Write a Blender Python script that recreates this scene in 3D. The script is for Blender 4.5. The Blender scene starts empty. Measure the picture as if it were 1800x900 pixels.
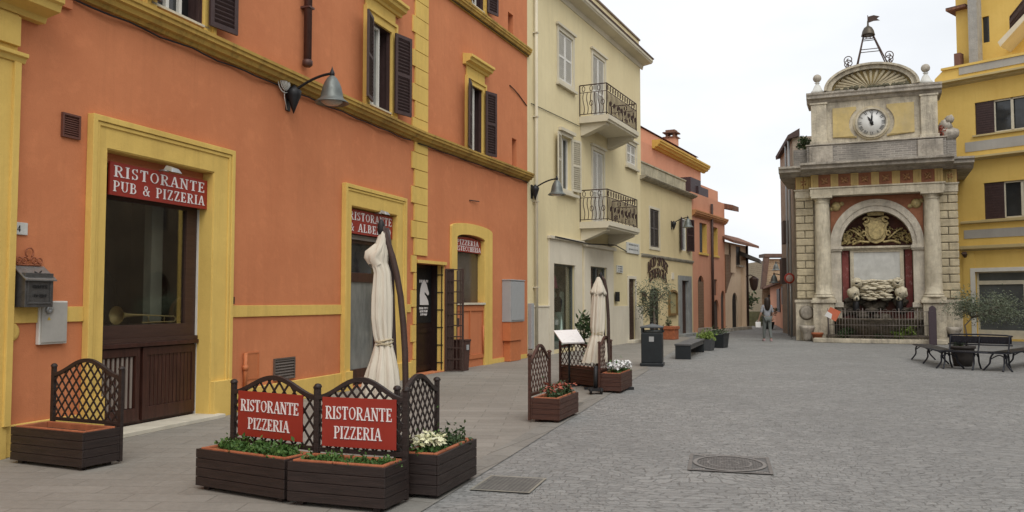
import bpy, bmesh, math, random
from mathutils import Vector, Matrix, noise
from mathutils.geometry import tessellate_polygon
R = math.radians
PI = math.pi
random.seed(11)
scene = bpy.context.scene
COL = scene.collection

# ------------------------------------------------------------------ camera
FPX, CX, CY, CAMZ = 1500.0, 900.0, 450.0, 1.6
PITCH = math.atan(80 / FPX)
cam_data = bpy.data.cameras.new('camera')
cam_data.lens = 30.0
cam_data.sensor_width = 36.0
cam_data.clip_start = 0.1
cam_data.clip_end = 2000
cam = bpy.data.objects.new('camera', cam_data)
COL.objects.link(cam)
cam.location = (0, 0, CAMZ)
cam.rotation_euler = (R(90) + PITCH, 0, 0)
scene.camera = cam

# ------------------------------------------------------------------ world, sun, exposure
SUN_EL, SUN_AZ = R(52), R(166)      # azimuth measured clockwise from +Y: behind the camera, to the right
world = bpy.data.worlds.new('World')
scene.world = world
world.use_nodes = True
wn = world.node_tree.nodes; wl = world.node_tree.links
wn.clear()
w_out = wn.new('ShaderNodeOutputWorld')
w_bg = wn.new('ShaderNodeBackground')
w_sky = wn.new('ShaderNodeTexSky')
w_sky.sky_type = 'NISHITA'
w_sky.sun_disc = False
w_sky.sun_elevation = SUN_EL
w_sky.sun_rotation = SUN_AZ
w_sky.dust_density = 4
w_tc = wn.new('ShaderNodeTexCoord')
w_map = wn.new('ShaderNodeMapping'); w_map.inputs['Scale'].default_value = (1, 1, 2.6)
w_no = wn.new('ShaderNodeTexNoise'); w_no.inputs['Scale'].default_value = 2.2; w_no.inputs['Detail'].default_value = 5
w_rm = wn.new('ShaderNodeValToRGB')
w_rm.color_ramp.elements[0].position = 0.3; w_rm.color_ramp.elements[0].color = (6.7, 6.95, 7.25, 1)
w_rm.color_ramp.elements[1].position = 0.72; w_rm.color_ramp.elements[1].color = (8.9, 9.0, 9.1, 1)
w_mx = wn.new('ShaderNodeMixRGB'); w_mx.inputs[0].default_value = 0.93
wl.new(w_tc.outputs['Generated'], w_map.inputs['Vector'])
wl.new(w_map.outputs[0], w_no.inputs['Vector'])
wl.new(w_no.outputs[0], w_rm.inputs[0])
wl.new(w_sky.outputs[0], w_mx.inputs[1])
wl.new(w_rm.outputs[0], w_mx.inputs[2])
wl.new(w_mx.outputs[0], w_bg.inputs[0])
w_bg.inputs[1].default_value = 0.105
wl.new(w_bg.outputs[0], w_out.inputs[0])

sun_data = bpy.data.lights.new('sun', 'SUN')
sun_data.energy = 1.4
sun_data.angle = R(45)
sun_data.color = (1.0, 0.965, 0.91)
sun = bpy.data.objects.new('sun', sun_data)
COL.objects.link(sun)
sdir = Vector((math.sin(SUN_AZ) * math.cos(SUN_EL), math.cos(SUN_AZ) * math.cos(SUN_EL), math.sin(SUN_EL)))
sun.rotation_euler = sdir.to_track_quat('Z', 'Y').to_euler()
sun.location = (5, -5, 30)

scene.view_settings.view_transform = 'Standard'
scene.view_settings.look = 'None'
scene.view_settings.exposure = 0.32
scene.view_settings.gamma = 1.0
scene.view_settings.use_curve_mapping = False
scene.render.engine = 'CYCLES'
scene.cycles.max_bounces = 6
scene.cycles.diffuse_bounces = 3
scene.cycles.glossy_bounces = 3
scene.cycles.transparent_max_bounces = 8
scene.cycles.caustics_reflective = False
scene.cycles.caustics_refractive = False

# ------------------------------------------------------------------ helpers: rays from the photograph onto real planes
def ray(px, py):
    a, b = (px - CX) / FPX, (CY - py) / FPX
    c, s = math.cos(PITCH), math.sin(PITCH)
    return Vector((a, c - b * s, s + b * c))

def G(px, py, z=0.0):
    d = ray(px, py)
    t = (z - CAMZ) / d.z
    return Vector((d.x * t, d.y * t, z))

def AT(px, py, Y):
    d = ray(px, py)
    t = Y / d.y
    return Vector((d.x * t, Y, CAMZ + d.z * t))

class Fr:
    """Upright plane through ground point p0 towards p1; local x along it, local -y towards the viewer."""
    def __init__(s, p0, p1, back=0.0):
        d = (p1 - p0); d.z = 0; d.normalize()
        s.d = d; s.n = Vector((-d.y, d.x, 0))
        s.p = Vector((p0.x, p0.y, 0)) + s.n * back
        s.rot = math.atan2(d.y, d.x)
    def at(s, px, py, y=0.0):
        r = ray(px, py); c = Vector((0, 0, CAMZ))
        t = ((s.p + s.n * y - c).dot(s.n)) / r.dot(s.n)
        q = c + r * t
        return ((q - s.p).dot(s.d), q.z)
    def U(s, px, py=530, y=0.0): return s.at(px, py, y)[0]
    def Z(s, px, py, y=0.0): return s.at(px, py, y)[1]
    def r(s, x0, y0, x1, y1, y=0.0):
        """pixel rectangle: top-left corner, bottom-right corner -> u0,u1,z0,z1 ; z from the left side"""
        u0, zt = s.at(x0, y0, y); u1, _ = s.at(x1, y0, y); _, zb = s.at(x0, y1, y)
        return u0, u1, zb, zt
    def w(s, u, y, z): return s.p + s.d * u + s.n * y + Vector((0, 0, z))

# ------------------------------------------------------------------ materials
MATS = {}
def nodes(name):
    m = bpy.data.materials.new(name); m.use_nodes = True
    nt = m.node_tree; nt.nodes.clear()
    o = nt.nodes.new('ShaderNodeOutputMaterial'); b = nt.nodes.new('ShaderNodeBsdfPrincipled')
    nt.links.new(b.outputs[0], o.inputs[0])
    return m, nt, b

def sock(nt, v, inp):
    if isinstance(v, (int, float)): inp.default_value = v
    elif isinstance(v, tuple): inp.default_value = (v[0], v[1], v[2], 1)
    else: nt.links.new(v, inp)

def coords(nt, scale=(1, 1, 1), kind='Object'):
    t = nt.nodes.new('ShaderNodeTexCoord'); m = nt.nodes.new('ShaderNodeMapping')
    m.inputs['Scale'].default_value = scale
    nt.links.new(t.outputs[kind], m.inputs['Vector'])
    return m.outputs[0]

def nz(nt, vec, scale, detail=4, rough=0.55, lo=0.35, hi=0.65, dist=0.0):
    n = nt.nodes.new('ShaderNodeTexNoise'); n.inputs['Scale'].default_value = scale
    n.inputs['Detail'].default_value = detail; n.inputs['Roughness'].default_value = rough
    n.inputs['Distortion'].default_value = dist
    nt.links.new(vec, n.inputs['Vector'])
    r = nt.nodes.new('ShaderNodeMapRange'); r.inputs[1].default_value = lo; r.inputs[2].default_value = hi
    nt.links.new(n.outputs[0], r.inputs[0])
    return r.outputs[0]

def mix(nt, f, a, b, mode='MIX'):
    n = nt.nodes.new('ShaderNodeMixRGB'); n.blend_type = mode
    sock(nt, f, n.inputs[0]); sock(nt, a, n.inputs[1]); sock(nt, b, n.inputs[2])
    return n.outputs[0]

def math_(nt, op, a, b=0.0):
    n = nt.nodes.new('ShaderNodeMath'); n.operation = op
    sock(nt, a, n.inputs[0]); sock(nt, b, n.inputs[1])
    return n.outputs[0]

def bump(nt, b, h, strength=0.3, dist=0.01):
    n = nt.nodes.new('ShaderNodeBump'); n.inputs['Strength'].default_value = strength
    n.inputs['Distance'].default_value = dist
    nt.links.new(h, n.inputs['Height']); nt.links.new(n.outputs[0], b.inputs['Normal'])

def sc(c, k): return tuple(min(1, x * k) for x in c)

def plaster(name, c, c2=None, stain=0.35, streak=0.25, rough=0.9, bs=0.25, stainc=None):
    m, nt, b = nodes(name)
    v = coords(nt); vs = coords(nt, (2.2, 2.2, 0.22))
    c2 = c2 or sc(c, 0.82)
    col = mix(nt, nz(nt, v, 0.55, 5, 0.6), c, c2)
    col = mix(nt, math_(nt, 'MULTIPLY', nz(nt, v, 3.1, 6, 0.7, 0.52, 0.75), stain), col, sc(c, 1.14))
    col = mix(nt, math_(nt, 'MULTIPLY', nz(nt, vs, 1.6, 6, 0.7, 0.5, 0.8), streak), col, stainc or sc(c, 0.55))
    # hairline patches where the paint was touched up, and soft water marks
    col = mix(nt, math_(nt, 'MULTIPLY', nz(nt, v, 1.3, 3, 0.5, 0.60, 0.62, 1.5), stain * 0.28), col, sc(c, 0.86))
    col = mix(nt, math_(nt, 'MULTIPLY', nz(nt, coords(nt, (7, 7, 0.35)), 1.0, 5, 0.7, 0.56, 0.74), streak * 0.8), col, stainc or sc(c, 0.6))
    col = mix(nt, math_(nt, 'MULTIPLY', nz(nt, v, 16, 5, 0.8, 0.64, 0.72), stain * 0.5), col, sc(c, 0.6))
    f = nz(nt, v, 45, 3, 0.6)
    col = mix(nt, math_(nt, 'MULTIPLY', f, 0.10), col, sc(c, 0.7))
    sock(nt, col, b.inputs['Base Color']); b.inputs['Roughness'].default_value = rough
    b.inputs['Specular IOR Level'].default_value = 0.2
    h = math_(nt, 'ADD', math_(nt, 'MULTIPLY', nz(nt, v, 60, 4), 0.4), nz(nt, v, 6, 3))
    bump(nt, b, h, bs, 0.008)
    MATS[name] = m; return m

def simple(name, c, rough=0.6, metal=0.0, var=0.2, scale=8.0, spec=0.4, bs=0.1, dark=0.7, aniso=(1, 1, 1)):
    m, nt, b = nodes(name)
    v = coords(nt, aniso)
    col = mix(nt, math_(nt, 'MULTIPLY', nz(nt, v, scale, 5, 0.65), min(1.0, var * 2)), c, sc(c, dark))
    sock(nt, col, b.inputs['Base Color'])
    sock(nt, math_(nt, 'ADD', math_(nt, 'MULTIPLY', nz(nt, v, scale * 2.3, 4), 0.15), rough - 0.07), b.inputs['Roughness'])
    b.inputs['Metallic'].default_value = metal; b.inputs['Specular IOR Level'].default_value = spec
    if bs: bump(nt, b, nz(nt, v, scale * 5, 3), bs, 0.004)
    MATS[name] = m; return m

def stone(name, c, dark, amount=0.6, streak=0.5, scale=1.6, bs=0.5, light=None):
    m, nt, b = nodes(name)
    v = coords(nt); vs = coords(nt, (3, 3, 0.5))
    col = mix(nt, nz(nt, v, 2.3, 5, 0.65), c, sc(c, 0.78))
    col = mix(nt, math_(nt, 'MULTIPLY', nz(nt, v, scale, 8, 0.75, 0.42, 0.7), amount), col, dark)
    col = mix(nt, math_(nt, 'MULTIPLY', nz(nt, vs, 2.0, 6, 0.7, 0.48, 0.75), streak), col, sc(dark, 0.8))
    if light: col = mix(nt, math_(nt, 'MULTIPLY', nz(nt, v, 7, 6, 0.8, 0.55, 0.7), 0.6), col, light)
    sock(nt, col, b.inputs['Base Color']); b.inputs['Roughness'].default_value = 0.88
    b.inputs['Specular IOR Level'].default_value = 0.2
    h = math_(nt, 'ADD', nz(nt, v, 9, 6, 0.7), math_(nt, 'MULTIPLY', nz(nt, v, 40, 4), 0.4))
    bump(nt, b, h, bs, 0.02)
    MATS[name] = m; return m

def brickmat(name, c1, c2, mortar, bw, bh, mw, stain=None, rot=None, bs=0.5, off=0.5, dist=0.0, rough=0.85, var=0.5, plane='xz'):
    m, nt, b = nodes(name)
    t = nt.nodes.new('ShaderNodeTexCoord')
    sx = nt.nodes.new('ShaderNodeSeparateXYZ'); nt.links.new(t.outputs['Object'], sx.inputs[0])
    cm = nt.nodes.new('ShaderNodeCombineXYZ')
    x_in = math_(nt, 'ADD', sx.outputs[0], sx.outputs[1]) if plane == 'xz' else sx.outputs[0]
    nt.links.new(x_in if plane == 'xz' else sx.outputs[0], cm.inputs[0])
    nt.links.new(sx.outputs[2] if plane == 'xz' else sx.outputs[1], cm.inputs[1])
    vec = cm.outputs[0]
    mp = nt.nodes.new('ShaderNodeMapping')
    if rot: mp.inputs['Rotation'].default_value = (0, 0, rot)
    nt.links.new(vec, mp.inputs['Vector']); vec = mp.outputs[0]
    if dist:
        n1 = nt.nodes.new('ShaderNodeTexNoise'); n1.inputs['Scale'].default_value = 1.3; n1.inputs['Detail'].default_value = 3
        nt.links.new(vec, n1.inputs['Vector'])
        vm = nt.nodes.new('ShaderNodeVectorMath'); vm.operation = 'MULTIPLY_ADD'
        nt.links.new(n1.outputs['Color'], vm.inputs[0]); vm.inputs[1].default_value = (dist, dist, 0)
        nt.links.new(vec, vm.inputs[2])
        vec = vm.outputs[0]
        n2 = nt.nodes.new('ShaderNodeTexNoise'); n2.inputs['Scale'].default_value = 9; n2.inputs['Detail'].default_value = 2
        nt.links.new(vec, n2.inputs['Vector'])
        vm = nt.nodes.new('ShaderNodeVectorMath'); vm.operation = 'MULTIPLY_ADD'
        nt.links.new(n2.outputs['Color'], vm.inputs[0]); vm.inputs[1].default_value = (bh * 0.5, bh * 0.5, 0)
        nt.links.new(vec, vm.inputs[2]); vec = vm.outputs[0]
    br = nt.nodes.new('ShaderNodeTexBrick')
    br.offset = off
    br.inputs['Scale'].default_value = 1; br.inputs['Brick Width'].default_value = bw
    br.inputs['Row Height'].default_value = bh; br.inputs['Mortar Size'].default_value = mw
    br.inputs['Mortar Smooth'].default_value = 0.3
    br.inputs['Color1'].default_value = (*c1, 1); br.inputs['Color2'].default_value = (*c2, 1)
    br.inputs['Mortar'].default_value = (*mortar, 1)
    nt.links.new(vec, br.inputs['Vector'])
    v = coords(nt)
    col = br.outputs['Color']
    col = mix(nt, math_(nt, 'MULTIPLY', nz(nt, v, 0.45, 6, 0.65, 0.4, 0.68), var), col, sc(c1, 0.72) if not stain else stain)
    col = mix(nt, math_(nt, 'MULTIPLY', nz(nt, v, 14, 4, 0.7), 0.25), col, sc(c2, 1.25))
    sock(nt, col, b.inputs['Base Color'])
    sock(nt, math_(nt, 'ADD', math_(nt, 'MULTIPLY', nz(nt, v, 3, 4), 0.15), rough - 0.1), b.inputs['Roughness'])
    b.inputs['Specular IOR Level'].default_value = 0.25
    inv = math_(nt, 'SUBTRACT', 1.0, br.outputs['Fac'])
    h = math_(nt, 'ADD', inv, math_(nt, 'MULTIPLY', nz(nt, v, 30, 4), 0.5))
    bump(nt, b, h, bs, 0.012)
    MATS[name] = m; return m

def cobbles(name):
    m, nt, b = nodes(name)
    v = coords(nt)
    # wobbling rows of small basalt setts: brick rows bent by two noises
    def warp(vec, sc_, amp, det=2):
        n1 = nt.nodes.new('ShaderNodeTexNoise'); n1.inputs['Scale'].default_value = sc_; n1.inputs['Detail'].default_value = det
        nt.links.new(vec, n1.inputs['Vector'])
        s_ = nt.nodes.new('ShaderNodeVectorMath'); s_.operation = 'SUBTRACT'; nt.links.new(n1.outputs['Color'], s_.inputs[0]); s_.inputs[1].default_value = (.5, .5, .5)
        vm = nt.nodes.new('ShaderNodeVectorMath'); vm.operation = 'MULTIPLY_ADD'
        nt.links.new(s_.outputs[0], vm.inputs[0]); vm.inputs[1].default_value = (amp, amp, 0); nt.links.new(vec, vm.inputs[2])
        return vm.outputs[0]
    w1 = warp(v, 0.4, 1.6); w2 = warp(w1, 2.0, 0.32); w3 = warp(w2, 9.0, 0.10)
    mp = nt.nodes.new('ShaderNodeMapping'); mp.inputs['Rotation'].default_value = (0, 0, R(9)); nt.links.new(w3, mp.inputs['Vector'])
    br = nt.nodes.new('ShaderNodeTexBrick'); br.offset = 0.5
    for k, val in (('Scale', 1), ('Brick Width', .12), ('Row Height', .098), ('Mortar Size', .008), ('Mortar Smooth', .6), ('Bias', 0.0)): br.inputs[k].default_value = val
    br.inputs['Color1'].default_value = (.232, .230, .220, 1); br.inputs['Color2'].default_value = (.305, .302, .288, 1); br.inputs['Mortar'].default_value = (.190, .188, .179, 1)
    nt.links.new(mp.outputs[0], br.inputs['Vector'])
    col = br.outputs['Color']
    col = mix(nt, math_(nt, 'MULTIPLY', nz(nt, v, 0.30, 6, 0.65, 0.42, 0.62), 0.5), col, (.196, .195, .187))
    col = mix(nt, math_(nt, 'MULTIPLY', nz(nt, v, 1.1, 7, 0.75, 0.52, 0.72), 0.45), col, (.295, .288, .268))
    vs = coords(nt, (6.5, 17, 1))
    col = mix(nt, math_(nt, 'MULTIPLY', nz(nt, vs, 1.0, 4, 0.7, 0.55, 0.66), 0.72), col, (.075, .074, .070))
    vs2 = coords(nt, (7.5, 16, 1))
    col = mix(nt, math_(nt, 'MULTIPLY', nz(nt, vs2, 1.1, 4, 0.7, 0.60, 0.70), 0.6), col, (.36, .355, .34))
    sock(nt, col, b.inputs['Base Color'])
    sock(nt, math_(nt, 'ADD', math_(nt, 'MULTIPLY', nz(nt, v, 3, 4), 0.2), 0.66), b.inputs['Roughness'])
    b.inputs['Specular IOR Level'].default_value = 0.25
    h = math_(nt, 'ADD', math_(nt, 'SUBTRACT', 1.0, br.outputs['Fac']), math_(nt, 'MULTIPLY', nz(nt, v, 24, 4), 0.8))
    h = math_(nt, 'ADD', h, math_(nt, 'MULTIPLY', nz(nt, vs, 1.0, 4, 0.7), 0.9))
    bump(nt, b, h, 0.7, 0.014)
    MATS[name] = m; return m

def glass(name, tint, gloss=0.12, rough=0.02):
    m = bpy.data.materials.new(name); m.use_nodes = True
    nt = m.node_tree; nt.nodes.clear()
    o = nt.nodes.new('ShaderNodeOutputMaterial')
    tr = nt.nodes.new('ShaderNodeBsdfTransparent'); tr.inputs[0].default_value = (*tint, 1)
    gl = nt.nodes.new('ShaderNodeBsdfGlossy'); gl.inputs['Roughness'].default_value = rough
    fr = nt.nodes.new('ShaderNodeFresnel'); fr.inputs[0].default_value = 1.5
    f = math_(nt, 'ADD', math_(nt, 'MULTIPLY', fr.outputs[0], 0.6), gloss * 0.4)
    mx = nt.nodes.new('ShaderNodeMixShader')
    nt.links.new(f, mx.inputs[0]); nt.links.new(tr.outputs[0], mx.inputs[1]); nt.links.new(gl.outputs[0], mx.inputs[2])
    nt.links.new(mx.outputs[0], o.inputs[0])
    MATS[name] = m; return m

ORANGE = plaster('orange_plaster', (0.635, 0.238, 0.108), (0.555, 0.196, 0.088), 0.6, 0.22, stainc=(0.36, 0.135, 0.06))
ORANGE_B = plaster('orange_plaster_b', (0.625, 0.234, 0.107), (0.545, 0.194, 0.088), 0.6, 0.25, stainc=(0.36, 0.135, 0.06))
ORANGE_PAINT = simple('orange_paint', (0.55, 0.18, 0.068), 0.6, var=0.15)
YELLOW = plaster('yellow_trim', (0.76, 0.53, 0.15), (0.67, 0.455, 0.125), 0.45, 0.26, stainc=(0.25, 0.15, 0.05))
CORNICE = plaster('ochre_cornice', (0.56, 0.365, 0.09), (0.36, 0.22, 0.06), 0.3, 0.75, stainc=(0.09, 0.06, 0.03))
CREAM = plaster('cream_plaster', (0.77, 0.665, 0.41), (0.71, 0.605, 0.365), 0.3, 0.22, stainc=(0.35, 0.29, 0.17))
CREAM2 = plaster('pale_yellow_plaster', (0.72, 0.60, 0.35), (0.65, 0.54, 0.31), 0.3, 0.25, stainc=(0.36, 0.30, 0.19))
PALE = plaster('pale_stone_trim', (0.72, 0.66, 0.53), (0.62, 0.56, 0.44), 0.3, 0.25)
CREAMTRIM = plaster('cream_trim', (0.68, 0.62, 0.48), None, 0.2, 0.2)
TERRA = plaster('terracotta_plaster', (0.66, 0.33, 0.21), (0.60, 0.28, 0.175), 0.3, 0.25)
BEIGE = plaster('beige_plaster', (0.74, 0.58, 0.42), (0.66, 0.50, 0.35), 0.4, 0.35)
GOLD = plaster('golden_plaster', (0.73, 0.51, 0.15), (0.67, 0.45, 0.12), 0.25, 0.18, stainc=(0.4, 0.22, 0.04))
GOLDTRIM = plaster('golden_trim', (0.55, 0.44, 0.22), None, 0.25, 0.3)
GREYPANEL = plaster('grey_panel_plaster', (0.42, 0.40, 0.36), None, 0.25, 0.3)
OLDWALL = brickmat('old_rubble_wall', (0.36, 0.28, 0.18), (0.26, 0.20, 0.13), (0.40, 0.33, 0.23), 0.34, 0.16, 0.03, dist=0.15)
DARKBRICK = brickmat('dark_brick', (0.22, 0.12, 0.07), (0.16, 0.09, 0.05), (0.25, 0.19, 0.13), 0.25, 0.08, 0.012)
GREYBRICK = brickmat('weathered_grey_brick', (0.34, 0.31, 0.27), (0.22, 0.20, 0.18), (0.42, 0.39, 0.34), 0.30, 0.085, 0.014, stain=(0.10, 0.095, 0.085), dist=0.08, var=.9)
STONE = stone('travertine', (0.66, 0.59, 0.45), (0.22, 0.195, 0.165), 0.75, 0.8)
STONE_L = stone('travertine_light', (0.71, 0.64, 0.49), (0.32, 0.275, 0.20), 0.6, 0.7)
STONE_D = stone('dark_weathered_stone', (0.50, 0.45, 0.375), (0.14, 0.125, 0.105), 0.75, 0.65, light=(0.5, 0.46, 0.4))
STONE_Y = stone('yellow_stone', (0.62, 0.535, 0.36), (0.24, 0.20, 0.145), 0.6, 0.5)
OCHRE = stone('ochre_panel', (0.60, 0.46, 0.20), (0.44, 0.37, 0.24), 0.5, 0.4, bs=0.2)
FRIEZE_Y = stone('frieze_yellow', (0.58, 0.42, 0.17), (0.32, 0.24, 0.12), 0.4, 0.4, bs=0.2)
FRIEZE_R = stone('frieze_red', (0.36, 0.155, 0.085), (0.14, 0.06, 0.04), 0.5, 0.3, bs=0.3)
REDMARBLE = stone('red_marble', (0.30, 0.09, 0.08), (0.12, 0.045, 0.04), 0.5, 0.3, scale=4, bs=0.1, light=(0.62, 0.46, 0.44))
ARCHSTONE = stone('arch_stone', (0.66, 0.60, 0.49), (0.27, 0.24, 0.20), 0.55, 0.5)
NICHE = stone('niche_dark_red', (0.13, 0.055, 0.04), (0.04, 0.03, 0.028), 0.6, 0.4, bs=0.4)
ROCK = stone('wet_rock', (0.20, 0.17, 0.13), (0.045, 0.04, 0.03), 0.8, 0.4, scale=4, bs=0.9)
CREAMROCK = stone('lime_crusted_stone', (0.76, 0.69, 0.52), (0.40, 0.32, 0.20), 0.45, 0.15, scale=5, bs=0.9)
GILD = simple('gilded_stucco', (0.56, 0.44, 0.20), 0.5, 0.2, var=0.4, scale=9, dark=0.35)
MARBLE = stone('white_marble', (0.66, 0.66, 0.62), (0.42, 0.42, 0.38), 0.35, 0.3, bs=0.1)
DOORSTONE = stone('doorstep_marble', (0.66, 0.61, 0.50), (0.42, 0.38, 0.30), 0.3, 0.1, bs=0.15)
GREYSTONE = stone('grey_door_stone', (0.30, 0.31, 0.30), (0.16, 0.16, 0.16), 0.4, 0.3, bs=0.15)
TILE = brickmat('roof_tiles', (0.26, 0.12, 0.07), (0.18, 0.09, 0.06), (0.08, 0.05, 0.04), 0.18, 0.35, 0.02)
BROWNWOOD = simple('dark_brown_wood', (0.060, 0.028, 0.019), 0.55, var=0.4, scale=3, bs=0.3, aniso=(1, 1, 9))
PLANTERWOOD = simple('planter_wood', (0.034, 0.022, 0.019), 0.5, var=0.45, scale=3, bs=0.4, aniso=(1, 1, 12), dark=0.5)
PLANTERRED = simple('planter_wood_reddish', (0.085, 0.034, 0.022), 0.5, var=0.45, scale=3, bs=0.4, aniso=(1, 1, 12), dark=0.5)
REDWOOD = simple('mahogany_panel', (0.065, 0.024, 0.017), 0.4, var=0.45, scale=4, bs=0.2, aniso=(6, 6, 0.6), dark=0.45)
SHUTTER = simple('dark_shutter', (0.062, 0.034, 0.032), 0.55, var=0.4, scale=6, bs=0.1)
SHUTTER_G = simple('greybrown_shutter', (0.10, 0.085, 0.075), 0.6, var=0.4, scale=6, bs=0.1)
WHITEP = simple('white_paint', (0.70, 0.68, 0.62), 0.5, var=0.25, scale=5, bs=0.05, dark=0.8)
CREAMSH = simple('cream_shutter_paint', (0.62, 0.57, 0.44), 0.55, var=0.25, scale=5, bs=0.05)
IRON = simple('black_iron', (0.022, 0.022, 0.024), 0.5, 0.3, var=0.3, scale=12, bs=0.15)
RUSTIRON = simple('brown_iron', (0.075, 0.045, 0.036), 0.6, 0.3, var=0.4, scale=12, bs=0.15)
GREYIRON = simple('grey_green_metal', (0.16, 0.175, 0.165), 0.45, 0.5, var=0.35, scale=6, bs=0.05)
STEEL = simple('galvanised_steel', (0.42, 0.43, 0.43), 0.4, 0.7, var=0.3, scale=6, bs=0.05)
PEWTER = simple('hammered_pewter', (0.13, 0.125, 0.12), 0.42, 0.6, var=0.4, scale=12, bs=0.3)
GREYBOX = simple('grey_cabinet_plastic', (0.36, 0.37, 0.37), 0.6, var=0.2, scale=4, bs=0.05, dark=0.85)
METERBOX = simple('meter_box_paint', (0.42, 0.40, 0.36), 0.55, var=0.3, scale=5, bs=0.05, dark=0.75)
BINBLACK = simple('bin_black_metal', (0.022, 0.027, 0.030), 0.45, 0.2, var=0.3, scale=5, bs=0.05)
BENCHIRON = simple('bench_blue_black', (0.020, 0.022, 0.030), 0.42, 0.2, var=0.3, scale=8, bs=0.1)
BROWNPL = simple('brown_plastic', (0.075, 0.035, 0.028), 0.5, var=0.3, scale=5)
TERRAPOT = simple('terracotta_pot', (0.42, 0.135, 0.06), 0.75, var=0.45, scale=7, bs=0.1, dark=0.6)
SOIL = simple('dark_soil', (0.05, 0.032, 0.02), 0.95, var=0.6, scale=30, bs=0.8)
SIGNRED = simple('sign_red', (0.30, 0.030, 0.018), 0.45, var=0.2, scale=3, bs=0.0, dark=0.8)
LETTER = simple('letter_white', (0.78, 0.74, 0.72), 0.5, var=0.1, scale=5, bs=0.0, dark=0.9)
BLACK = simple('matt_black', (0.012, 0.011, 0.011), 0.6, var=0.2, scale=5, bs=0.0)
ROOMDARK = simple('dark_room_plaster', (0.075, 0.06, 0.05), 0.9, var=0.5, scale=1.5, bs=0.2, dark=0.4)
CANVAS = simple('cream_canvas', (0.66, 0.60, 0.49), 0.85, var=0.25, scale=5, bs=0.15, dark=0.82, aniso=(3, 3, 0.5))
BRASS = simple('polished_brass', (0.85, 0.62, 0.26), 0.35, 0.25, var=0.2, scale=5, bs=0.0)
WOODFLOOR = simple('worn_window_sill', (0.13, 0.065, 0.04), 0.4, var=0.4, scale=4, aniso=(1, 6, 1))
PAPER = simple('white_paper', (0.72, 0.71, 0.68), 0.5, var=0.1, scale=4, bs=0.0, dark=0.92)
MENU = simple('menu_white_board', (0.82, 0.81, 0.80), 0.3, var=0.08, scale=3, bs=0.0, dark=0.93)
REDPAINT = simple('red_paint', (0.45, 0.05, 0.03), 0.5, var=0.2, scale=5, bs=0.0)
SKIN = simple('skin', (0.42, 0.25, 0.18), 0.6, var=0.1, scale=5, bs=0.0)
HAIR = simple('dark_hair', (0.022, 0.014, 0.010), 0.5, var=0.4, scale=30, bs=0.4)
GREYCLOTH = simple('grey_cloth', (0.17, 0.175, 0.185), 0.85, var=0.3, scale=10, bs=0.3)
GREYCLOTH2 = simple('grey_green_cloth', (0.15, 0.165, 0.155), 0.85, var=0.3, scale=10, bs=0.3)
GLASS = glass('window_glass', (0.8, 0.84, 0.82), 0.2)
SHOPGLASS = glass('shop_glass', (0.94, 0.96, 0.94), 0.05)
DARKGLASS = simple('dark_window_pane', (0.030, 0.033, 0.035), 0.10, var=0.5, scale=1.5, bs=0.0, spec=0.6)
PALEGLASS = simple('curtain_reflection_pane', (0.24, 0.245, 0.225), 0.12, var=0.5, scale=1.2, bs=0.0, spec=0.6, dark=0.5, aniso=(2, 1, 0.7))  # pale tone for curtains, and for reflections painted into the door glass
CURTAIN = simple('white_curtain', (0.62, 0.60, 0.55), 0.9, var=0.35, scale=5, bs=0.2, dark=0.7, aniso=(5, 1, 0.3))

def leafmat(name, c, c2):
    m, nt, b = nodes(name)
    v = coords(nt)
    gi = nt.nodes.new('ShaderNodeNewGeometry')
    col = mix(nt, gi.outputs['Random Per Island'], c, c2)
    col = mix(nt, math_(nt, 'MULTIPLY', nz(nt, v, 6, 3), 0.4), col, sc(c, 0.6))
    sock(nt, col, b.inputs['Base Color']); b.inputs['Roughness'].default_value = 0.55
    b.inputs['Specular IOR Level'].default_value = 0.35
    MATS[name] = m; return m
LEAF = leafmat('leaf_green', (0.045, 0.105, 0.022), (0.10, 0.19, 0.045))
LEAFD = leafmat('leaf_dark', (0.028, 0.055, 0.018), (0.07, 0.11, 0.04))
OLIVE = leafmat('leaf_olive', (0.10, 0.125, 0.075), (0.21, 0.24, 0.16))
LIME = leafmat('leaf_lime', (0.14, 0.22, 0.04), (0.26, 0.34, 0.08))
PETAL_Y = leafmat('petal_cream', (0.72, 0.70, 0.42), (0.78, 0.76, 0.58))
PETAL_W = leafmat('petal_white', (0.76, 0.76, 0.74), (0.82, 0.82, 0.80))
PETAL_R = leafmat('petal_rust', (0.30, 0.06, 0.04), (0.45, 0.14, 0.08))
BARK = simple('bark', (0.16, 0.13, 0.10), 0.9, var=0.6, scale=12, bs=0.8, aniso=(1, 1, 0.25))

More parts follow.
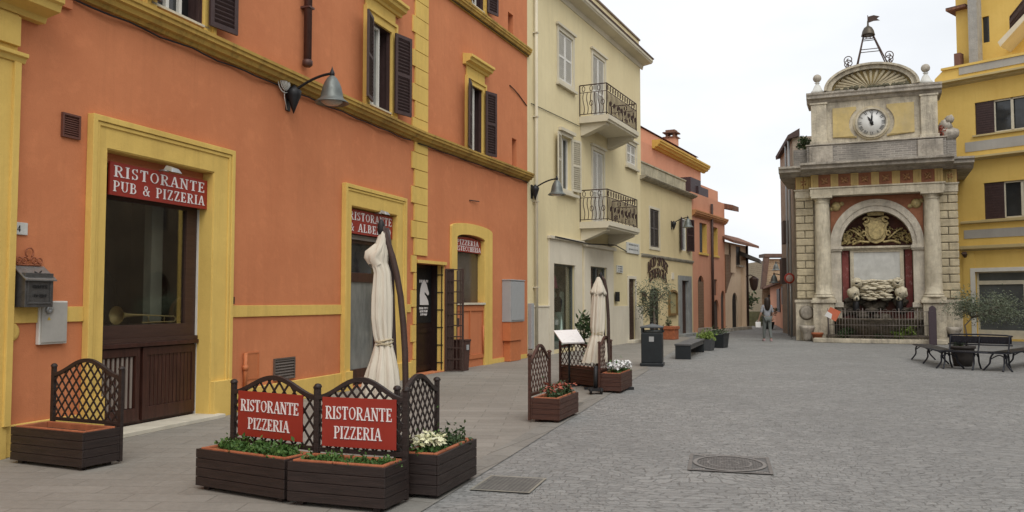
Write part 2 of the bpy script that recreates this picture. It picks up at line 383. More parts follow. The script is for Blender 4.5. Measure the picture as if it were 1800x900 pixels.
# ------------------------------------------------------------------ mesh builder
NOSPLIT = {'lettering', 'leaves', 'flowers', 'shutter', 'shutter_backing', 'stems', 'crown', 'scrollwork', 'gilded_foliage', 'moss_debris', 'pattern', 'seat', 'backrest', 'trellis_lattice', 'canopy', 'rock_pile', 'travertine_cascade', 'tie_cord', 'fingers', 'room', 'frame', 'wall', 'railing', 'bell_cage'}
class MB:
    def __init__(s): s.v = []; s.f = []; s.sm = []
    def add(s, vs, fs, smooth=False):
        o = len(s.v); s.v += [tuple(v) for v in vs]
        s.f += [tuple(i + o for i in f) for f in fs]; s.sm += [smooth] * len(fs)
        return s
    def box(s, x0, x1, y0, y1, z0, z1, M=None):
        if x1 < x0: x0, x1 = x1, x0
        if y1 < y0: y0, y1 = y1, y0
        if z1 < z0: z0, z1 = z1, z0
        vs = [Vector(p) for p in ((x0, y0, z0), (x1, y0, z0), (x1, y1, z0), (x0, y1, z0), (x0, y0, z1), (x1, y0, z1), (x1, y1, z1), (x0, y1, z1))]
        if M: vs = [M @ p for p in vs]
        return s.add(vs, [(0, 3, 2, 1), (4, 5, 6, 7), (0, 1, 5, 4), (1, 2, 6, 5), (2, 3, 7, 6), (3, 0, 4, 7)])
    def tube(s, pts, r, seg=8, cap=True, smooth=True):
        pts = [Vector(p) for p in pts]; n = len(pts)
        rs = r if isinstance(r, (list, tuple)) else [r] * n
        vs = []; prev = None
        for i, p in enumerate(pts):
            t = (pts[min(i + 1, n - 1)] - pts[max(i - 1, 0)])
            if t.length < 1e-9: t = Vector((0, 0, 1))
            t.normalize()
            if prev is None:
                a = Vector((0, 0, 1)) if abs(t.z) < 0.9 else Vector((1, 0, 0))
                x = t.cross(a).normalized()
            else:
                x = prev - t * prev.dot(t)
                x = x.normalized() if x.length > 1e-6 else t.orthogonal().normalized()
            prev = x; y = t.cross(x)
            for k in range(seg):
                a = 2 * PI * k / seg
                vs.append(p + (x * math.cos(a) + y * math.sin(a)) * rs[i])
        fs = [(i * seg + k, i * seg + (k + 1) % seg, (i + 1) * seg + (k + 1) % seg, (i + 1) * seg + k) for i in range(n - 1) for k in range(seg)]
        s.add(vs, fs, smooth)
        if cap:
            o = len(s.v) - len(vs)
            s.f.append(tuple(o + k for k in range(seg))[::-1]); s.sm.append(False)
            s.f.append(tuple(o + (n - 1) * seg + k for k in range(seg))); s.sm.append(False)
        return s
    def lathe(s, prof, c=(0, 0, 0), seg=20, smooth=True, M=None, fn=None, cap=True):
        c = Vector(c); vs = []
        for i, (r, z) in enumerate(prof):
            for k in range(seg):
                a = 2 * PI * k / seg
                rr = r * (fn(a, z, i) if fn else 1)
                p = Vector((rr * math.cos(a), rr * math.sin(a), z))
                vs.append((M @ p if M else p) + c)
        n = len(prof)
        fs = [(i * seg + k, i * seg + (k + 1) % seg, (i + 1) * seg + (k + 1) % seg, (i + 1) * seg + k) for i in range(n - 1) for k in range(seg)]
        s.add(vs, fs, smooth)
        if cap:
            o = len(s.v) - len(vs)
            if prof[0][0] > 1e-4: s.f.append(tuple(o + k for k in range(seg))[::-1]); s.sm.append(False)
            if prof[-1][0] > 1e-4: s.f.append(tuple(o + (n - 1) * seg + k for k in range(seg))); s.sm.append(False)
        return s
    def slab(s, outer, holes, y0, y1, back=True, M=None):
        """upright slab in the xz plane between y0 (front) and y1, with holes"""
        loops = [[Vector((x, z, 0)) for x, z in outer]] + [[Vector((x, z, 0)) for x, z in h] for h in holes]
        tris = tessellate_polygon(loops)
        flat = [p for l in loops for p in l]; n = len(flat)
        vs = [Vector((p.x, y0, p.y)) for p in flat] + [Vector((p.x, y1, p.y)) for p in flat]
        fs = []
        for t in tris:
            a, b, c = (flat[i] for i in t)
            cr = (b - a).cross(c - a).z
            if abs(cr) < 1e-10: continue
            t = tuple(t) if cr > 0 else tuple(t)[::-1]
            fs.append(t)
            if back: fs.append(tuple(i + n for i in t[::-1]))
        o = 0
        for li, l in enumerate(loops):
            m = len(l)
            area = sum(l[i].x * l[(i + 1) % m].y - l[(i + 1) % m].x * l[i].y for i in range(m))
            out = (area > 0) == (li == 0)
            for i in range(m):
                a, b = o + i, o + (i + 1) % m
                f = (a, a + n, b + n, b) if out else (a, b, b + n, a + n)
                fs.append(f)
            o += m
        if M: vs = [M @ v for v in vs]
        return s.add(vs, fs)
    def profile(s, pr, x0, x1):
        """extrude a profile [(y, z)...] (front is -y) along x"""
        n = len(pr)
        vs = [(x0, y, z) for y, z in pr] + [(x1, y, z) for y, z in pr]
        fs = [(i, (i + 1) % n, (i + 1) % n + n, i + n) for i in range(n)]
        fs += [tuple(range(n))[::-1], tuple(range(n, 2 * n))]
        return s.add(vs, fs)
    def build(s, name, mat, parent=None, bevel=0.0, sub=0):
        cl = s.clusters() if (parent is not None and name not in NOSPLIT and sub == 0) else None
        if cl and 1 < len(cl) <= 14:
            out = []
            for fl in cl:
                q = MB(); mp = {}
                for fi in fl:
                    for i in s.f[fi]:
                        if i not in mp: mp[i] = len(q.v); q.v.append(s.v[i])
                    q.f.append(tuple(mp[i] for i in s.f[fi])); q.sm.append(s.sm[fi])
                out.append(q.build1(name, mat, parent, bevel, sub))
            return max(out, key=lambda o: len(o.data.polygons))
        return s.build1(name, mat, parent, bevel, sub)
    def clusters(s, eps=0.045):
        n = len(s.v); par = list(range(n))
        def find(i):
            while par[i] != i: par[i] = par[par[i]]; i = par[i]
            return i
        for f in s.f:
            r0 = find(f[0])
            for i in f[1:]:
                r1 = find(i)
                if r1 != r0: par[r1] = r0
        isl = {}
        for fi, f in enumerate(s.f): isl.setdefault(find(f[0]), []).append(fi)
        if len(isl) < 2 or len(isl) > 150: return None
        L = list(isl.values()); bb = []
        for fl in L:
            vs = [s.v[i] for fi in fl for i in s.f[fi]]
            bb.append([min(v[k] for v in vs) - eps for k in range(3)] + [max(v[k] for v in vs) + eps for k in range(3)])
        p2 = list(range(len(L)))
        def f2(i):
            while p2[i] != i: p2[i] = p2[p2[i]]; i = p2[i]
            return i
        for i in range(len(L)):
            for j in range(i):
                A_, B_ = bb[i], bb[j]
                if all(A_[k] <= B_[k + 3] and B_[k] <= A_[k + 3] for k in range(3)): p2[f2(i)] = f2(j)
        g = {}
        for i, fl in enumerate(L): g.setdefault(f2(i), []).extend(fl)
        return list(g.values())
    def build1(s, name, mat, parent=None, bevel=0.0, sub=0):
        me = bpy.data.meshes.new(name); me.from_pydata(s.v, [], s.f); me.update()
        bm = bmesh.new(); bm.from_mesh(me)
        for i, f in enumerate(bm.faces): f.smooth = s.sm[i] if i < len(s.sm) else False
        bmesh.ops.recalc_face_normals(bm, faces=bm.faces)
        bm.to_mesh(me); bm.free()
        ob = bpy.data.objects.new(name, me); COL.objects.link(ob)
        me.materials.append(mat)
        if parent is not None: ob.parent = parent
        if bevel:
            b = ob.modifiers.new('bevel', 'BEVEL'); b.width = bevel; b.segments = 2; b.limit_method = 'ANGLE'; b.angle_limit = R(40)
        if sub:
            b = ob.modifiers.new('sub', 'SUBSURF'); b.levels = b.render_levels = sub
        return ob

def tag(o, label, cat, group=None, kind=None):
    if label: o['label'] = label
    if cat: o['category'] = cat
    if group: o['group'] = group
    if kind: o['kind'] = kind
    return o

def thing(name, label, cat, loc=(0, 0, 0), rot=0.0, group=None):
    o = bpy.data.objects.new(name, None); COL.objects.link(o)
    o.empty_display_size = 0.3
    o.location = loc; o.rotation_euler = (0, 0, rot)
    return tag(o, label, cat, group)

def frthing(fr, name, label, cat, group=None, u=0.0, y=0.0, z=0.0):
    return thing(name, label, cat, fr.w(u, y, z), fr.rot, group)

def copy_tree(o, parent=None, **kw):
    c = o.copy(); COL.objects.link(c)
    if parent is not None: c.parent = parent
    for ch in list(o.children): copy_tree(ch, c)
    return c

def rect(u0, u1, z0, z1): return [(u0, z0), (u1, z0), (u1, z1), (u0, z1)]
def archpoly(u0, u1, z0, zs, rise, n=14):
    """opening with an elliptical head; zs springing height, rise above it"""
    c, a = (u0 + u1) / 2, (u1 - u0) / 2
    return [(u0, z0), (u1, z0)] + [(c + a * math.cos(t), zs + rise * math.sin(t)) for t in [PI * i / n for i in range(n + 1)]]

def noisy(ob, amp, scale):
    for v in ob.data.vertices:
        n = noise.noise_vector(v.co * scale)
        v.co += n * amp

# ------------------------------------------------------------------ serif lettering
T_, t_ = 0.17, 0.075
def _st(x, w=T_): return [('l', x, 0, x, 1, w), ('s', x, 0), ('s', x, 1)]
GL = {
 'I': (0.38, _st(0.19)),
 'R': (0.80, _st(0.17) + [('a', 0.38, 0.74, 0.24, 0.225, -90, 90, 0.13), ('l', 0.17, 0.965, 0.38, 0.965, t_), ('l', 0.17, 0.515, 0.4, 0.515, t_), ('l', 0.36, 0.52, 0.70, 0.0, 0.16), ('s', 0.72, 0)]),
 'P': (0.68, _st(0.17) + [('a', 0.36, 0.72, 0.24, 0.245, -90, 90, 0.13), ('l', 0.17, 0.965, 0.38, 0.965, t_), ('l', 0.17, 0.475, 0.38, 0.475, t_)]),
 'B': (0.74, _st(0.17) + [('a', 0.36, 0.75, 0.20, 0.215, -90, 90, 0.12), ('a', 0.38, 0.28, 0.25, 0.245, -90, 90, 0.14), ('l', 0.17, 0.965, 0.38, 0.965, t_), ('l', 0.17, 0.53, 0.38, 0.53, t_), ('l', 0.17, 0.035, 0.38, 0.035, t_)]),
 'D': (0.84, _st(0.17) + [('a', 0.36, 0.5, 0.36, 0.465, -90, 90, 0.14), ('l', 0.17, 0.965, 0.38, 0.965, t_), ('l', 0.17, 0.035, 0.38, 0.035, t_)]),
 'S': (0.60, [('a', 0.30, 0.74, 0.20, 0.225, 30, 275, 0.13), ('a', 0.30, 0.265, 0.21, 0.23, 90, -155, 0.14), ('l', 0.50, 0.72, 0.50, 1.0, 0.06), ('l', 0.09, 0.0, 0.09, 0.28, 0.06)]),
 'T': (0.76, [('l', 0.38, 0, 0.38, 1, T_), ('s', 0.38, 0), ('l', 0.04, 0.965, 0.72, 0.965, t_), ('l', 0.065, 0.76, 0.065, 1, 0.06), ('l', 0.695, 0.76, 0.695, 1, 0.06)]),
 'O': (0.86, [('a', 0.43, 0.5, 0.33, 0.46, 0, 360, 0.13)]),
 'C': (0.76, [('a', 0.42, 0.5, 0.32, 0.46, 40, 320, 0.13), ('l', 0.68, 0.72, 0.68, 1.0, 0.06)]),
 'G': (0.82, [('a', 0.42, 0.5, 0.32, 0.46, 40, 320, 0.13), ('l', 0.68, 0.72, 0.68, 1.0, 0.06), ('l', 0.68, 0.05, 0.68, 0.42, 0.13), ('l', 0.52, 0.42, 0.80, 0.42, 0.06)]),
 'A': (0.82, [('l', 0.10, 0, 0.40, 1, t_), ('l', 0.42, 1, 0.70, 0, 0.16), ('l', 0.2, 0.33, 0.62, 0.33, t_), ('s', 0.10, 0), ('s', 0.72, 0)]),
 'N': (0.84, [('l', 0.14, 0, 0.14, 1, t_), ('l', 0.14, 1, 0.70, 0, 0.15), ('l', 0.70, 0, 0.70, 1, t_), ('s', 0.14, 0), ('s', 0.14, 1), ('s', 0.70, 1)]),
 'M': (0.98, [('l', 0.12, 0, 0.14, 1, t_), ('l', 0.14, 1, 0.48, 0, 0.14), ('l', 0.48, 0, 0.82, 1, t_), ('l', 0.84, 1, 0.84, 0, 0.15), ('s', 0.12, 0), ('s', 0.84, 0)]),
 'E': (0.70, _st(0.17) + [('l', 0.17, 0.965, 0.60, 0.965, t_), ('l', 0.17, 0.5, 0.46, 0.5, t_), ('l', 0.17, 0.035, 0.62, 0.035, t_), ('l', 0.60, 0.78, 0.60, 1, 0.06), ('l', 0.62, 0, 0.62, 0.24, 0.06), ('l', 0.46, 0.38, 0.46, 0.62, 0.06)]),
 'L': (0.64, _st(0.17) + [('l', 0.17, 0.035, 0.58, 0.035, t_), ('l', 0.58, 0, 0.58, 0.26, 0.06)]),
 'H': (0.84, _st(0.17) + _st(0.66) + [('l', 0.17, 0.5, 0.66, 0.5, t_)]),
 'U': (0.82, [('l', 0.15, 0.3, 0.15, 1, T_), ('s', 0.15, 1), ('a', 0.41, 0.32, 0.26, 0.28, 180, 360, 0.1), ('l', 0.67, 0.3, 0.67, 1, t_), ('s', 0.67, 1)]),
 'Z': (0.70, [('l', 0.08, 0.965, 0.62, 0.965, t_), ('l', 0.58, 0.95, 0.12, 0.05, 0.15), ('l', 0.08, 0.035, 0.64, 0.035, t_), ('l', 0.08, 0.76, 0.08, 1, 0.06), ('l', 0.64, 0, 0.64, 0.24, 0.06)]),
 '&': (0.86, [('a', 0.36, 0.77, 0.16, 0.19, 0, 360, 0.09), ('a', 0.34, 0.27, 0.24, 0.24, 60, 330, 0.13), ('l', 0.26, 0.68, 0.74, 0.0, 0.13), ('l', 0.55, 0.14, 0.72, 0.5, 0.07), ('l', 0.62, 0.5, 0.82, 0.5, 0.06)]),
 '4': (0.66, [('l', 0.44, 0, 0.44, 1, 0.13), ('l', 0.44, 0.98, 0.06, 0.3, 0.07), ('l', 0.04, 0.29, 0.6, 0.29, 0.08)]),
 'V': (0.82, [('l', 0.12, 1, 0.42, 0, 0.16), ('l', 0.42, 0, 0.70, 1, t_), ('s', 0.12, 1), ('s', 0.70, 1)]),
 'X': (0.82, [('l', 0.12, 1, 0.70, 0, 0.16), ('l', 0.12, 0, 0.70, 1, t_)]),
 ' ': (0.40, []),
}
def text_width(s, gap): return sum(GL[c][0] + gap for c in s) - gap
def letters(mb, s, x0, x1, z0, z1, y, gap=0.10, depth=0.004, xf=None):
    """letters in the xz plane, front at y; each stroke a hair deeper than the last so that none share a plane"""
    W = text_width(s, gap); kx = (x1 - x0) / W; kz = z1 - z0
    cur = 0.0; k = 0
    def pt(a, b): return (x0 + (cur + a) * kx, z0 + b * kz)
    def quad(poly):
        nonlocal k
        k += 1; yy = y - (k % 9) * 0.0003
        P = [xf(*p) if xf else p for p in poly]
        n = len(P)
        vs = [(p[0], yy - depth, p[1]) for p in P] + [(p[0], y, p[1]) for p in P]
        fs = [tuple(range(n))] + [(i, (i + 1) % n, (i + 1) % n + n, i + n) for i in range(n)]
        mb.add(vs, fs)
    for ch in s:
        w, st = GL[ch]
        for e in st:
            if e[0] == 'l':
                _, a, b, c, d, wd = e
                if abs(d - b) > abs(c - a) * 0.4:
                    h = wd / 2
                    quad([pt(a - h, b), pt(a + h, b), pt(c + h, d), pt(c - h, d)])
                else:
                    h = wd / 2
                    quad([pt(a, b - h), pt(c, d - h), pt(c, d + h), pt(a, b + h)])
            elif e[0] == 's':
                _, a, b = e
                h = 0.07
                quad([pt(a - 0.17, b), pt(a + 0.17, b), pt(a + 0.17, b + (h if b == 0 else -h)), pt(a - 0.17, b + (h if b == 0 else -h))])
            else:
                _, cx, cz, rx, rz, a0, a1, wd = e
                n = max(3, int(abs(a1 - a0) / 30))
                for i in range(n):
                    A, B = R(a0 + (a1 - a0) * i / n), R(a0 + (a1 - a0) * (i + 1) / n)
                    def ww(t): return (t_ + (wd - t_) * abs(math.cos(t))) / 2
                    wa, wb = ww(A), ww(B)
                    quad([pt(cx + (rx + wa) * math.cos(A), cz + (rz + wa * .6) * math.sin(A)), pt(cx + (rx + wb) * math.cos(B), cz + (rz + wb * .6) * math.sin(B)),
                          pt(cx + (rx - wb) * math.cos(B), cz + (rz - wb * .6) * math.sin(B)), pt(cx + (rx - wa) * math.cos(A), cz + (rz - wa * .6) * math.sin(A))])
        cur += w + gap

# ------------------------------------------------------------------ building pieces
def shutter_mb(w, h, hinge='l', slats=None, d=0.035):
    """louvred shutter leaf; local x from 0 to w (or 0 to -w), z from 0 to h, centred on y"""
    mb = MB(); sgn = 1 if hinge == 'l' else -1
    def bx(a, b, y0, y1, z0, z1): mb.box(sgn * a, sgn * b, y0, y1, z0, z1)
    st = min(0.07, w * 0.16)
    bx(0, st, -d / 2, d / 2, 0, h); bx(w - st, w, -d / 2, d / 2, 0, h)
    rails = [0, h * 0.48, h - st]
    for z in rails: bx(st, w - st, -d / 2, d / 2, z, z + st)
    for a, b in ((st, h * 0.48), (h * 0.48 + st, h - st)):
        n = slats or max(4, int((b - a) / 0.065))
        for i in range(n):
            z = a + (b - a) * (i + 0.5) / n; hh = (b - a) / n * 0.62
            M = Matrix.Translation((0, 0, z)) @ Matrix.Rotation(R(38), 4, 'X')
            mb.box(sgn * st, sgn * (w - st), -0.004, 0.004, -hh / 2 - 0.006, hh / 2 + 0.006, M)
    bx(st * .9, w - st * .9, d / 2 - 0.009, d / 2 - 0.004, st * .5, h - st * .5)
    return mb

def place(ob, loc, rz=0.0):
    ob.location = loc; ob.rotation_euler = (0, 0, rz); return ob

def shutter(parent, u, z0, w, h, hinge, ang, mat, y=-0.03):
    """ang: degrees the leaf is swung out from lying flat on the wall (0 flat on the wall, 180 closed)"""
    # the leaf extends away from the opening when flat
    mb = shutter_mb(w, h, 'r' if hinge == 'l' else 'l')
    ob = mb.build('shutter', mat, parent)
    a = R(ang) if hinge == 'l' else -R(ang)
    return place(ob, (u, y, z0), a)

def window(parent, u0, u1, z0, z1, y=0.16, frame=WHITEP, pane=DARKGLASS, mull=1, fw=0.05, label=None, shut=None, rails=0, open_curtain=False):
    """window frame (part) with pane and shutters (sub-parts)"""
    mb = MB()
    mb.slab(rect(u0, u1, z0, z1), [rect(u0 + fw, u1 - fw, z0 + fw, z1 - fw)], y, y + 0.05)
    for i in range(mull):
        c = u0 + (u1 - u0) * (i + 1) / (mull + 1)
        mb.box(c - fw * 0.6, c + fw * 0.6, y - 0.008, y + 0.045, z0 + fw, z1 - fw)
    for i in range(rails):
        c = z0 + (z1 - z0) * (i + 1) / (rails + 1)
        mb.box(u0 + fw, u1 - fw, y + 0.004, y + 0.04, c - 0.012, c + 0.012)
    w = mb.build('window', frame, parent)
    if label: w['label'] = label
    p = MB(); p.box(u0 + 0.01, u1 - 0.01, y + 0.052, y + 0.06, z0 + 0.01, z1 - 0.01); p.build('pane', pane, w)
    if shut:
        mat, wl_, al, wr_, ar = shut
        if wl_: shutter(w, u0, z0, wl_, z1 - z0, 'l', al, mat)
        if wr_: shutter(w, u1, z0, wr_, z1 - z0, 'r', ar, mat)
    return w

def body(mb, u0, u1, y0, D, z1, thick=0.03):
    """side walls, back and roof of a building behind its front slab"""
    t = thick
    mb.box(u0, u0 + t, y0, D, 0, z1); mb.box(u1 - t, u1, y0, D, 0, z1)
    mb.box(u0 + t, u1 - t, D - 0.35, D, 0, z1)
    mb.box(u0 + t, u1 - t, y0, D - 0.35, z1 - 0.3, z1 - 0.002)

def foliage(mb, pts_fn, n, size, aspect=0.45, up=0.3, rnd=random):
    for _ in range(n):
        p = pts_fn()
        if p is None: continue
        d = Vector((rnd.gauss(0, 1), rnd.gauss(0, 1), rnd.gauss(up, 0.8)))
        if d.length < 1e-3: continue
        d.normalize(); s = size * rnd.uniform(0.6, 1.35)
        side = d.cross(Vector((rnd.gauss(0, 1), rnd.gauss(0, 1), rnd.gauss(0, 1))))
        if side.length < 1e-3: continue
        side.normalize(); nn = d.cross(side)
        a = p; b = p + d * s * 0.5 + side * s * aspect * 0.5 + nn * s * 0.08; c = p + d * s; e = p + d * s * 0.5 - side * s * aspect * 0.5 + nn * s * 0.08
        mb.add([a, b, c, e], [(0, 1, 2), (0, 2, 3)])

def tube_arc(c, r, a0, a1, n, plane='xz', y=0.0):
    out = []
    for i in range(n + 1):
        t = R(a0 + (a1 - a0) * i / n)
        out.append((c[0] + r * math.cos(t), y, c[1] + r * math.sin(t)) if plane == 'xz' else (y, c[0] + r * math.cos(t), c[1] + r * math.sin(t)))
    return out
def scroll(c, r, turns=1.4, a0=0, n=18, y=0.0, flip=1, plane='xz'):
    out = []
    for i in range(n + 1):
        f = i / n; t = R(a0) + flip * turns * 2 * PI * f; rr = r * (1 - 0.8 * f)
        q = (c[0] + rr * math.cos(t), c[1] + rr * math.sin(t))
        out.append((q[0], y, q[1]) if plane == 'xz' else (y, q[0], q[1]))
    return out

# ================================================================== SETTING
def vdir(px): 
    d = ray(px, 530); d.z = 0; return d.normalized()
def frame_from(p, px): return Fr(p, p + vdir(px))

A = frame_from(G(397, 728), 1396)
pB = A.w(A.U(729.5), 0, 0)
B = frame_from(pB, 1517)
pC = B.w(B.U(927), 0, 0)
C = frame_from(pC, 1606)
pD = C.w(C.U(1127), 0, 0)
D = frame_from(pD, 1690)
pE = D.w(D.U(1218), 0, 0)
E = frame_from(pE, 1740)
pF = E.w(E.U(1275), 0, 0)
FH = frame_from(pF, 1760)
FT = Fr(G(1395, 598.5), G(1690, 603.5))          # fountain
YB = Fr(G(1690, 597), G(1800, 600.5))            # golden building
for n, f in (('A', A), ('B', B), ('C', C), ('D', D), ('E', E), ('F', FH), ('FT', FT), ('YB', YB)):
    print('frame', n, [round(x, 2) for x in f.p], round(math.degrees(f.rot), 1))

GROUND = cobbles('basalt_cobbles')
PAVE = brickmat('pavement_slabs', (0.222, 0.206, 0.180), (0.275, 0.257, 0.227), (0.168, 0.155, 0.134), 0.70, 0.27, 0.009,
                stain=(0.172, 0.16, 0.138), rot=R(3), plane='xy', bs=0.35, var=0.7, rough=0.8)
g = MB(); g.add([(-300, -60, 0), (300, -60, 0), (300, 420, 0), (-300, 420, 0)], [(0, 1, 2, 3)])
g.build('ground', GROUND)['kind'] = 'structure'
e0, e1 = G(960, 752), G(1135, 648)
back = e0 - (e1 - e0).normalized() * (e0.y + 8)
far = G(1216, 597)
left_far = D.w(D.U(1218), 0.5, 0)
m = MB()
pts = [back, e0, e1, far, left_far, C.w(0, .5, 0), B.w(0, .5, 0), A.w(-16, .5, 0)]
m.add([(p.x, p.y, 0.004) for p in pts], [tuple(range(len(pts)))])
m.build('pavement', PAVE)['kind'] = 'structure'
# stone border row of the pavement
m = MB()
def strip(p, q, w):
    d = (q - p).normalized(); n = Vector((-d.y, d.x, 0)) * w
    m.add([(a.x, a.y, 0.008) for a in (p - n, q - n, q + n, p + n)], [(0, 1, 2, 3)])
strip(back, e0, 0.13); strip(e0 + (e1 - e0).normalized() * 0.01, e1, 0.13)
m.build('pavement_border', brickmat('border_stone', (0.20, 0.19, 0.17), (0.25, 0.24, 0.215), (0.13, 0.12, 0.105), 0.6, 0.3, 0.01, rot=R(-66), plane='xy', rough=0.8))['kind'] = 'structure'

# ================================================================== ORANGE RESTAURANT HOUSE
ZA = 12.5
ha = frthing(A, 'orange_house', 'orange plastered restaurant house with yellow portals nearest on the left', 'house')
zb0, zb1 = A.Z(600, 191, -.08), A.Z(450, 94, -.2)
P1L, P1R, P1T = A.U(181, 300), A.U(369, 400), A.Z(367, 302)
P1oL, P1oR, P1oT = A.U(151, 400), A.U(401, 420), A.Z(403, 268)
P2L, P2R, P2T = A.U(613, 400), A.U(694, 400), A.Z(692, 378)
P2oL, P2oR, P2oT = A.U(600, 480), A.U(708, 420), A.Z(708, 351)
W2L, W2R, W2T, W2B = A.U(647, 110), A.U(685, 120), A.Z(685, 58), A.Z(685, 199)
W1R = A.U(355, 25); W1L = W1R - (W2R - W2L)
uq = A.U(729.5)
U0 = -14.0
mb = MB()
mb.slab(rect(U0, uq, 0, ZA), [rect(P1L, P1R, 0.02, P1T), rect(P2L, P2R, 0.02, P2T), rect(W2L, W2R, W2B, W2T), rect(W1L, W1R, W2B, W2T)], 0, 0.3)
body(mb, U0, uq, 0.302, 9, ZA)
mb.build('wall', ORANGE, ha)
# string course with stepped profile
def course(parent, u0, u1, z0, z1, proj, name='string_course', mat=CORNICE, y=0.0):
    h = z1 - z0
    pr = [(y, z0), (y - proj * .25, z0), (y - proj * .35, z0 + h * .18), (y - proj * .62, z0 + h * .22), (y - proj * .72, z0 + h * .45), (y - proj * .9, z0 + h * .52), (y - proj * .9, z0 + h * .72), (y - proj, z0 + h * .78), (y - proj, z0 + h * .97), (y, z1)]
    m = MB(); m.profile(pr, u0, u1); return m.build(name, mat, parent)
course(ha, U0, uq + 0.03, zb0, zb1, 0.22)
# cable under the course
m = MB(); pts = []
for i in range(60):
    u = U0 + 3 + (uq - U0 - 3.4) * i / 59
    pts.append((u, -0.05 - 0.02 * math.sin(i * 1.3), zb0 - 0.03 - 0.025 * math.sin(i * .9) ** 2))
m.tube(pts, 0.012, 5); m.build('cable', BLACK, ha)
# quoin
def quoin_boxes(m, x0f, x1, z_from, y1=-.002):
    z = 0.0; i = 0; qh = 0.37
    while z < ZA - 0.1:
        for (p_, q_) in ((z + .008, min(z + qh - .008, zb0 - .004)), (max(z + .008, zb1 + .004), z + qh - .008)):
            if q_ - p_ > .05 and p_ >= z_from: m.box(x0f(i), x1(i), -0.035, y1, p_, q_)
        z += qh; i += 1
m = MB(); quoin_boxes(m, lambda i: A.U(721) if i % 2 == 0 else A.U(725.5), lambda i: uq - .001, 0)
m.build('quoin', YELLOW, ha)
# portals
def portal(parent, L, Rr, T, oL, oR, oT, z0=0.0, mat=YELLOW, proj=0.06, plinth=0.5, name='portal_frame'):
    m = MB()
    outer = [(oL, z0), (L, z0), (L, T), (Rr, T), (Rr, z0), (oR, z0), (oR, oT), (oL, oT)]
    m.slab(outer, [], -proj, -0.002)
    e = 0.05
    o2 = [(oL - 0.02, z0), (oL + e, z0), (oL + e, oT - e), (oR - e, oT - e), (oR - e, z0), (oR + 0.02, z0), (oR + 0.02, oT + 0.02), (oL - 0.02, oT + 0.02)]
    m.slab(o2, [], -proj - 0.035, -0.001)
    e2 = 0.10
    o3 = [(oL + e + .005, z0), (oL + e2, z0), (oL + e2, oT - e2), (oR - e2, oT - e2), (oR - e2, z0), (oR - e - .005, z0), (oR - e - .005, oT - e - .005), (oL + e + .005, oT - e - .005)]
    m.slab(o3, [], -proj - 0.018, -0.003)
    if plinth:
        m.box(oL - 0.03, L - 0.004, -proj - 0.06, -0.004, z0, z0 + plinth); m.box(Rr + 0.004, oR + 0.03, -proj - 0.06, -0.004, z0, z0 + plinth)
    # reveal lining
    m.box(L - 0.001, L + 0.012, -0.05, 0.26, z0, T - 0.013); m.box(Rr - 0.012, Rr + 0.001, -0.05, 0.26, z0, T - 0.013)
    m.box(L + .013, Rr - .013, -0.05, 0.26, T - 0.012, T)
    return m.build(name, mat, parent, bevel=0.006)
portal(ha, P1L, P1R, P1T, P1oL, P1oR, P1oT)
portal(ha, P2L, P2R, P2T, P2oL, P2oR, P2oT, plinth=0.35)
# dado band, plinth
zd0, zd1 = A.Z(396, 558), A.Z(396, 537)
p0R = A.U(14, 400)
def segs(*ps):
    return list(zip(ps[::2], ps[1::2]))
m = MB()
for a, b in segs(p0R + 0.001, P1oL - 0.021, P1oR + 0.021, P2oL - 0.021, P2oR + 0.021, A.U(721) - 0.002): m.box(a, b, -0.025, -0.002, zd0, zd1)
m.build('dado_band', YELLOW, ha, bevel=0.005)
m = MB()
for a, b in segs(U0, P1oL - 0.031, P1oR + 0.031, P2oL - 0.031, P2oR + 0.031, A.U(721) - 0.002): m.box(a, b, -0.045, -0.002, 0.0, 0.33)
m.build('plinth', YELLOW, ha, bevel=0.01)
# portal with heavy cornice at the left edge of the view
m = MB()
x1 = p0R; x0 = x1 - 3.2
zt = A.Z(25, 112)
m.box(x1 - 0.30, x1, -0.07, -0.002, 0, zt); m.box(x0, x0 + 0.30, -0.07, -0.002, 0, zt)
m.box(x1 - 0.06, x1 + 0.02, -0.10, -0.003, 0.33, zt)
m.profile([(0, zt), (-0.09, zt), (-0.11, zt + .05), (-0.14, zt + .06), (-0.14, zt + .1), (0, zt + .12)], x0 - 0.06, x1 + 0.07)
zf = zt + 0.50
m.box(x0 + .02, x1 - .02, -0.08, -0.004, zt + .121, zf)
m.box(x1 - 0.28, x1 - 0.02, -0.12, -0.081, zt + .16, zf - .03)
m.profile([(0, zf), (-.10, zf), (-.12, zf + .06), (-.30, zf + .10), (-.32, zf + .17), (-.36, zf + .19), (-.36, zf + .27), (-.42, zf + .30), (-.42, zf + .36), (-.0, zf + .42)], x0 - 0.38, x1 + 0.30)
m.build('portal_cornice', YELLOW, ha, bevel=0.004)
m = MB(); m.box(A.U(90, 8), A.U(122, 8), -0.05, -0.003, A.Z(122, 18), A.Z(122, 18) + 0.10); m.box(A.U(137, 0), A.U(156, 0), -0.05, -0.003, A.Z(155, 6), A.Z(155, 6) + .08)
m.build('wall_ledge', ORANGE, ha)
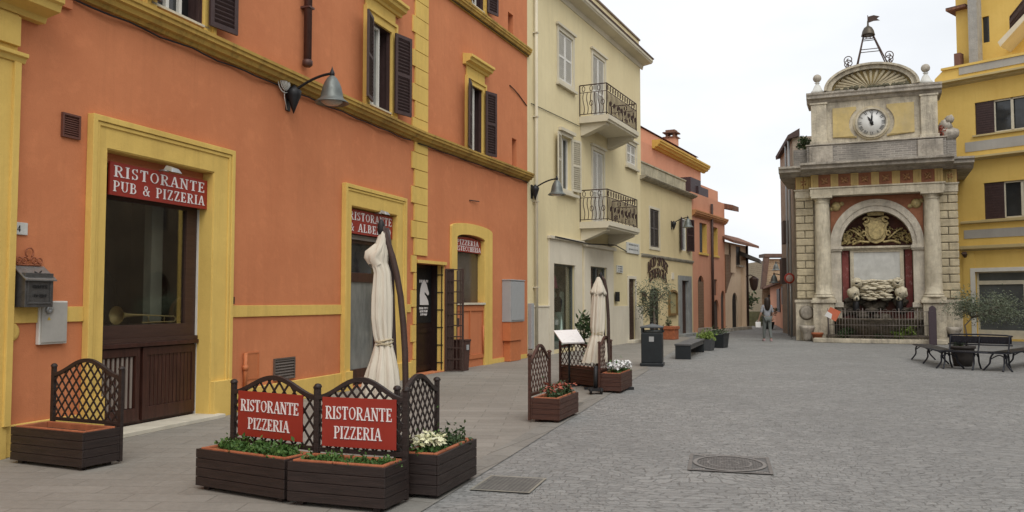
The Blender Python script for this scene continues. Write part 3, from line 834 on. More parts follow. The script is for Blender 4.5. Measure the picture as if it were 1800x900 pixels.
# windows on the first floor
wfo = 0.20
def dressed(parent, L, Rr, Bt, T, capz, mat=YELLOW, out=wfo, capo=0.26, capp=0.26, wing=0.3):
    m = MB()
    m.slab([(L - out, Bt), (L, Bt), (L, T), (Rr, T), (Rr, Bt), (Rr + out, Bt), (Rr + out, T + out), (L - out, T + out)], [], -0.05, -0.002)
    m.slab([(L - out - .015, Bt), (L - out + .05, Bt), (L - out + .05, T + out - .05), (Rr + out - .05, T + out - .05), (Rr + out - .05, Bt), (Rr + out + .015, Bt), (Rr + out + .015, T + out + .015), (L - out - .015, T + out + .015)], [], -0.085, -0.003)
    m.box(L - out + .03, Rr + out - .03, -0.04, -0.004, T + out + .016, capz)
    m.profile([(0, capz), (-.08, capz), (-.10, capz + .05), (-capp * .75, capz + .08), (-capp * .8, capz + .14), (-capp, capz + .16), (-capp, capz + .22), (0, capz + .27)], L - out - wing * .6, Rr + out + wing * .6)
    ws = m.build('window_surround', mat, parent, bevel=0.004)
    m = MB(); m.box(L, L + .012, .0, .25, Bt, T); m.box(Rr - .012, Rr, .0, .25, Bt, T); m.box(L + .012, Rr - .012, .0, .25, T - .012, T); m.build('window_lining', SHUTTER, parent)
    return ws
capz = A.Z(715, 14) - 0.0
dressed(ha, W2L, W2R, zb1 - .01, W2T, W2T + 0.42)
dressed(ha, W1L, W1R, zb1 - .01, W2T, W2T + 0.42)
sw = (W2R - W2L) * 0.56
def half_open(parent, L, Rr, z0, z1, wd, al, ar, pane=PALEGLASS):
    w_ = window(parent, L + .013, L + .013 + (Rr - L) * .62, z0, z1 - .013, .06, WHITEP, pane, 1, .05)
    for hx_, u_, an in (('l', L - .02, al), ('r', Rr + .02, ar)): shutter(w_, u_, z0, wd, z1 - z0, hx_, an * .7, SHUTTER, -.115)
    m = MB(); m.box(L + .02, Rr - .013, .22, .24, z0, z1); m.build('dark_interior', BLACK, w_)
    m = MB(); m.box(Rr - .05, Rr - .013, .02, .06, z0, z1 - .013); m.build('casement_edge', SHUTTER, w_)
    m = MB(); m.box(L - .1, Rr + .1, -.05, .25, z0 - .03, z0 + .002); m.build('sill', CREAMTRIM, w_)
    return w_
half_open(ha, W2L, W2R, W2B, W2T, sw, 24, 20)
half_open(ha, W1L, W1R, W2B, W2T, sw, 24, 12, DARKGLASS)
# iron hooks, downpipe
m = MB(); up = A.U(532, 60)
m.tube([(up, -0.10, ZA), (up, -0.10, A.Z(532, 112))], 0.065, 10)
m.lathe([(0.05, 0), (0.085, .03), (0.085, .10), (.065, .12)], (up, -0.10, A.Z(532, 119)), 10)
for zz in (zb1 + 1.2, zb1 + 2.7): m.box(up - .08, up + .08, -.175, 0, zz, zz + .03)
m.build('downpipe', simple('dark_copper_pipe', (0.12, 0.06, 0.05), 0.5, 0.3, var=0.4, scale=4), ha)
# vents
def louvre(parent, u0, u1, z0, z1, mat, n=9, name='vent'):
    m = MB(); m.box(u0, u1, -0.006, -0.002, z0, z1)
    for i in range(n):
        z = z0 + (z1 - z0) * (i + .5) / n
        M = Matrix.Translation((0, -0.015, z)) @ Matrix.Rotation(R(-40), 4, 'X')
        m.box(u0 + .012, u1 - .012, -0.003, 0.003, -(z1 - z0) / n * .42, (z1 - z0) / n * .42, M)
    m.slab(rect(u0 - .012, u1 + .012, z0 - .012, z1 + .012), [rect(u0 + .012, u1 - .012, z0 + .012, z1 - .012)], -0.03, -0.001)
    return m.build(name, mat, parent)
louvre(ha, *A.r(109, 199, 138, 238), simple('vent_brown', (0.13, 0.05, 0.035), 0.6), 10)
louvre(ha, *A.r(481, 632, 516, 668), simple('vent_grey_brown', (0.16, 0.13, 0.11), 0.5, 0.4), 7)
# shop front of the first portal: window, room, panels
sg = 0.14
Sb, St = A.Z(186, 342, .1), A.Z(186, 283, .1)
swb = A.Z(176, 603, .18)
m = MB()
y = 0.20
gl0, gl1 = P1L + .013, A.U(345, 450, .2)
m.box(P1L + .013, P1R - .013, .12, .17, St - 0.005, P1T - 0.013)        # orange infill over the sign
m.build('transom_panel', ORANGE_PAINT, ha)
m = MB()
fr_in = A.U(327, 450, .2)
m.slab(rect(gl0, gl1, swb, Sb + .05), [rect(gl0 + .03, fr_in, swb + .20, Sb - .03)], y, y + .06)
m.box(gl0, gl1, y - .05, y - .002, swb - .02, swb + .03)
sf = m.build('shop_window', BROWNWOOD, ha); 
m = MB(); m.box(gl0 + .02, fr_in + .02, y + .03, y + .036, swb + .19, Sb - .02); m.build('pane', SHOPGLASS, sf)
m = MB(); pw = (gl1 - gl0)
m.box(gl0, gl1, y + .002, y + .08, 0.06, swb - .021)
# framed panels: left with bars, right with tongue and groove
for a, b in ((gl0 + .02, gl0 + pw * .44), (gl0 + pw * .47, gl1 - .02)):
    zz0, zz1 = .10, swb - .09
    m.slab(rect(a, b, zz0, zz1), [rect(a + .07, b - .07, zz0 + .16, zz1 - .10)], y - .035, y)
m.box(gl0, gl1, y - .07, y - .001, swb - .075, swb - .022)
a, b = gl0 + pw * .47 + .07, gl1 - .09
n = 12
for i in range(n): m.box(a + (b - a) * i / n + .005, a + (b - a) * (i + 1) / n - .005, y - .022, y, .26, swb - .19)
m.build('lower_panel', REDWOOD, ha, bevel=0.003)
m = MB(); a, b = gl0 + .09, gl0 + pw * .44 - .07
for i in range(9): m.box(a + (b - a) * i / 9 + .01, a + (b - a) * (i + 1) / 9 - .035, y - .015, y - .002, .27, swb - .2)
m.build('radiator_bars', simple('panel_grey_bars', (.26, .22, .19), .5), ha)
m = MB(); m.box(gl1 + .004, gl1 + .075, y - .03, y + .03, 0.05, Sb + .0); m.build('shutter_guide', WHITEP, ha)
m = MB(); m.box(gl1 + .08, P1R - .013, y - .02, y + .05, 0.02, Sb); m.build('door_post', BLACK, ha)
m = MB(); m.box(P1L + .05, P1R + 0.10, -0.24, .18, 0.003, 0.058); m.build('doorstep', DOORSTONE, ha, bevel=0.008)
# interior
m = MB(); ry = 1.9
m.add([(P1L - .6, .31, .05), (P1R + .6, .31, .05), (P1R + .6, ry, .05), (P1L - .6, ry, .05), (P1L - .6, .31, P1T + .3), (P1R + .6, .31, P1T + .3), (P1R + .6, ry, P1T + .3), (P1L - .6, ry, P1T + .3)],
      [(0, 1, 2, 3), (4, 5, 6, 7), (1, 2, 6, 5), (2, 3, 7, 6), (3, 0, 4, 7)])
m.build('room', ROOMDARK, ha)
m = MB(); m.box(gl0, gl1, y + .07, .62, swb + .16, swb + .20); m.build('inner_sill', WOODFLOOR, ha)
m = MB(); m.box(P1R - .42, P1R - .20, .62, .74, .1, P1T - .1); m.box(P1L + .2, P1L + .62, 1.3, 1.32, swb + .35, swb + .85); m.build('interior_column', simple('pale_interior_paint', (.62, .60, .48), .8), ha)
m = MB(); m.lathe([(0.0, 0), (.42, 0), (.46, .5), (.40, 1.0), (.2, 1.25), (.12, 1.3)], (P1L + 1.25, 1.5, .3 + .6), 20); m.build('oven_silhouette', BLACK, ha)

# rows of worn marks for writing too small to read
def marks(mb, x0, x1, z0, z1, y):
    x = x0; rr = random.Random(int(x0 * 1000)); h = z1 - z0
    while x < x1 - h * .3:
        w = h * rr.uniform(.35, .7)
        if rr.random() > .14:
            mb.box(x, x + w * .35, y - .002, y, z0, z1); mb.box(x + w * .36, x + w * .8, y - .002, y, z0 + h * rr.choice((0, .4, .75)), z0 + h * rr.choice((.8, 1)))
        x += w
# restaurant signs
def sign_thing(fr, name, label, u0, u1, z0, z1, lines, y=0.0, th=0.03, group=None, gap=0.10, cat='sign', rot=None, arch=0, margin=.05):
    w, h = u1 - u0, z1 - z0
    t = frthing(fr, name, label, cat, group, (u0 + u1) / 2, y, z0)
    m = MB()
    m.slab(rect(-w / 2, w / 2, 0, h) if not arch else [(-w / 2, 0), (w / 2, 0), (w / 2, h)] + [(w / 2 - w * i / 8, h + arch * math.sin(PI * i / 8)) for i in range(1, 8)] + [(-w / 2, h)], [], -th, 0)
    m.build('board', SIGNRED, t, bevel=0.003)
    m = MB(); n = len(lines)
    for i, (s, a, b, c0, c1) in enumerate(lines):
        letters(m, s, -w / 2 + w * a, -w / 2 + w * b, h * c0, h * c1, -th - .0005, gap)
    m.build('lettering', LETTER, t)
    return t
sL, sR = A.U(186, 320, .1), A.U(358, 345, .1)
sR = min(sR, P1R - .016); sL = max(sL, P1L + .016)
sign_thing(A, 'restaurant_sign', 'red sign reading RISTORANTE PUB & PIZZERIA above the open shop window', sL, sR, Sb, St,
           [('RISTORANTE', .035, .965, .56, .90), ('PUB & PIZZERIA', .03, .965, .12, .44)], y=.072, gap=.16)
def spot(fr, u, z, y, label):
    t = frthing(fr, 'spotlight', label, 'spotlight', 'small spotlights over the red signs', u, y, z)
    m = MB(); m.tube([(0, 0, .03), (0, -.10, .05), (0, -.2, .03)], .012, 6); m.build('arm', STEEL, t)
    m = MB(); m.add([(-.10, -.20, .04), (.10, -.20, .04), (.10, -.34, .0), (-.10, -.34, .0), (-.05, -.2, .10), (.05, -.2, .10), (.06, -.31, .06), (-.06, -.31, .06)],
                    [(0, 1, 2, 3), (4, 5, 6, 7), (0, 1, 5, 4), (1, 2, 6, 5), (2, 3, 7, 6), (3, 0, 4, 7)]); m.build('lamp_head', STEEL, t, bevel=.008)
spot(A, A.U(274, 295, .1), A.Z(274, 302, -.05), .10, 'small metal spotlight above the sign reading PUB & PIZZERIA')

# second portal: sign, brown glazed door
S2t, S2b = A.Z(614, 367, .1), A.Z(614, 410, .1)
sign_thing(A, 'restaurant_sign', 'red sign over the glazed door, half hidden by the tall folded umbrella', P2L + .016, P2R - .016, S2b, S2t,
           [('RISTORANTE', .04, .97, .56, .90), ('& ALBERGO', .04, .95, .10, .44)], y=.072, gap=.16)
spot(A, A.U(655, 370, .1), A.Z(655, 376, -.05), .10, 'small metal spotlight above the sign behind the folded umbrella')
m = MB(); m.box(P2L + .013, P2R - .013, .12, .17, S2t + .004, P2T - .013); m.build('transom_panel', ORANGE_PAINT, ha)
m = MB(); m.box(P2L + .013, P2R - .013, .15, .20, S2b - .09, S2b - .004); m.build('lintel_strip', simple('grey_lintel', (.35, .31, .27), .7), ha)
dz = A.Z(614, 482, .2)
m = MB(); m.slab(rect(P2L + .013, P2R - .013, 0.03, S2b - .09), [rect(P2L + .12, P2R - .12, dz + .04, S2b - .16), rect(P2L + .14, P2R - .46, .32, dz - .14)], .20, .26)
dr = m.build('door', REDWOOD, ha, bevel=.004)
m = MB(); m.box(P2L + .1, P2R - .1, .232, .24, dz + .0, S2b - .12); m.build('pane', DARKGLASS, dr)
m = MB(); m.box(P2L + .12, P2R - .4, .232, .24, .28, dz - .1); m.build('pane', PALEGLASS, dr)
m = MB(); m.tube([(P2L + .09, .20, 1.15), (P2L + .09, .10, 1.15), (P2L + .09, .10, 1.55), (P2L + .09, .20, 1.55)], .014, 8); m.box(P2L + .06, P2L + .13, .185, .199, 1.1, 1.6); m.build('handle', STEEL, dr)
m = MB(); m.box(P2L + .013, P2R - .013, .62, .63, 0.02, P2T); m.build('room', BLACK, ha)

# small things on the wall
def numplate(fr, u0, u1, z0, z1, label):
    t = frthing(fr, 'number_plate', label, 'number plate', None, (u0 + u1) / 2, 0, z0)
    w, h = u1 - u0, z1 - z0
    m = MB(); m.box(-w / 2, w / 2, -.02, -.001, 0, h); m.build('plate', MARBLE, t, bevel=.004)
    m = MB(); letters(m, '4', -h * .18, h * .18, h * .25, h * .75, -.0205); m.build('numeral', BLACK, t)
numplate(A, *A.r(15, 389, 47, 411), 'white marble house number plate beside the left yellow portal')
# mailbox
u0, u1, z0, z1 = A.r(22, 466, 72, 540)
mt = frthing(A, 'mailbox', 'dark pewter mailbox with sloping lid and iron scrolls on top', 'mailbox', None, (u0 + u1) / 2, -.02, z0)
w = u1 - u0; h = z1 - z0
m = MB(); m.box(-w / 2, w / 2, -.16, -.001, 0, h * .82)
m.slab(rect(-w / 2 + .025, w / 2 - .025, .03, h * .72), [rect(-w / 2 + .045, w / 2 - .045, .05, h * .68)], -.168, -.161)
m.build('box', PEWTER, mt, bevel=.006)
m = MB(); m.add([(-w / 2 - .02, 0, h), (w / 2 + .02, 0, h), (w / 2 + .02, -.19, h * .66), (-w / 2 - .02, -.19, h * .66), (-w / 2 - .02, 0, h * .97), (w / 2 + .02, 0, h * .97), (w / 2 + .02, -.19, h * .63), (-w / 2 - .02, -.19, h * .63)],
                [(0, 1, 2, 3), (4, 5, 6, 7), (0, 1, 5, 4), (1, 2, 6, 5), (2, 3, 7, 6), (3, 0, 4, 7)]); m.build('lid', simple('lid_pewter', (.25, .245, .235), .4, .6, var=.3, scale=10), mt)
m = MB(); m.tube([(-.04, -.13, h * .85), (0, -.145, h * .80), (.05, -.125, h * .87)], .008, 6); m.lathe([(0, 0), (.03, 0), (.03, .01), (0, .01)], (0, -.115, h * .80), 12); m.build('emblem', BLACK, mt)
m = MB(); marks(m, -w * .26, w * .26, h * .45, h * .53, -.1685); marks(m, -w * .2, w * .24, h * .24, h * .31, -.1685); m.build('lettering', BLACK, mt)
m = MB()
for cx, r, a0, fl in ((-.13, .045, 0, 1), (-.06, .05, 0, 1), (.06, .05, 180, -1), (.13, .045, 180, -1)): m.tube(scroll((cx, h + .05), r, 1.2, a0, 16, -.01, fl), .008, 5)
m.tube(tube_arc((0, h + .14), .05, -60, 240, 14, y=-.01), .008, 5); m.tube([(-.15, -.01, h + .01), (.15, -.01, h + .01)], .008, 5)
m.build('scrollwork', simple('rusty_scroll', (.34, .11, .05), .7), mt)
# meter box
u0, u1, z0, z1 = A.r(64, 529, 113, 606)
mt = frthing(A, 'meter_box', 'pale grey metal meter box with round lock below the mailbox', 'meter box', None, (u0 + u1) / 2, 0, z0)
w = u1 - u0; h = z1 - z0
m = MB(); m.box(-w / 2, w / 2, -.05, -.001, 0, h); m.build('casing', WHITEP, mt, bevel=.006)
m = MB(); m.box(-w / 2 + .015, w / 2 - .015, -.066, -.051, .02, h - .015); m.build('door', METERBOX, mt, bevel=.004)
m = MB(); m.lathe([(.045, 0), (.045, .02), (.02, .022), (0, .012)], (-w * .22, -.067, h * .80), 16, M=Matrix.Rotation(R(90), 4, 'X')); m.build('lock', STEEL, mt)
m = MB(); m.add([(-w * .27, -.068, h * .56), (-w * .15, -.068, h * .56), (-w * .21, -.068, h * .64)], [(0, 1, 2)]); m.build('warning_label', simple('warning_yellow', (.6, .4, .05), .5), mt)
# orange painted hatch, pipe, bell
m = MB(); u0, u1, z0, z1 = A.r(432, 620, 455, 668)
m.slab(rect(u0, u1, z0, z1), [rect(u0 + .02, u1 - .02, z0 + .02, z1 - .02)], -.012, -.001); m.box(u0 + .02, u1 - .02, -.006, -.001, z0 + .02, z1 - .02)
m.tube([(u0 - .06, -.04, .34), (u0 - .06, -.04, z1 + .0)], .03, 8); m.lathe([(.045, 0), (.045, .06), (.03, .07)], (u0 - .06, -.04, z0 + .15), 8)
m.build('gas_hatch', ORANGE_PAINT, ha)
m = MB(); q = A.at(712, 448); m.box(q[0] - .02, q[0] + .06, -.05, -.001, q[1] - .08, q[1] + .08); m.build('junction_box', ORANGE_PAINT, ha)
m = MB(); q = A.at(399, 528); m.box(q[0] + .05, q[0] + .11, -.05, -.001, q[1] - .05, q[1] + .05); m.build('doorbell', BLACK, ha)
m = MB(); q = A.at(17, 584); m.lathe([(.10, 0), (.10, .02), (.08, .035), (.05, .04), (0, .03)], (q[0], -.001, q[1]), 20, M=Matrix.Rotation(R(90), 4, 'X')); m.build('wall_boss', YELLOW, ha)

# trombone lying in the window
tr = frthing(A, 'trombone', 'brass trombone lying on the sill behind the shop window', 'trombone', None, A.U(203, 550, .36), .36, swb + .205)
m = MB()
Mx = Matrix.Rotation(R(90), 4, 'Y')
m.lathe([(.13, 0), (.10, .03), (.055, .09), (.03, .18), (.018, .34), (.012, .5)], (0, -.02, .13), 20, M=Mx, cap=False)
m.build('bell', BRASS, tr)
m = MB(); m.tube([(.45, -.02, .13), (1.15, -.02, .10)] + tube_arc((1.15, .06), .04, 90, -90, 8, y=-.02) + [(.5, -.02, .02)], .010, 8)
m.tube([(.62, -.02, .125), (.62, -.02, .02)], .007, 6); m.tube([(.95, -.02, .11), (.95, -.02, .02)], .007, 6)
m.build('slide', BRASS, tr)
tr.scale = (.9,) * 3
gt = frthing(A, 'guitar', 'wooden guitar leaning at the right side of the shop window', 'guitar', None, A.U(312, 550, .45), .47, swb + .205)
m = MB(); M = Matrix.Rotation(R(18), 4, 'Y')
m.slab([(.15 * math.cos(t) * (1 - .25 * math.sin(t)), .18 + .18 * math.sin(t)) for t in [2 * PI * i / 20 for i in range(20)]], [], -.03, .03, M=M); m.build('body', simple('guitar_wood', (.22, .10, .04), .3), gt)
m = MB(); m.box(-.018, .018, -.04, -.02, .3, 1.0, M); m.box(-.03, .03, -.04, -.02, 1.0, 1.12, M); m.build('neck', BROWNWOOD, gt)

# wall lamps: cone bracket, curved arm, bell shade
def make_lamp(label, group, mat=IRON, shade=GREYIRON, wired=False):
    t = thing('wall_lamp', label, 'street lamp', group=group)
    m = MB()
    m.lathe([(.005, -.30), (.05, -.18), (.11, -.02), (.12, .06), (.05, .12), (.02, .15)], (0, -.12, 0), 14)
    m.box(-.05, .05, -.03, 0, -.25, .15); m.build('bracket', mat, t)
    m = MB(); pts = [(0, -.12, .05)] + [(0, -.12 - .68 * f, .05 + .23 * math.sin(f * PI * .5) ** .9) for f in [i / 12 for i in range(1, 13)]]
    m.tube(pts, .022, 8); m.lathe([(.035, -.02), (.042, .03), (.028, .07), (.014, .10), (0, .15)], (0, -.80, .25), 10); m.build('arm', mat, t)
    m = MB(); m.lathe([(.04, .37), (.075, .335), (.115, .27), (.145, .19), (.165, .10), (.175, .04), (.185, .015), (.25, -.035), (.265, -.055), (.25, -.06), (.175, -.0), (.15, .10), (.12, .21), (.04, .33)], (0, -.80, -.13), 28, cap=False)
    sh = m.build('lamp_shade', shade, t)
    m = MB(); m.lathe([(.17, .0), (.165, -.04), (.10, -.08), (0, -.09)], (0, -.80, -.13), 20); m.build('diffuser', simple('lamp_diffuser', (.45, .43, .38), .3), sh)
    return t
lamp = make_lamp('large bell lamp on a curved arm on the orange wall below the ochre string course', 'wall lamps with bell shades')
q = A.at(505, 160); lamp.location = A.w(q[0], 0, q[1] - .07); lamp.rotation_euler = (0, 0, A.rot); lamp.scale = (1.02,) * 3
def lamp_at(fr, px, py, label, s=1.0, turn=0):
    c = copy_tree(lamp); c['label'] = label; q = fr.at(px, py); c.location = fr.w(q[0], 0, q[1]); c.rotation_euler = (0, 0, fr.rot + turn); c.scale = (s,) * 3
    return c
m = MB(); q = A.at(497, 146)
for rr, dd in ((.17, 0), (.13, .02), (.11, .035), (.09, .045), (.07, .055), (.05, .06), (.03, .065)): m.tube(tube_arc((0, 0), rr, 0, 360, 18, y=-.06 - dd), .009, 5)
m.tube([(0, -.06, -.08), (.03, -.05, -.25), (.12, -.04, -.42)], .006, 5)
cb = m.build('cable_coil', WHITEP); cb.location = A.w(q[0] - .05, 0, q[1]); cb.rotation_euler = (0, 0, A.rot)
tag(cb, 'white coil of cable beside the nearest wall lamp', 'cable')

# ================================================================== SECOND ORANGE HOUSE
ZB = 12.5
hb = frthing(B, 'orange_house', 'orange house between the yellow quoin strip and the tall cream house', 'house')
L = B.U(927)
zc1 = B.Z(923, 309); zc0 = B.Z(923, 321)
zc0 = zb0; zc1 = zb1
dL, dR, dT = B.U(731.5), B.U(781, 500), B.Z(780, 466)
awL, awR, awT, awB = B.U(800, 500), B.U(849, 500), B.Z(847, 424), B.Z(849, 532)
aoL, aoR = B.U(790, 500), B.U(862, 500)
w3 = (B.U(822, 200), B.U(846, 200), B.Z(846, 273), B.Z(846, 160))
w4 = (B.U(826, 10), B.U(849, 10), B.Z(849, 22), B.Z(849, -75))
slot1 = B.r(900, 242, 908, 291); slot2 = B.r(893, 20, 902, 61)
mb = MB()
mb.slab(rect(0.004, L, 0, ZB), [rect(dL, dR, .02, dT), archpoly(awL, awR, awB, awT - .0, .10), rect(*w3), rect(*w4), rect(*slot1), rect(*slot2)], 0.0, .3)
body(mb, 0.004, L, .302, 8.8, ZB)
mb.build('wall', ORANGE_B, hb)
m = MB(); m.box(slot1[0] - .02, slot1[1] + .02, .2, .21, slot1[2] - .02, slot1[3] + .02); m.box(slot2[0] - .02, slot2[1] + .02, .2, .21, slot2[2] - .02, slot2[3] + .02)
m.build('slot_backing', simple('slot_red', (.22, .06, .03), .9), hb)
course(hb, 0.034, L + .02, zc0, zc1, .22)
z2 = B.Z(926, 100)
course(hb, 0.034, L + .02, z2, z2 + .22, .16)
m = MB(); m.tube([(i * L / 20, -.06, z2 + .02 - .0 * i) for i in range(21)], .01, 5); m.tube([(i * L / 30, -.05 - .02 * math.sin(i), zc0 - .03) for i in range(31)], .012, 5); m.build('cable', BLACK, hb)
dressed(hb, w3[0], w3[1], zc1 - .01, w3[3], w3[3] + .42, out=.16, wing=.22)
half_open(hb, *w3, .44, 26, 22, DARKGLASS)
dressed(hb, w4[0], w4[1], z2 + .21, w4[3], w4[3] + .4, out=.10, wing=.22, capp=.2)
half_open(hb, *w4, .44, 26, 22, DARKGLASS)
m = MB(); quoin_boxes(m, lambda i: .001, lambda i: B.U(748.5), dT + .12); m.build('quoin', YELLOW, hb)
m = MB()
a_ = B.at(895, 150); e_ = B.at(925, 186)
m.tube([(a_[0], -.02, a_[1]), (a_[0] + .3, -.03, a_[1] - .05), ((a_[0] + e_[0]) / 2, -.02, (a_[1] + e_[1]) / 2 + .04), (e_[0], -.02, e_[1])], .014, 5)
a_ = B.at(824, 352); m.tube([(a_[0], -.02, a_[1]), (a_[0] + .5, -.05, a_[1] + .02)], .012, 5)
m.build('wire', BLACK, hb)
# black club door and grille
m = MB(); m.box(dL, dR + .06, -.04, -.002, dT, dT + .07)
m.box(dR - .012, dR + .001, 0, .17, .02, dT)
m.build('door_surround', YELLOW, hb)
m = MB(); ym = .34
split = B.U(759, 560, ym)
m.box(dL - .1, split + .35, ym, ym + .05, .03, dT + .1)
m.slab(rect(dL - .08, split, .06, 2.0 * .5), [rect(dL + .05, split - .1, .16, .9)], ym - .02, ym - .001)
m.box(dR - .012, dR + .001, .171, .6, .02, dT)  # inner jamb coloured dark in place of the shaded interior
dd = m.build('door', simple('black_brown_door', (.028, .015, .012), .35, var=.3), hb)
m = MB(); m.box(dL - .06, split - .02, ym - .012, ym - .002, 1.12, dT - .08); m.build('pane', BLACK, dd)
m = MB()
for zz in (.2, .6, 1.0, 1.4, 1.8, 2.2): m.box(dR - .03, dR - .013, 0.02, .2, zz, zz + .02)
for k in range(2): m.box(dR - .035, dR - .016, .04 + k * .13, .06 + k * .13, .05, dT - .03)
m.build('grille', BLACK, hb)
# horse head emblem with lines of writing
cl = frthing(B, 'club_sign', 'white horse head emblem with small writing on the black door', 'emblem', None, B.U(744, 520, ym), ym - .016, 0)
hx = [(-.16, 0), (.19, 0), (.17, .10), (.09, .22), (.03, .27), (.02, .34), (.08, .30), (.15, .25), (.19, .26), (.20, .31), (.15, .42), (.11, .53), (.05, .61), (.01, .66), (-.02, .62), (-.09, .55), (-.14, .42), (-.165, .25)]
zh = B.Z(744, 536, ym); s = .95
m = MB(); m.slab([(x * s * 1.25, zh + z * s * .92) for x, z in hx], [], -.004, 0); m.build('horse_head', LETTER, cl)
m = MB()
marks(m, -.22, .22, B.Z(744, 497, ym), B.Z(744, 492, ym), 0)
for k in range(3): marks(m, -.22 + .03 * k, .22 - .03 * k, zh - .10 - .07 * k, zh - .05 - .07 * k, 0)
m.build('lettering', LETTER, cl)
# folding gate leaf standing open
gt = frthing(B, 'folding_gate', 'brown folding grille gate standing open beside the black door', 'gate', None, dR + .04, -.01, .02)
m = MB(); gd = .38; gh = dT - .1
m.box(-.03, .03, -.0, -.05, 0, gh); m.box(-.02, .02, -gd, -gd - .05, 0, gh)
for k in range(4): m.box(-.008, .012, -.05 - .08 * k - .05, -.05 - .08 * k - .07, 0.05, gh - .05)
for zz in [gh * i / 9 for i in range(10)]: m.box(-.014, .006, -.04, -gd, zz * .985, zz * .985 + .025)
m.box(.021, .04, -.03, -gd * .5, 0, gh)
m.build('leaf', RUSTIRON, gt)
m = MB(); m.box(-.035, .035, -gd * .7, -gd * .85, 1.0, 1.2); m.build('lock_case', RUSTIRON, gt)
gt.rotation_euler = (0, 0, B.rot + R(14))
# arched window
m = MB()
oT = B.Z(862, 410); n = 12
c = (aoL + aoR) / 2; a = (aoR - aoL) / 2; ca, aa = (awL + awR) / 2, (awR - awL) / 2
outer = [(aoL, 0), (awL, 0), (awL, awT)] + [(ca - aa * math.cos(PI * i / n), awT + .10 * math.sin(PI * i / n)) for i in range(1, n)] + [(awR, awT), (awR, 0), (aoR, 0), (aoR, oT)] + [(c + a * math.cos(PI * i / n), oT + .13 * math.sin(PI * i / n)) for i in range(1, n)] + [(aoL, oT)]
m.slab(outer, [], -.06, -.002)
m.box(awR - .012, awR, -.05, .2, awB, awT); m.build('arch_surround', YELLOW, hb, bevel=.006)
m = MB(); m.box(awL - .05, awR + .02, -.07, -.003, awB - .05, awB); m.build('sill', CREAMTRIM, hb)
m = MB(); m.slab(rect(awL + .01, awR - .01, .2, awB - .07), [rect(awL + .05, ca - .03, .3, awB - .2), rect(ca + .03, awR - .05, .3, awB - .2)], -.03, -.002)
m.tube([(awR - .06, -.04, .3), (awR - .06, -.04, 1.0)], .02, 6); m.build('lower_panel', ORANGE_PAINT, hb)
m = MB(); m.box(awL + .001, awR - .001, .14, .15, awB, awT + .1); m.build('window_pane', simple('brown_tinted_pane', (.085, .066, .05), .15, var=.6, scale=1.2, spec=.6, aniso=(2, 1, .5)), hb)
sign_thing(B, 'pizzeria_sign', 'red arched sign reading PIZZERIA BISTECCHERIA in the head of the arched window', awL + .02, awR - .02, B.Z(800, 441, .05), awT - .02,
           [('PIZZERIA', .10, .90, .56, .98), ('BISTECCHERIA', .02, .98, .08, .48)], y=.08, gap=.12, arch=.07)
for a_, b_ in segs(aoR + .002, L - .12): 
    m = MB(); m.box(a_, b_, -.03, -.002, 0, .12); m.build('plinth', YELLOW, hb)
# grey utility cabinet with orange box below
u0, u1, z0, z1 = B.r(886, 492, 922, 567, -.3)
u0 = B.U(886, 530, -.06); u1 = B.U(922, 530, -.26)
ct = frthing(B, 'utility_cabinet', 'tall grey electrical cabinet on the orange wall with an orange base below', 'cabinet', None, (u0 + u1) / 2, 0, 0)
w = u1 - u0; zz1, zz0 = B.Z(886, 492, -.32), B.Z(886, 567, -.32)
m = MB(); m.box(-w / 2, w / 2, -.26, -.002, zz0, zz1); m.box(-w / 2 - .02, w / 2 + .02, -.28, -.003, zz1 + .001, zz1 + .03); m.build('casing', GREYBOX, ct, bevel=.008)
m = MB(); m.box(-w / 2 + .03, w / 2 - .03, -.275, -.261, zz0 + .04, zz1 - .04); m.build('door', GREYBOX, ct, bevel=.006)
z3 = B.Z(887, 601, -.28)
m = MB(); m.box(-w / 2 + .02, w / 2 - .04, -.24, -.003, z3, zz0 - .003); m.build('orange_box', ORANGE_PAINT, ct, bevel=.006)
m = MB(); m.box(-w / 2 + .10, w / 2 - .12, -.2, -.003, .01, z3 - .003); m.build('pedestal', ORANGE_PAINT, ct, bevel=.006)
# brown bin by the gate
bt = frthing(B, 'litter_bin', 'small brown square bin against the orange wall beside the gate', 'bin', None, B.U(808, 620, -.2), -.24, 0.004)
m = MB(); m.add([(-.13, -.13, 0), (.13, -.13, 0), (.13, .13, 0), (-.13, .13, 0), (-.165, -.165, .68), (.165, -.165, .68), (.165, .165, .68), (-.165, .165, .68)],
                [(0, 3, 2, 1), (0, 1, 5, 4), (1, 2, 6, 5), (2, 3, 7, 6), (3, 0, 4, 7), (4, 5, 6, 7)]); m.build('bin_body', BROWNPL, bt, bevel=.01)
m = MB(); m.slab(rect(-.175, .175, .68, .72), [], -.175, .175); m.build('rim', BROWNPL, bt, bevel=.008)
m = MB(); m.box(-.06, .06, -.172, -.162, .48, .60); m.build('sticker', GREYBOX, bt)

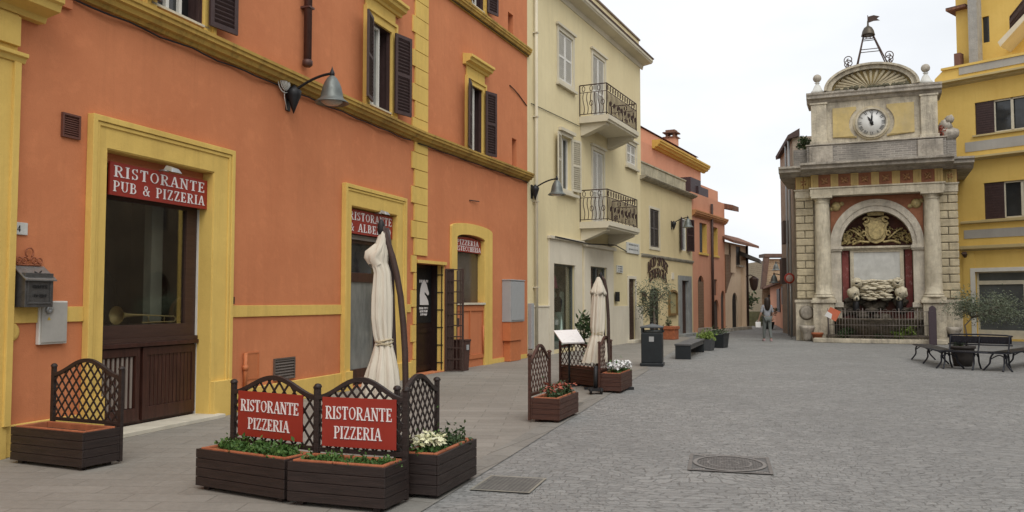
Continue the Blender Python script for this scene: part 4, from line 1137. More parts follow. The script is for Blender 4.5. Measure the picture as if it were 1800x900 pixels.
# ================================================================== TALL CREAM HOUSE
CL = C.U(1128.5)
zee = C.Z(1143, 117, -.9)         # underside of eaves at its outer edge
zeave = C.Z(1129, 113)
ZC = C.Z(1129, 78)                # attic parapet
hc = frthing(C, 'cream_house', 'tall cream house with two iron balconies and white shutters', 'house')
s1 = (C.U(971, 540), C.U(1009, 540), .12, C.Z(971, 463)); s2 = (C.U(1036, 540), C.U(1065, 540), .12, C.Z(1036, 468))
drC = (C.U(1104, 540), C.U(1116, 540), .1, C.Z(1104, 490))
t1 = (C.U(981, 90), C.U(1006, 90), C.Z(981, 138), C.Z(981, 52))       # closed top window
t2 = (C.U(1041, 130), C.U(1062, 130), C.Z(1041, 222, 0), C.Z(1041, 94))
m1 = (C.U(985, 290), C.U(1004, 290), C.Z(985, 330), C.Z(985, 236))
m2 = (C.U(1041, 300), C.U(1060, 300), C.Z(1041, 403), C.Z(1041, 263))
r1 = (C.U(1101, 270), C.U(1117, 270), C.Z(1101, 285), C.Z(1101, 250))
bz1 = C.Z(1045, 220); bz2 = C.Z(1045, 404)
t2 = (t2[0], t2[1], bz1, t2[3]); m2 = (m2[0], m2[1], bz2, m2[3])
mb = MB()
mb.slab(rect(.004, CL, 0, zeave), [rect(*x) for x in (s1, s2, drC, t1, t2, m1, m2, r1)], 0, .3)
body(mb, .004, CL, .302, 9, zeave)
mb.build('wall', CREAM, hc)
m = MB(); ya = .04
m.box(.3, CL - .004, ya, 8.6, zeave + .25, C.Z(1129, 76)); m.build('attic', CREAM, hc)
m = MB(); m.box(.25, CL + .04, ya - .05, 8.7, C.Z(1129, 76) + .002, C.Z(1129, 76) + .07); m.build('attic_coping', simple('coping_brown', (.22, .16, .12), .8), hc)
m = MB(); m.profile([(.01, zeave - .25), (-.03, zeave - .25), (-.06, zeave - .1), (-.42, zeave - .04), (-.44, zeave + .0), (-.47, zeave + .02), (-.47, zeave + .12), (.01, zeave + .16)], -.05, CL + .28)
m.box(CL + .0, CL + .28, 0.011, 8.8, zeave - .03, zeave + .12)
m.build('eaves_cornice', CREAMTRIM, hc)
m = MB(); m.profile([(.0, zeave + .165), (-.50, zeave + .125), (-.52, zeave + .16), (0, zeave + .24)], -.05, CL + .31); m.build('gutter', simple('gutter_brown', (.20, .13, .10), .5, .3), hc)
def closed_louvre(parent, o, mat=WHITEP, y=.03, trim=True, sill=True):
    u0, u1, z0, z1 = o
    w_ = (u1 - u0) / 2
    for i, hng in ((0, 'l'), (1, 'r')):
        mb_ = shutter_mb(w_ - .004, z1 - z0 - .01, hng, slats=None)
        ob = mb_.build('shutter', mat, parent); place(ob, (u0 if i == 0 else u1, y, z0 + .005))
    m = MB(); m.box(u0, u1, y + .06, y + .07, z0, z1); m.build('shutter_backing', BLACK if mat is not WHITEP else SHUTTER_G, parent)
    if trim:
        m = MB(); e = .13
        m.slab(rect(u0 - e, u1 + e, z0 - (e if sill else 0), z1 + e), [rect(u0, u1, z0, z1)] if sill else [], -.04, -.002) if sill else m.slab([(u0 - e, z0), (u0, z0), (u0, z1), (u1, z1), (u1, z0), (u1 + e, z0), (u1 + e, z1 + e), (u0 - e, z1 + e)], [], -.04, -.002)
        m.box(u0 - e - .06, u1 + e + .06, -.10, -.041 + .03, z1 + e + .001, z1 + e + .07)
        if sill: m.box(u0 - e - .06, u1 + e + .06, -.12, -.041 + .03, z0 - e - .08, z0 - e - .001)
        m.build('window_surround', CREAMTRIM, parent)
closed_louvre(hc, t1); closed_louvre(hc, t2, sill=False); closed_louvre(hc, m2, sill=False); closed_louvre(hc, r1, sill=True)
m = MB(); e = .11; u0, u1, z0, z1 = m1
m.slab(rect(u0 - e, u1 + e, z0 - e, z1 + e), [rect(u0, u1, z0, z1)], -.04, -.002); m.box(u0 - e - .3, u1 + e + .3, -.14, -.003, z0 - e - .09, z0 - e - .001); m.box(u0 - e - .05, u1 + e + .05, -.12, -.003, z1 + e + .001, z1 + e + .10)
m.build('window_surround', CREAMTRIM, hc)
window(hc, *m1, .12, WHITEP, DARKGLASS, 1, .06, shut=(CREAMSH, .55, 12, .55, 12))
# balconies
def balcony(parent, u0, u1, zslab, depth, rh=1.05):
    t = MB()
    t.profile([(-.002, zslab - .22), (-depth, zslab - .22), (-depth, zslab - .17), (-depth - .05, zslab - .15), (-depth - .05, zslab), (-.002, zslab)], u0 - .03, u1 + .03)
    for a in (u0 + .10, u1 - .45):
        t.profile([(-.002, zslab - .62), (-.12, zslab - .60), (-depth * .9, zslab - .30), (-depth * .9, zslab - .222), (-.002, zslab - .222)], a, a + .35)
    b = t.build('balcony', CREAMTRIM, parent)
    r = MB(); zt = zslab + rh; fy = -depth + .04
    path = [(u0, -.02), (u0, fy), (u1, fy), (u1, -.02)]
    for za, rr in ((zslab + .07, .014), (zt, .020), (zslab + rh * .76, .012)):
        for (a, b2) in zip(path[:-1], path[1:]): r.tube([(a[0], a[1], za), (b2[0], b2[1], za)], rr, 6)
    for (a, b2) in zip(path[:-1], path[1:]):
        Lh = math.hypot(b2[0] - a[0], b2[1] - a[1]); n = max(3, int(Lh / .13))
        for i in range(n + 1):
            f = i / n; x, y2 = a[0] + (b2[0] - a[0]) * f, a[1] + (b2[1] - a[1]) * f
            dx, dy = (b2[0] - a[0]) / Lh, (b2[1] - a[1]) / Lh
            main = i in (0, n)
            if main: r.tube([(x, y2, zslab), (x, y2, zt)], .018, 6)
            else:
                # bellied baluster: s-curved in the railing plane
                z0_, z1_ = zslab + .07, zslab + rh * .76
                pts = [(x + dx * .028 * math.sin(k / 8 * 2 * PI), y2 + dy * .028 * math.sin(k / 8 * 2 * PI), z0_ + (z1_ - z0_) * k / 8) for k in range(9)]
                r.tube(pts, .014, 5)
                if i % 2 == 1:
                    c_ = [(x + dx * .05 * math.cos(t_), y2 + dy * .05 * math.cos(t_), z1_ + (zt - z1_) * .5 + (zt - z1_) * .36 * math.sin(t_)) for t_ in [2 * PI * k / 10 for k in range(11)]]
                    r.tube(c_, .012, 4)
                if i % 3 == 0:
                    zc_ = (z0_ + z1_) / 2
                    c_ = [(x + dx * .06 * math.cos(t_), y2 + dy * .06 * math.cos(t_), zc_ + .09 * math.sin(t_)) for t_ in [2 * PI * k / 10 for k in range(11)]]
                    r.tube(c_, .012, 4)
    r.build('railing', RUSTIRON, b)
bu0 = C.U(1023, 300); bd = 1.0
zs1 = C.Z(1069, 201, -1.0); zs2 = C.Z(1069, 388, -1.0)
bu0 = C.U(1069, 300, -1.0); bu1 = C.U(1121, 300, -1.0)
balcony(hc, bu0, bu1, zs1, 1.0); balcony(hc, bu0, bu1, zs2, 1.0)
# shop fronts
m = MB()
oT1 = C.Z(963, 419); pl0, pl1 = C.U(963, 500), C.U(1021, 500)
m.slab([(pl0, 0), (s1[0], 0), (s1[0], s1[3] + .0), (s1[1], s1[3]), (s1[1], 0), (pl1, 0), (pl1, oT1), (pl0, oT1)], [], -.06, -.002)
m.box(pl0 - .05, pl1 + .05, -.14, -.003, oT1 + .001, oT1 + .09)
pr0, pr1 = C.U(1025, 500), C.U(1076, 500); oT2 = C.Z(1030, 434)
m.slab([(pr0, 0), (s2[0], 0), (s2[0], s2[3]), (s2[1], s2[3]), (s2[1], 0), (pr1, 0), (pr1, oT2), (pr0, oT2)], [], -.06, -.002)
m.box(pr0 - .05, pr1 + .08, -.16, -.003, oT2 + .001, oT2 + .12)
m.build('shop_surround', PALE, hc, bevel=.006)
m = MB(); zd = C.Z(942, 540)
m.box(.10, pl0 - .004, -.05, -.002, 0, zd); m.box(pr1 + .004, drC[0] - .12, -.05, -.002, 0, zd); m.box(drC[1] + .12, CL, -.05, -.002, 0, zd)
m.box(.09, pl0 - .002, -.07, -.001, zd + .001, zd + .05)
m.slab([(drC[0] - .11, .1), (drC[0], .1), (drC[0], drC[3]), (drC[1], drC[3]), (drC[1], .1), (drC[1] + .11, .1), (drC[1] + .11, drC[3] + .12), (drC[0] - .11, drC[3] + .12)], [], -.05, -.002)
m.box(drC[0] - .2, drC[1] + .2, -.3, .0, .004, .12)
m.build('stone_dado', PALE, hc, bevel=.006)
m = MB(); m.box(drC[0] + .001, drC[1] - .001, .05, .09, .1, drC[3] - .001); 
m.build('door', BROWNWOOD, hc)
for o, mint in ((s1, 1), (s2, 0)):
    w_ = window(hc, *o, .05, GREYIRON, SHOPGLASS, 0 if mint else 1, .05); w_.name = 'shop_window'
    m = MB(); m.add([(o[0] - .2, .31, .1), (o[1] + .2, .31, .1), (o[1] + .2, 1.6, .1), (o[0] - .2, 1.6, .1), (o[0] - .2, .31, o[3] + .2), (o[1] + .2, .31, o[3] + .2), (o[1] + .2, 1.6, o[3] + .2), (o[0] - .2, 1.6, o[3] + .2)], [(0, 1, 2, 3), (4, 5, 6, 7), (1, 2, 6, 5), (2, 3, 7, 6), (3, 0, 4, 7)])
    m.build('room', simple('shop_interior_mint' + str(mint), (.33, .44, .38) if mint else (.12, .11, .10), .8, var=.3, scale=1), hc)
    m = MB(); m.slab([(o[0] + .15, o[3] - .75), (o[0] + .95, o[3] - .75), (o[0] + .75, o[3] - .35), (o[0] + .35, o[3] - .35)], [], .20, .22); m.build('pink_poster', simple('pink_poster' + str(mint), (.50, .12, .2), .7), hc)
m = MB(); m.box(s1[0] + .02, s1[1] - .02, .34, .36, .12, s1[3] - .85); m.build('display_backdrop', simple('mint_backdrop', (.55, .66, .58), .8, var=.4, scale=.8), hc)
# mannequin dress in the window
dm = frthing(C, 'dress_form', 'dark bodice over a long mint dress in the shop window', 'mannequin', None, s1[0] + 1.0, .22, .12)
m = MB(); m.lathe([(.16, 0), (.15, .3), (.13, .8), (.10, 1.15)], (0, 0, 0), 20, fn=lambda a, z, i: 1 + .12 * math.cos(9 * a)); m.build('skirt', simple('mint_fabric', (.45, .58, .50), .8, var=.3), dm)
m = MB(); m.lathe([(.10, 1.15), (.12, 1.35), (.14, 1.5), (.09, 1.6), (.05, 1.65), (.05, 1.72), (.09, 1.8), (.08, 1.92), (0, 1.97)], (0, 0, 0), 16); m.build('bodice', BLACK, dm)
# plaques, boxes, downpipe, cable
def plaque(fr, px0, py0, px1, py1, label, rows, mat=MARBLE, lab='stone plaque'):
    u0, u1, z0, z1 = fr.r(px0, py0, px1, py1)
    t = frthing(fr, 'wall_plaque', label, lab, None, (u0 + u1) / 2, 0, z0); w = u1 - u0; h = z1 - z0
    m = MB(); m.box(-w / 2, w / 2, -.05, -.001, 0, h); m.build('plate', mat, t, bevel=.005)
    m = MB()
    for i, s in enumerate(rows):
        zt_ = h * (1 - (i + .3) / (len(rows) + .3)); marks(m, -w * .36, w * .36, zt_ - h * .14, zt_, -.0505)
    m.build('lettering', GREYIRON, t); return t
plaque(C, 1100, 425, 1122, 444, 'white framed street name plaque beneath the lower balcony', ['#', '#'])
plaque(C, 1083, 466, 1093, 479, 'small stone tablet on the cream wall left of the narrow door', ['#', '#', '#'])
m = MB(); u0, u1, z0, z1 = C.r(1079, 513, 1084, 530); m.box(u0, u1, -.12, -.052, z0, z1)
m.build('letter_slot', BLACK, hc)
m = MB(); up = C.U(938, 300); m.tube([(up, -.09, zeave - .1), (up, -.09, .3)], .05, 8)
for zz in (2, 4.5, 7, 9.5): m.box(up - .07, up + .07, -.15, -.0, zz, zz + .03)
m.build('downpipe', CREAMTRIM, hc)
m = MB(); a = C.at(932, 182); b = C.at(1017, 222); m.tube([(a[0], -.03, a[1]), ((a[0] + b[0]) / 2, -.03, (a[1] + b[1]) / 2), (b[0], -.03, b[1])], .012, 5)
a = C.at(968, 423); b = C.at(1075, 436); c_ = C.at(1100, 442)
m.tube([(a[0], -.16, a[1] + .12), ((a[0] + b[0]) / 2, -.16, (a[1] + b[1]) / 2 + .02), (b[0], -.16, b[1] + .1), (c_[0], -.03, c_[1])], .02, 5)
m.build('cable', BLACK, hc)
lamp_at(C, 934, 334, 'bell lamp at the joint between orange and cream houses', 1.0)
m = MB(); m.box(0.02, .34, -.35, -.002, .004, .22); m.build('doorstep', STONE_D, hc)
m = MB(); m.box(.03, .22, -.12, -.002, .25, 1.55); m.build('pipe_box', GREYBOX, hc, bevel=.01)

# ================================================================== LOW CREAM HOUSE
DL = D.U(1218)
zp1 = D.Z(1131, 287, .3); zco = D.Z(1128, 316)
hd = frthing(D, 'pale_yellow_house', 'low pale yellow house with flat roof terrace and dark shutters', 'house')
dw1 = (D.U(1142, 400), D.U(1158, 400), D.Z(1142, 433), D.Z(1142, 366))
dw2 = (D.U(1198, 410), D.U(1206, 410), D.Z(1198, 440), D.Z(1198, 383))
dd1 = (D.U(1142, 550), D.U(1160, 550), .1, D.Z(1142, 520)); dd2 = (D.U(1197, 540), D.U(1209, 540), .1, D.Z(1197, 493))
mb = MB(); mb.slab(rect(.004, DL, 0, zco), [rect(*dw1), rect(*dw2), archpoly(dd1[0], dd1[1], .1, dd1[3], .35), rect(*dd2)], 0, .3); body(mb, .004, DL, .302, 9, zco)
mb.build('wall', CREAM2, hd)
m = MB(); m.box(.3, DL, .3, .5, zco + .16, zp1); m.box(.28, DL + .02, .26, .54, zp1 + .002, zp1 + .06)
m.build('parapet', stone('stained_cream_parapet', (.55, .50, .36), (.2, .19, .15), .5, .7), hd)
course(hd, -.05, DL + .1, zco, zco + .16, .28, 'cornice', stone('stained_cornice', (.50, .45, .33), (.17, .15, .12), .6, .5))
zb = D.Z(1128, 446); course(hd, 0.01, DL, zb - .12, zb + .02, .08, 'string_course', stone('stained_band', (.50, .46, .36), (.2, .19, .16), .6, .5))
closed_louvre(hd, dw1, SHUTTER_G, trim=False)
m = MB(); m.slab(rect(dw1[0] - .1, dw1[1] + .1, dw1[2] - .12, dw1[3] + .1), [rect(*dw1)], -.03, -.002); m.build('window_surround', CREAMTRIM, hd)
window(hd, *dw2, .02, WHITEP, PALEGLASS, 0, .07, shut=(SHUTTER, .5, 12, .62, 18))
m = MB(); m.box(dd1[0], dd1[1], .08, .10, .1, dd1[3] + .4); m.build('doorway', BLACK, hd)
m = MB(); m.box(dd2[0] + .001, dd2[1] - .001, .10, .14, .1, dd2[3] - .001); m.build('door', BROWNWOOD, hd)
m = MB(); g0, g1, gT = D.U(1192, 540), D.U(1214, 540), D.Z(1192, 484)
m.slab([(g0, .0), (dd2[0], .0), (dd2[0], dd2[3]), (dd2[1], dd2[3]), (dd2[1], 0), (g1, 0), (g1, gT), (g0, gT)], [], -.07, -.002); m.box(dd2[1] - .012, dd2[1], 0, .2, .1, dd2[3]); m.box(g0 - .1, g1 + .1, -.35, 0, .004, .12)
m.build('door_surround', GREYSTONE, hd, bevel=.006)
# arched sign of dark letters
qs = D.at(1155, 468)
st_ = frthing(D, 'arched_sign', 'arched sign of dark brown letters above the olive plant', 'sign', None, qs[0], -.04, qs[1])
m = MB(); Rr0 = (D.U(1173, 480) - D.U(1137, 480)) / 2
def archx(h0, drop):
    return lambda x, z: (x, h0 + z - drop * (x / Rr0) ** 2)
letters(m, 'MOD SPORT', -Rr0 * .98, Rr0 * .98, 0, .42, 0, .0, .03, archx(.02, .36))
letters(m, 'ENERGIA', -Rr0 * .85, Rr0 * .85, 0, .40, 0, .0, .03, archx(-.48, .30))
m.build('lettering', BROWNWOOD, st_)
u0, u1, z0, z1 = D.r(1174, 517, 1188, 555)
nt_ = frthing(D, 'notice_case', 'arched bronze framed notice case between olive plant and grey doorway', 'notice case', None, (u0 + u1) / 2, 0, z0)
w_ = u1 - u0; h_ = z1 - z0
m = MB(); m.slab(archpoly(-w_ / 2, w_ / 2, 0, h_, .2), [archpoly(-w_ / 2 + .08, w_ / 2 - .08, .1, h_ - .02, .12)], -.10, -.002); m.build('case_frame', simple('bronze_frame', (.20, .12, .04), .5), nt_)
m = MB(); m.box(-w_ / 2 + .07, w_ / 2 - .07, -.03, -.02, .08, h_ + .05); m.build('notice', simple('notice_yellowed', (.40, .35, .18), .6, var=.6, scale=6), nt_)
m = MB(); u0, u1, z0, z1 = D.r(1128, 513, 1132, 530); m.box(u0, u1, -.1, -.002, z0, z1); m.build('letter_box', BROWNWOOD, hd)
u0, u1, z0, z1 = D.r(1180, 479, 1184, 491)
m = MB(); m.box(u0, u1, -.03, -.002, z0, z1); m.build('tile_plaque', PALE, hd)
lamp_at(D, 1180, 394, 'bell lamp in front of the open shutters of the low pale yellow house', .95)

# upper orange storey standing back above the low houses
UB = Fr(D.w(0, 3.0, 0), D.w(10, 3.0, 0))
hu = frthing(UB, 'orange_attic_house', 'orange upper storey with yellow cornice and brick chimney behind the terrace', 'house')
ux0, ux1 = .0, UB.U(1232, 330); zu = UB.Z(1131, 240)
zr = UB.Z(1225, 300)
m = MB(); zt0, zt1 = UB.Z(1132, 243), UB.Z(1225, 300)
m.slab([(ux0, 3), (ux1, 3), (ux1, UB.Z(1232, 300)), (ux0, UB.Z(1232, 300))], [], 0, .3)
m.box(ux0, ux1, .302, 5, 3, UB.Z(1232, 300) - .01)
m.build('wall', TERRA, hu)
zh0 = UB.Z(1232, 300)
course(hu, UB.U(1146, 270), ux1 + .55, zh0 - .12, zh0 + .34, .5, 'cornice', plaster('ochre_yellow_cornice', (.60, .40, .10), (.52, .34, .08), .5, .4))
ua1 = UB.U(1225, 270, .9)
m = MB(); m.box(ux0, ua1, .9, 4.6, zh0 + .1, UB.Z(1225, 278, .9)); m.build('attic', TERRA, hu)
m = MB(); zz = UB.Z(1225, 277, .9)
m.add([(ux0, .8, zz + .02), (ua1 + .1, .8, zz + .02), (ua1 + .1, 4.8, zz + .02), (ux0, 4.8, zz + .02), (ux0, 2.6, zz + .55), (ua1 - 1.2, 2.6, zz + .55)], [(0, 1, 5, 4), (1, 2, 5), (2, 3, 4, 5), (3, 0, 4), (0, 3, 2, 1)])
m.build('roof', TILE, hu)
cq = UB.at(1190, 262, 1.2); chh = UB.Z(1190, 232, 1.2)
m = MB(); m.box(cq[0] - .35, cq[0] + .35, 1.2, 1.9, cq[1] - .5, chh - .35); m.build('chimney', TERRA, hu)
ch = hu.children[-1]
m = MB()
for a in (-.3, .15): 
    for b in (1.25, 1.7): m.box(cq[0] + a, cq[0] + a + .15, b, b + .15, chh - .35, chh - .1)
m.box(cq[0] - .45, cq[0] + .45, 1.1, 2.0, chh - .38, chh - .33); m.box(cq[0] - .45, cq[0] + .45, 1.1, 2.0, chh - .1, chh - .02); m.box(cq[0] - .3, cq[0] + .3, 1.25, 1.85, chh - .02, chh + .12)
m.build('chimney_cap', TILE, ch)

# ================================================================== TERRACOTTA HOUSE
EL = E.U(1275.5)
he = frthing(E, 'terracotta_house', 'terracotta house with two yellow lined loggia openings and arched doors', 'house')
zet = E.Z(1216, 337); zec = E.Z(1219, 376)
l1 = (E.U(1231), E.U(1244), E.Z(1231, 444), E.Z(1231, 391)); l2 = (E.U(1251.5), E.U(1263), E.Z(1251, 448), E.Z(1251, 398))
a1 = (E.U(1227), E.U(1238), .25); a2 = (E.U(1254), E.U(1264), .1); a3 = (E.U(1267), E.U(1275), .1)
za1, za2, za3 = E.Z(1232, 502), E.Z(1259, 545), E.Z(1270, 527)
sw_ = (E.U(1256), E.U(1261), E.Z(1256, 519), E.Z(1256, 491))
mb = MB(); mb.slab(rect(.004, EL, 0, zet), [rect(*l1), rect(*l2), rect(*sw_), archpoly(a1[0], a1[1], a1[2], za1, .5), archpoly(a2[0], a2[1], a2[2], za2, .55), archpoly(a3[0], a3[1] - .03, a3[2], za3, .5)], 0, .35); body(mb, .004, EL, .352, 8, zet)
mb.build('wall', TERRA, he)
course(he, 0, EL + .05, zec - .1, zec + .2, .22, 'cornice', plaster('terracotta_cornice', (.55, .27, .12)))
m = MB()
for o in (l1, l2): m.box(o[1] - .02, o[1], .0, .34, o[2], o[3]); m.box(o[0] - .15, o[1] + .15, -.06, -.003, o[2] - .1, o[2] - .001)
m.build('loggia_lining', YELLOW, he)
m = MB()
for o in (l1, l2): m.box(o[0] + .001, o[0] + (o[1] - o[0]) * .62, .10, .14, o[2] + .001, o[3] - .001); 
m.build('loggia_dark_panel', BLACK, he)  # black panels stand in for the shade inside the loggia openings
m = MB()
for o in (l1, l2): m.box(o[0] + (o[1] - o[0]) * .6, o[1], .36, .42, o[2], o[3])
m.build('loggia_wall', YELLOW, he)
m = MB(); m.box(a1[0], a1[1], .12, .16, .2, za1 + .6); m.box(a2[0], a2[1], .10, .14, .1, za2 + .6); m.box(a3[0], a3[1] - .03, .10, .14, .1, za3 + .6); m.box(sw_[0], sw_[1], .08, .12, sw_[2], sw_[3]); m.build('door', simple('old_brown_door', (.09, .06, .045), .7, var=.5), he)
m = MB(); m.box(a1[1] - .9, a1[1] - .005, .02, .11, .26, za1 + .2); m.build('brick_jamb', DARKBRICK, he)
m = MB(); m.box(a1[0] - .1, a1[1] + 1.4, -.5, -.002, .004, .18); m.box(a2[0], EL - .1, -.45, -.002, .004, .14); m.box(a1[0] - .1, a1[1] + .5, -.25, -.003, .18, .30); m.build('doorstep', STONE_D, he)
m = MB(); up = E.U(1250); m.tube([(up, -.1, zet - .3), (up, -.1, .2)], .07, 8); m.build('downpipe', RUSTIRON, he)
# terrace bits and tiled canopy
m = MB(); q = E.at(1245, 350, .8); m.box(E.U(1230, 340, .8), E.U(1262, 350, .8), .8, 1.0, zet, zet + .9); m.build('terrace_wall', TERRA, he)
m = MB(); m.box(E.U(1214, 335, .6), E.U(1232, 335, .6), .6, 1.2, zet - .1, zet + 1.0); m.box(E.U(1228, 335, .5), E.U(1245, 335, .5), .5, .9, zet + .2, zet + .65); tt = m.build('terrace_furniture', simple('dark_terrace_stuff', (.05, .03, .035), .6, var=.6), he)
ez = E.Z(1285, 372)
m = MB(); m.profile([(2.0, ez + .55), (-.45, ez - .05), (-.45, ez + .22), (2.0, ez + .8)], EL + .02, EL + 1.3)
m.build('roof_canopy', TILE, he)

# ================================================================== BEIGE HOUSE
FL = FH.U(1312)
hf = frthing(FH, 'beige_house', 'beige house with overhanging tiled eaves and dark arched door', 'house')
zft = FH.Z(1313, 433)
fd = (FH.U(1287), FH.U(1296)); zfd = FH.Z(1291, 530)
f1 = (FH.U(1283), FH.U(1290), FH.Z(1283, 492), FH.Z(1283, 432)); f2 = (FH.U(1295), FH.U(1303), FH.Z(1295, 466), FH.Z(1295, 433))
mb = MB(); mb.slab(rect(.004, FL, 0, zft), [archpoly(fd[0], fd[1], .1, zfd, .5), rect(*f2)], 0, .35); body(mb, .004, FL, .352, 8, zft)
mb.build('wall', BEIGE, hf)
m = MB(); m.slab([(.0, FH.Z(1276, 515)), (f1[0] - .1, FH.Z(1283, 492)), (f2[0] - .3, FH.Z(1293, 465)), (f2[0] - .3, zft - .7), (.0, zft - .7)], [], -.06, -.002); m.build('brick_area', DARKBRICK, hf)
m = MB(); m.box(f1[0], f1[1] + .1, -.10, -.061, f1[2] + .4, zft - .12); m.build('blind_panel', BEIGE, hf)
m = MB(); m.box(fd[0], fd[1], .08, .12, .1, zfd + .6); m.box(f2[0], f2[1], .06, .1, f2[2], f2[3]); m.build('door', BLACK, hf)
m = MB(); m.profile([(.6, zft + .4), (-.6, zft - .12), (-.6, zft + .02), (.6, zft + .55)], -.4, FL + .75); m.build('roof', TILE, hf)
m = MB(); m.tube([(FH.U(1310.5), -.12, zft), (FH.U(1310.5), -.12, .1)], .08, 8); m.build('downpipe', RUSTIRON, hf)
m = MB(); m.box(0, FL, -.3, -.002, .004, .16); m.box(f2[0] - .05, f2[1] + .05, -.2, -.003, f2[2] - .1, f2[2]); m.build('doorstep', STONE_D, hf)
# wall lantern on the beige house
q = FH.at(1307, 500); lt = frthing(FH, 'wall_lantern', 'dark iron lantern on the beige house beside the downpipe', 'lantern', None, q[0], 0, q[1])
m = MB(); m.tube([(0, 0, .4), (0, -.4, .55), (0, -.6, .45)], .03, 6); m.build('arm', RUSTIRON, lt)
m = MB(); m.lathe([(0, .5), (.25, .35), (.28, .3), (.22, -.1), (.15, -.3), (0, -.4)], (0, -.6, 0), 6, smooth=False); m.build('lantern_body', RUSTIRON, lt)

# ================================================================== CLOCK TOWER FOUNTAIN
ft = frthing(FT, 'clock_fountain', 'monumental stone wall fountain with clock storey and iron bell cage', 'fountain')
fu = FT.U
cu = (fu(1459, 430) + fu(1625, 430)) / 2          # centre line
W0, W1 = fu(1397, 450), fu(1690, 450)
hw = (W1 - W0) / 2; mid = (W0 + W1) / 2
zped = FT.Z(1440, 527); zcap = FT.Z(1440, 354); zarc = FT.Z(1450, 345); zfr0 = FT.Z(1450, 331); zfr1 = FT.Z(1450, 309)
zcor0 = FT.Z(1400, 307); zcor1 = FT.Z(1400, 291, -.5)
zatt = FT.Z(1430, 256, .1); zclk = FT.Z(1425, 183, .2); ztop = FT.Z(1425, 166, .2)
zspr = FT.Z(1480, 432)
ro = (fu(1624, 430) - fu(1459, 430)) / 2; ri = (fu(1604, 430) - fu(1477, 430)) / 2
zat = FT.Z(1541, 350); Ro = zat - zspr; Ri = FT.Z(1541, 370) - zspr
print('fountain', W0, W1, cu, 'zped', zped, zcap, zfr0, zfr1, zcor1, zatt, zclk, ztop, 'arch', zspr, ro, Ro, ri, Ri)
# body: side wings and core around the niche
m = MB()
nd = .80   # niche depth
m.slab([(W0 + .1, 0), (cu - ri, 0), (cu - ri, zspr)] + [(cu - ri * math.cos(PI * i / 20), zspr + Ri * math.sin(PI * i / 20)) for i in range(1, 20)] + [(cu + ri, zspr), (cu + ri, 0), (W1 - .1, 0), (W1 - .1, zcor0), (W0 + .1, zcor0)], [], .20, nd)
m.box(W0 + .1, W1 - .1, nd + .002, 4.2, 0, zcor0)
m.build('core_wall', STONE, ft)
# rusticated side piers in courses
def rust(u0, u1, seed):
    rr = random.Random(seed)
    z = zped + .05; n = int((zcap - zped + .4) / .315); hh = (zcap + .36 - z) / n
    for i in range(n):
        if i % 2 == 0:
            sp = u0 + (u1 - u0) * .5
            yield (u0, sp - .012, z + .012, z + hh - .012); yield (sp + .012, u1, z + .012, z + hh - .012)
        else:
            yield (u0, u1, z + .012, z + hh - .012)
        z += hh
ul, ur = fu(1431, 450), fu(1651, 450)
m = MB()
for a, b, c, d in rust(W0 + .06, ul, 1): m.box(a, b, .09, .201, c, d)
for a, b, c, d in rust(ur, W1 - .06, 2): m.box(a, b, .09, .201, c, d)
m.build('rusticated_pier', STONE_Y, ft, bevel=.03)
# pedestal course
pc1, pc2 = (fu(1447, 450), fu(1640, 450))
m = MB()
for a, b in ((W0, ul + .02), (ur - .02, W1)): m.box(a, b, .04, .202, 0, zped - .12); m.box(a - .04, b + .04, -.0, .203, zped - .119, zped)
for c_ in (pc1, pc2):
    m.box(c_ - .46, c_ + .46, -.42, .1, 0, .22); m.box(c_ - .40, c_ + .40, -.36, .1, .221, zped - .13)
    m.box(c_ - .47, c_ + .47, -.43, .1, zped - .129, zped + .0)
m.build('pedestal', STONE, ft, bevel=.015)
# columns
def column(c_):
    m = MB(); zb = zped
    m.box(c_ - .42, c_ + .42, -.38, .15, zb + .002, zb + .09)
    m.lathe([(.40, 0), (.41, .04), (.38, .08), (.34, .10), (.37, .13), (.35, .16), (.315, .20), (.31, .5), (.30, (zcap - zb) * .5), (.275, zcap - zb - .25), (.27, zcap - zb - .20), (.31, zcap - zb - .17), (.28, zcap - zb - .14), (.28, zcap - zb - .08), (.36, zcap - zb)], (c_, -.06, zb + .09), 24)
    m.box(c_ - .40, c_ + .40, -.44, .15, zcap + .09, zcap + .17)
    m.build('column', STONE_L, ft)
column(pc1); column(pc2)
# arch: archivolt, imposts, jambs
def arch_ring(rin, rin_z, rout, rout_z, y0, y1, mat, name, n=28):
    m = MB()
    pts = [(cu + rout * math.cos(PI * i / n), zspr + rout_z * math.sin(PI * i / n)) for i in range(n + 1)] + [(cu - rin * math.cos(PI * i / n), zspr + rin_z * math.sin(PI * i / n)) for i in range(n + 1)]
    m.slab(pts, [], y0, y1); return m.build(name, mat, ft)
arch_ring(ri - .01, Ri - .01, ro, Ro, .09, .199, ARCHSTONE, 'archivolt')
arch_ring(ro * .86, Ro * .87, ro + .02, Ro + .015, .05, .088, ARCHSTONE, 'archivolt_moulding')
arch_ring(ri - .005, Ri - .005, ri * 1.06, Ri * 1.06, .06, .0885, ARCHSTONE, 'archivolt_moulding')
m = MB(); n = 28
cl_, cr_ = pc1 + .30, pc2 - .30; zsp_top = zcap + .16
pts = [(cl_, zspr), (cu - ro - .02, zspr)] + [(cu - (ro + .02) * math.cos(PI * i / n), zspr + (Ro + .01) * math.sin(PI * i / n)) for i in range(1, n)] + [(cu + ro + .02, zspr), (cr_, zspr), (cr_, zsp_top), (cl_, zsp_top)]
m.slab(pts, [], .13, .198); m.build('spandrel', FRIEZE_R, ft)
m = MB()
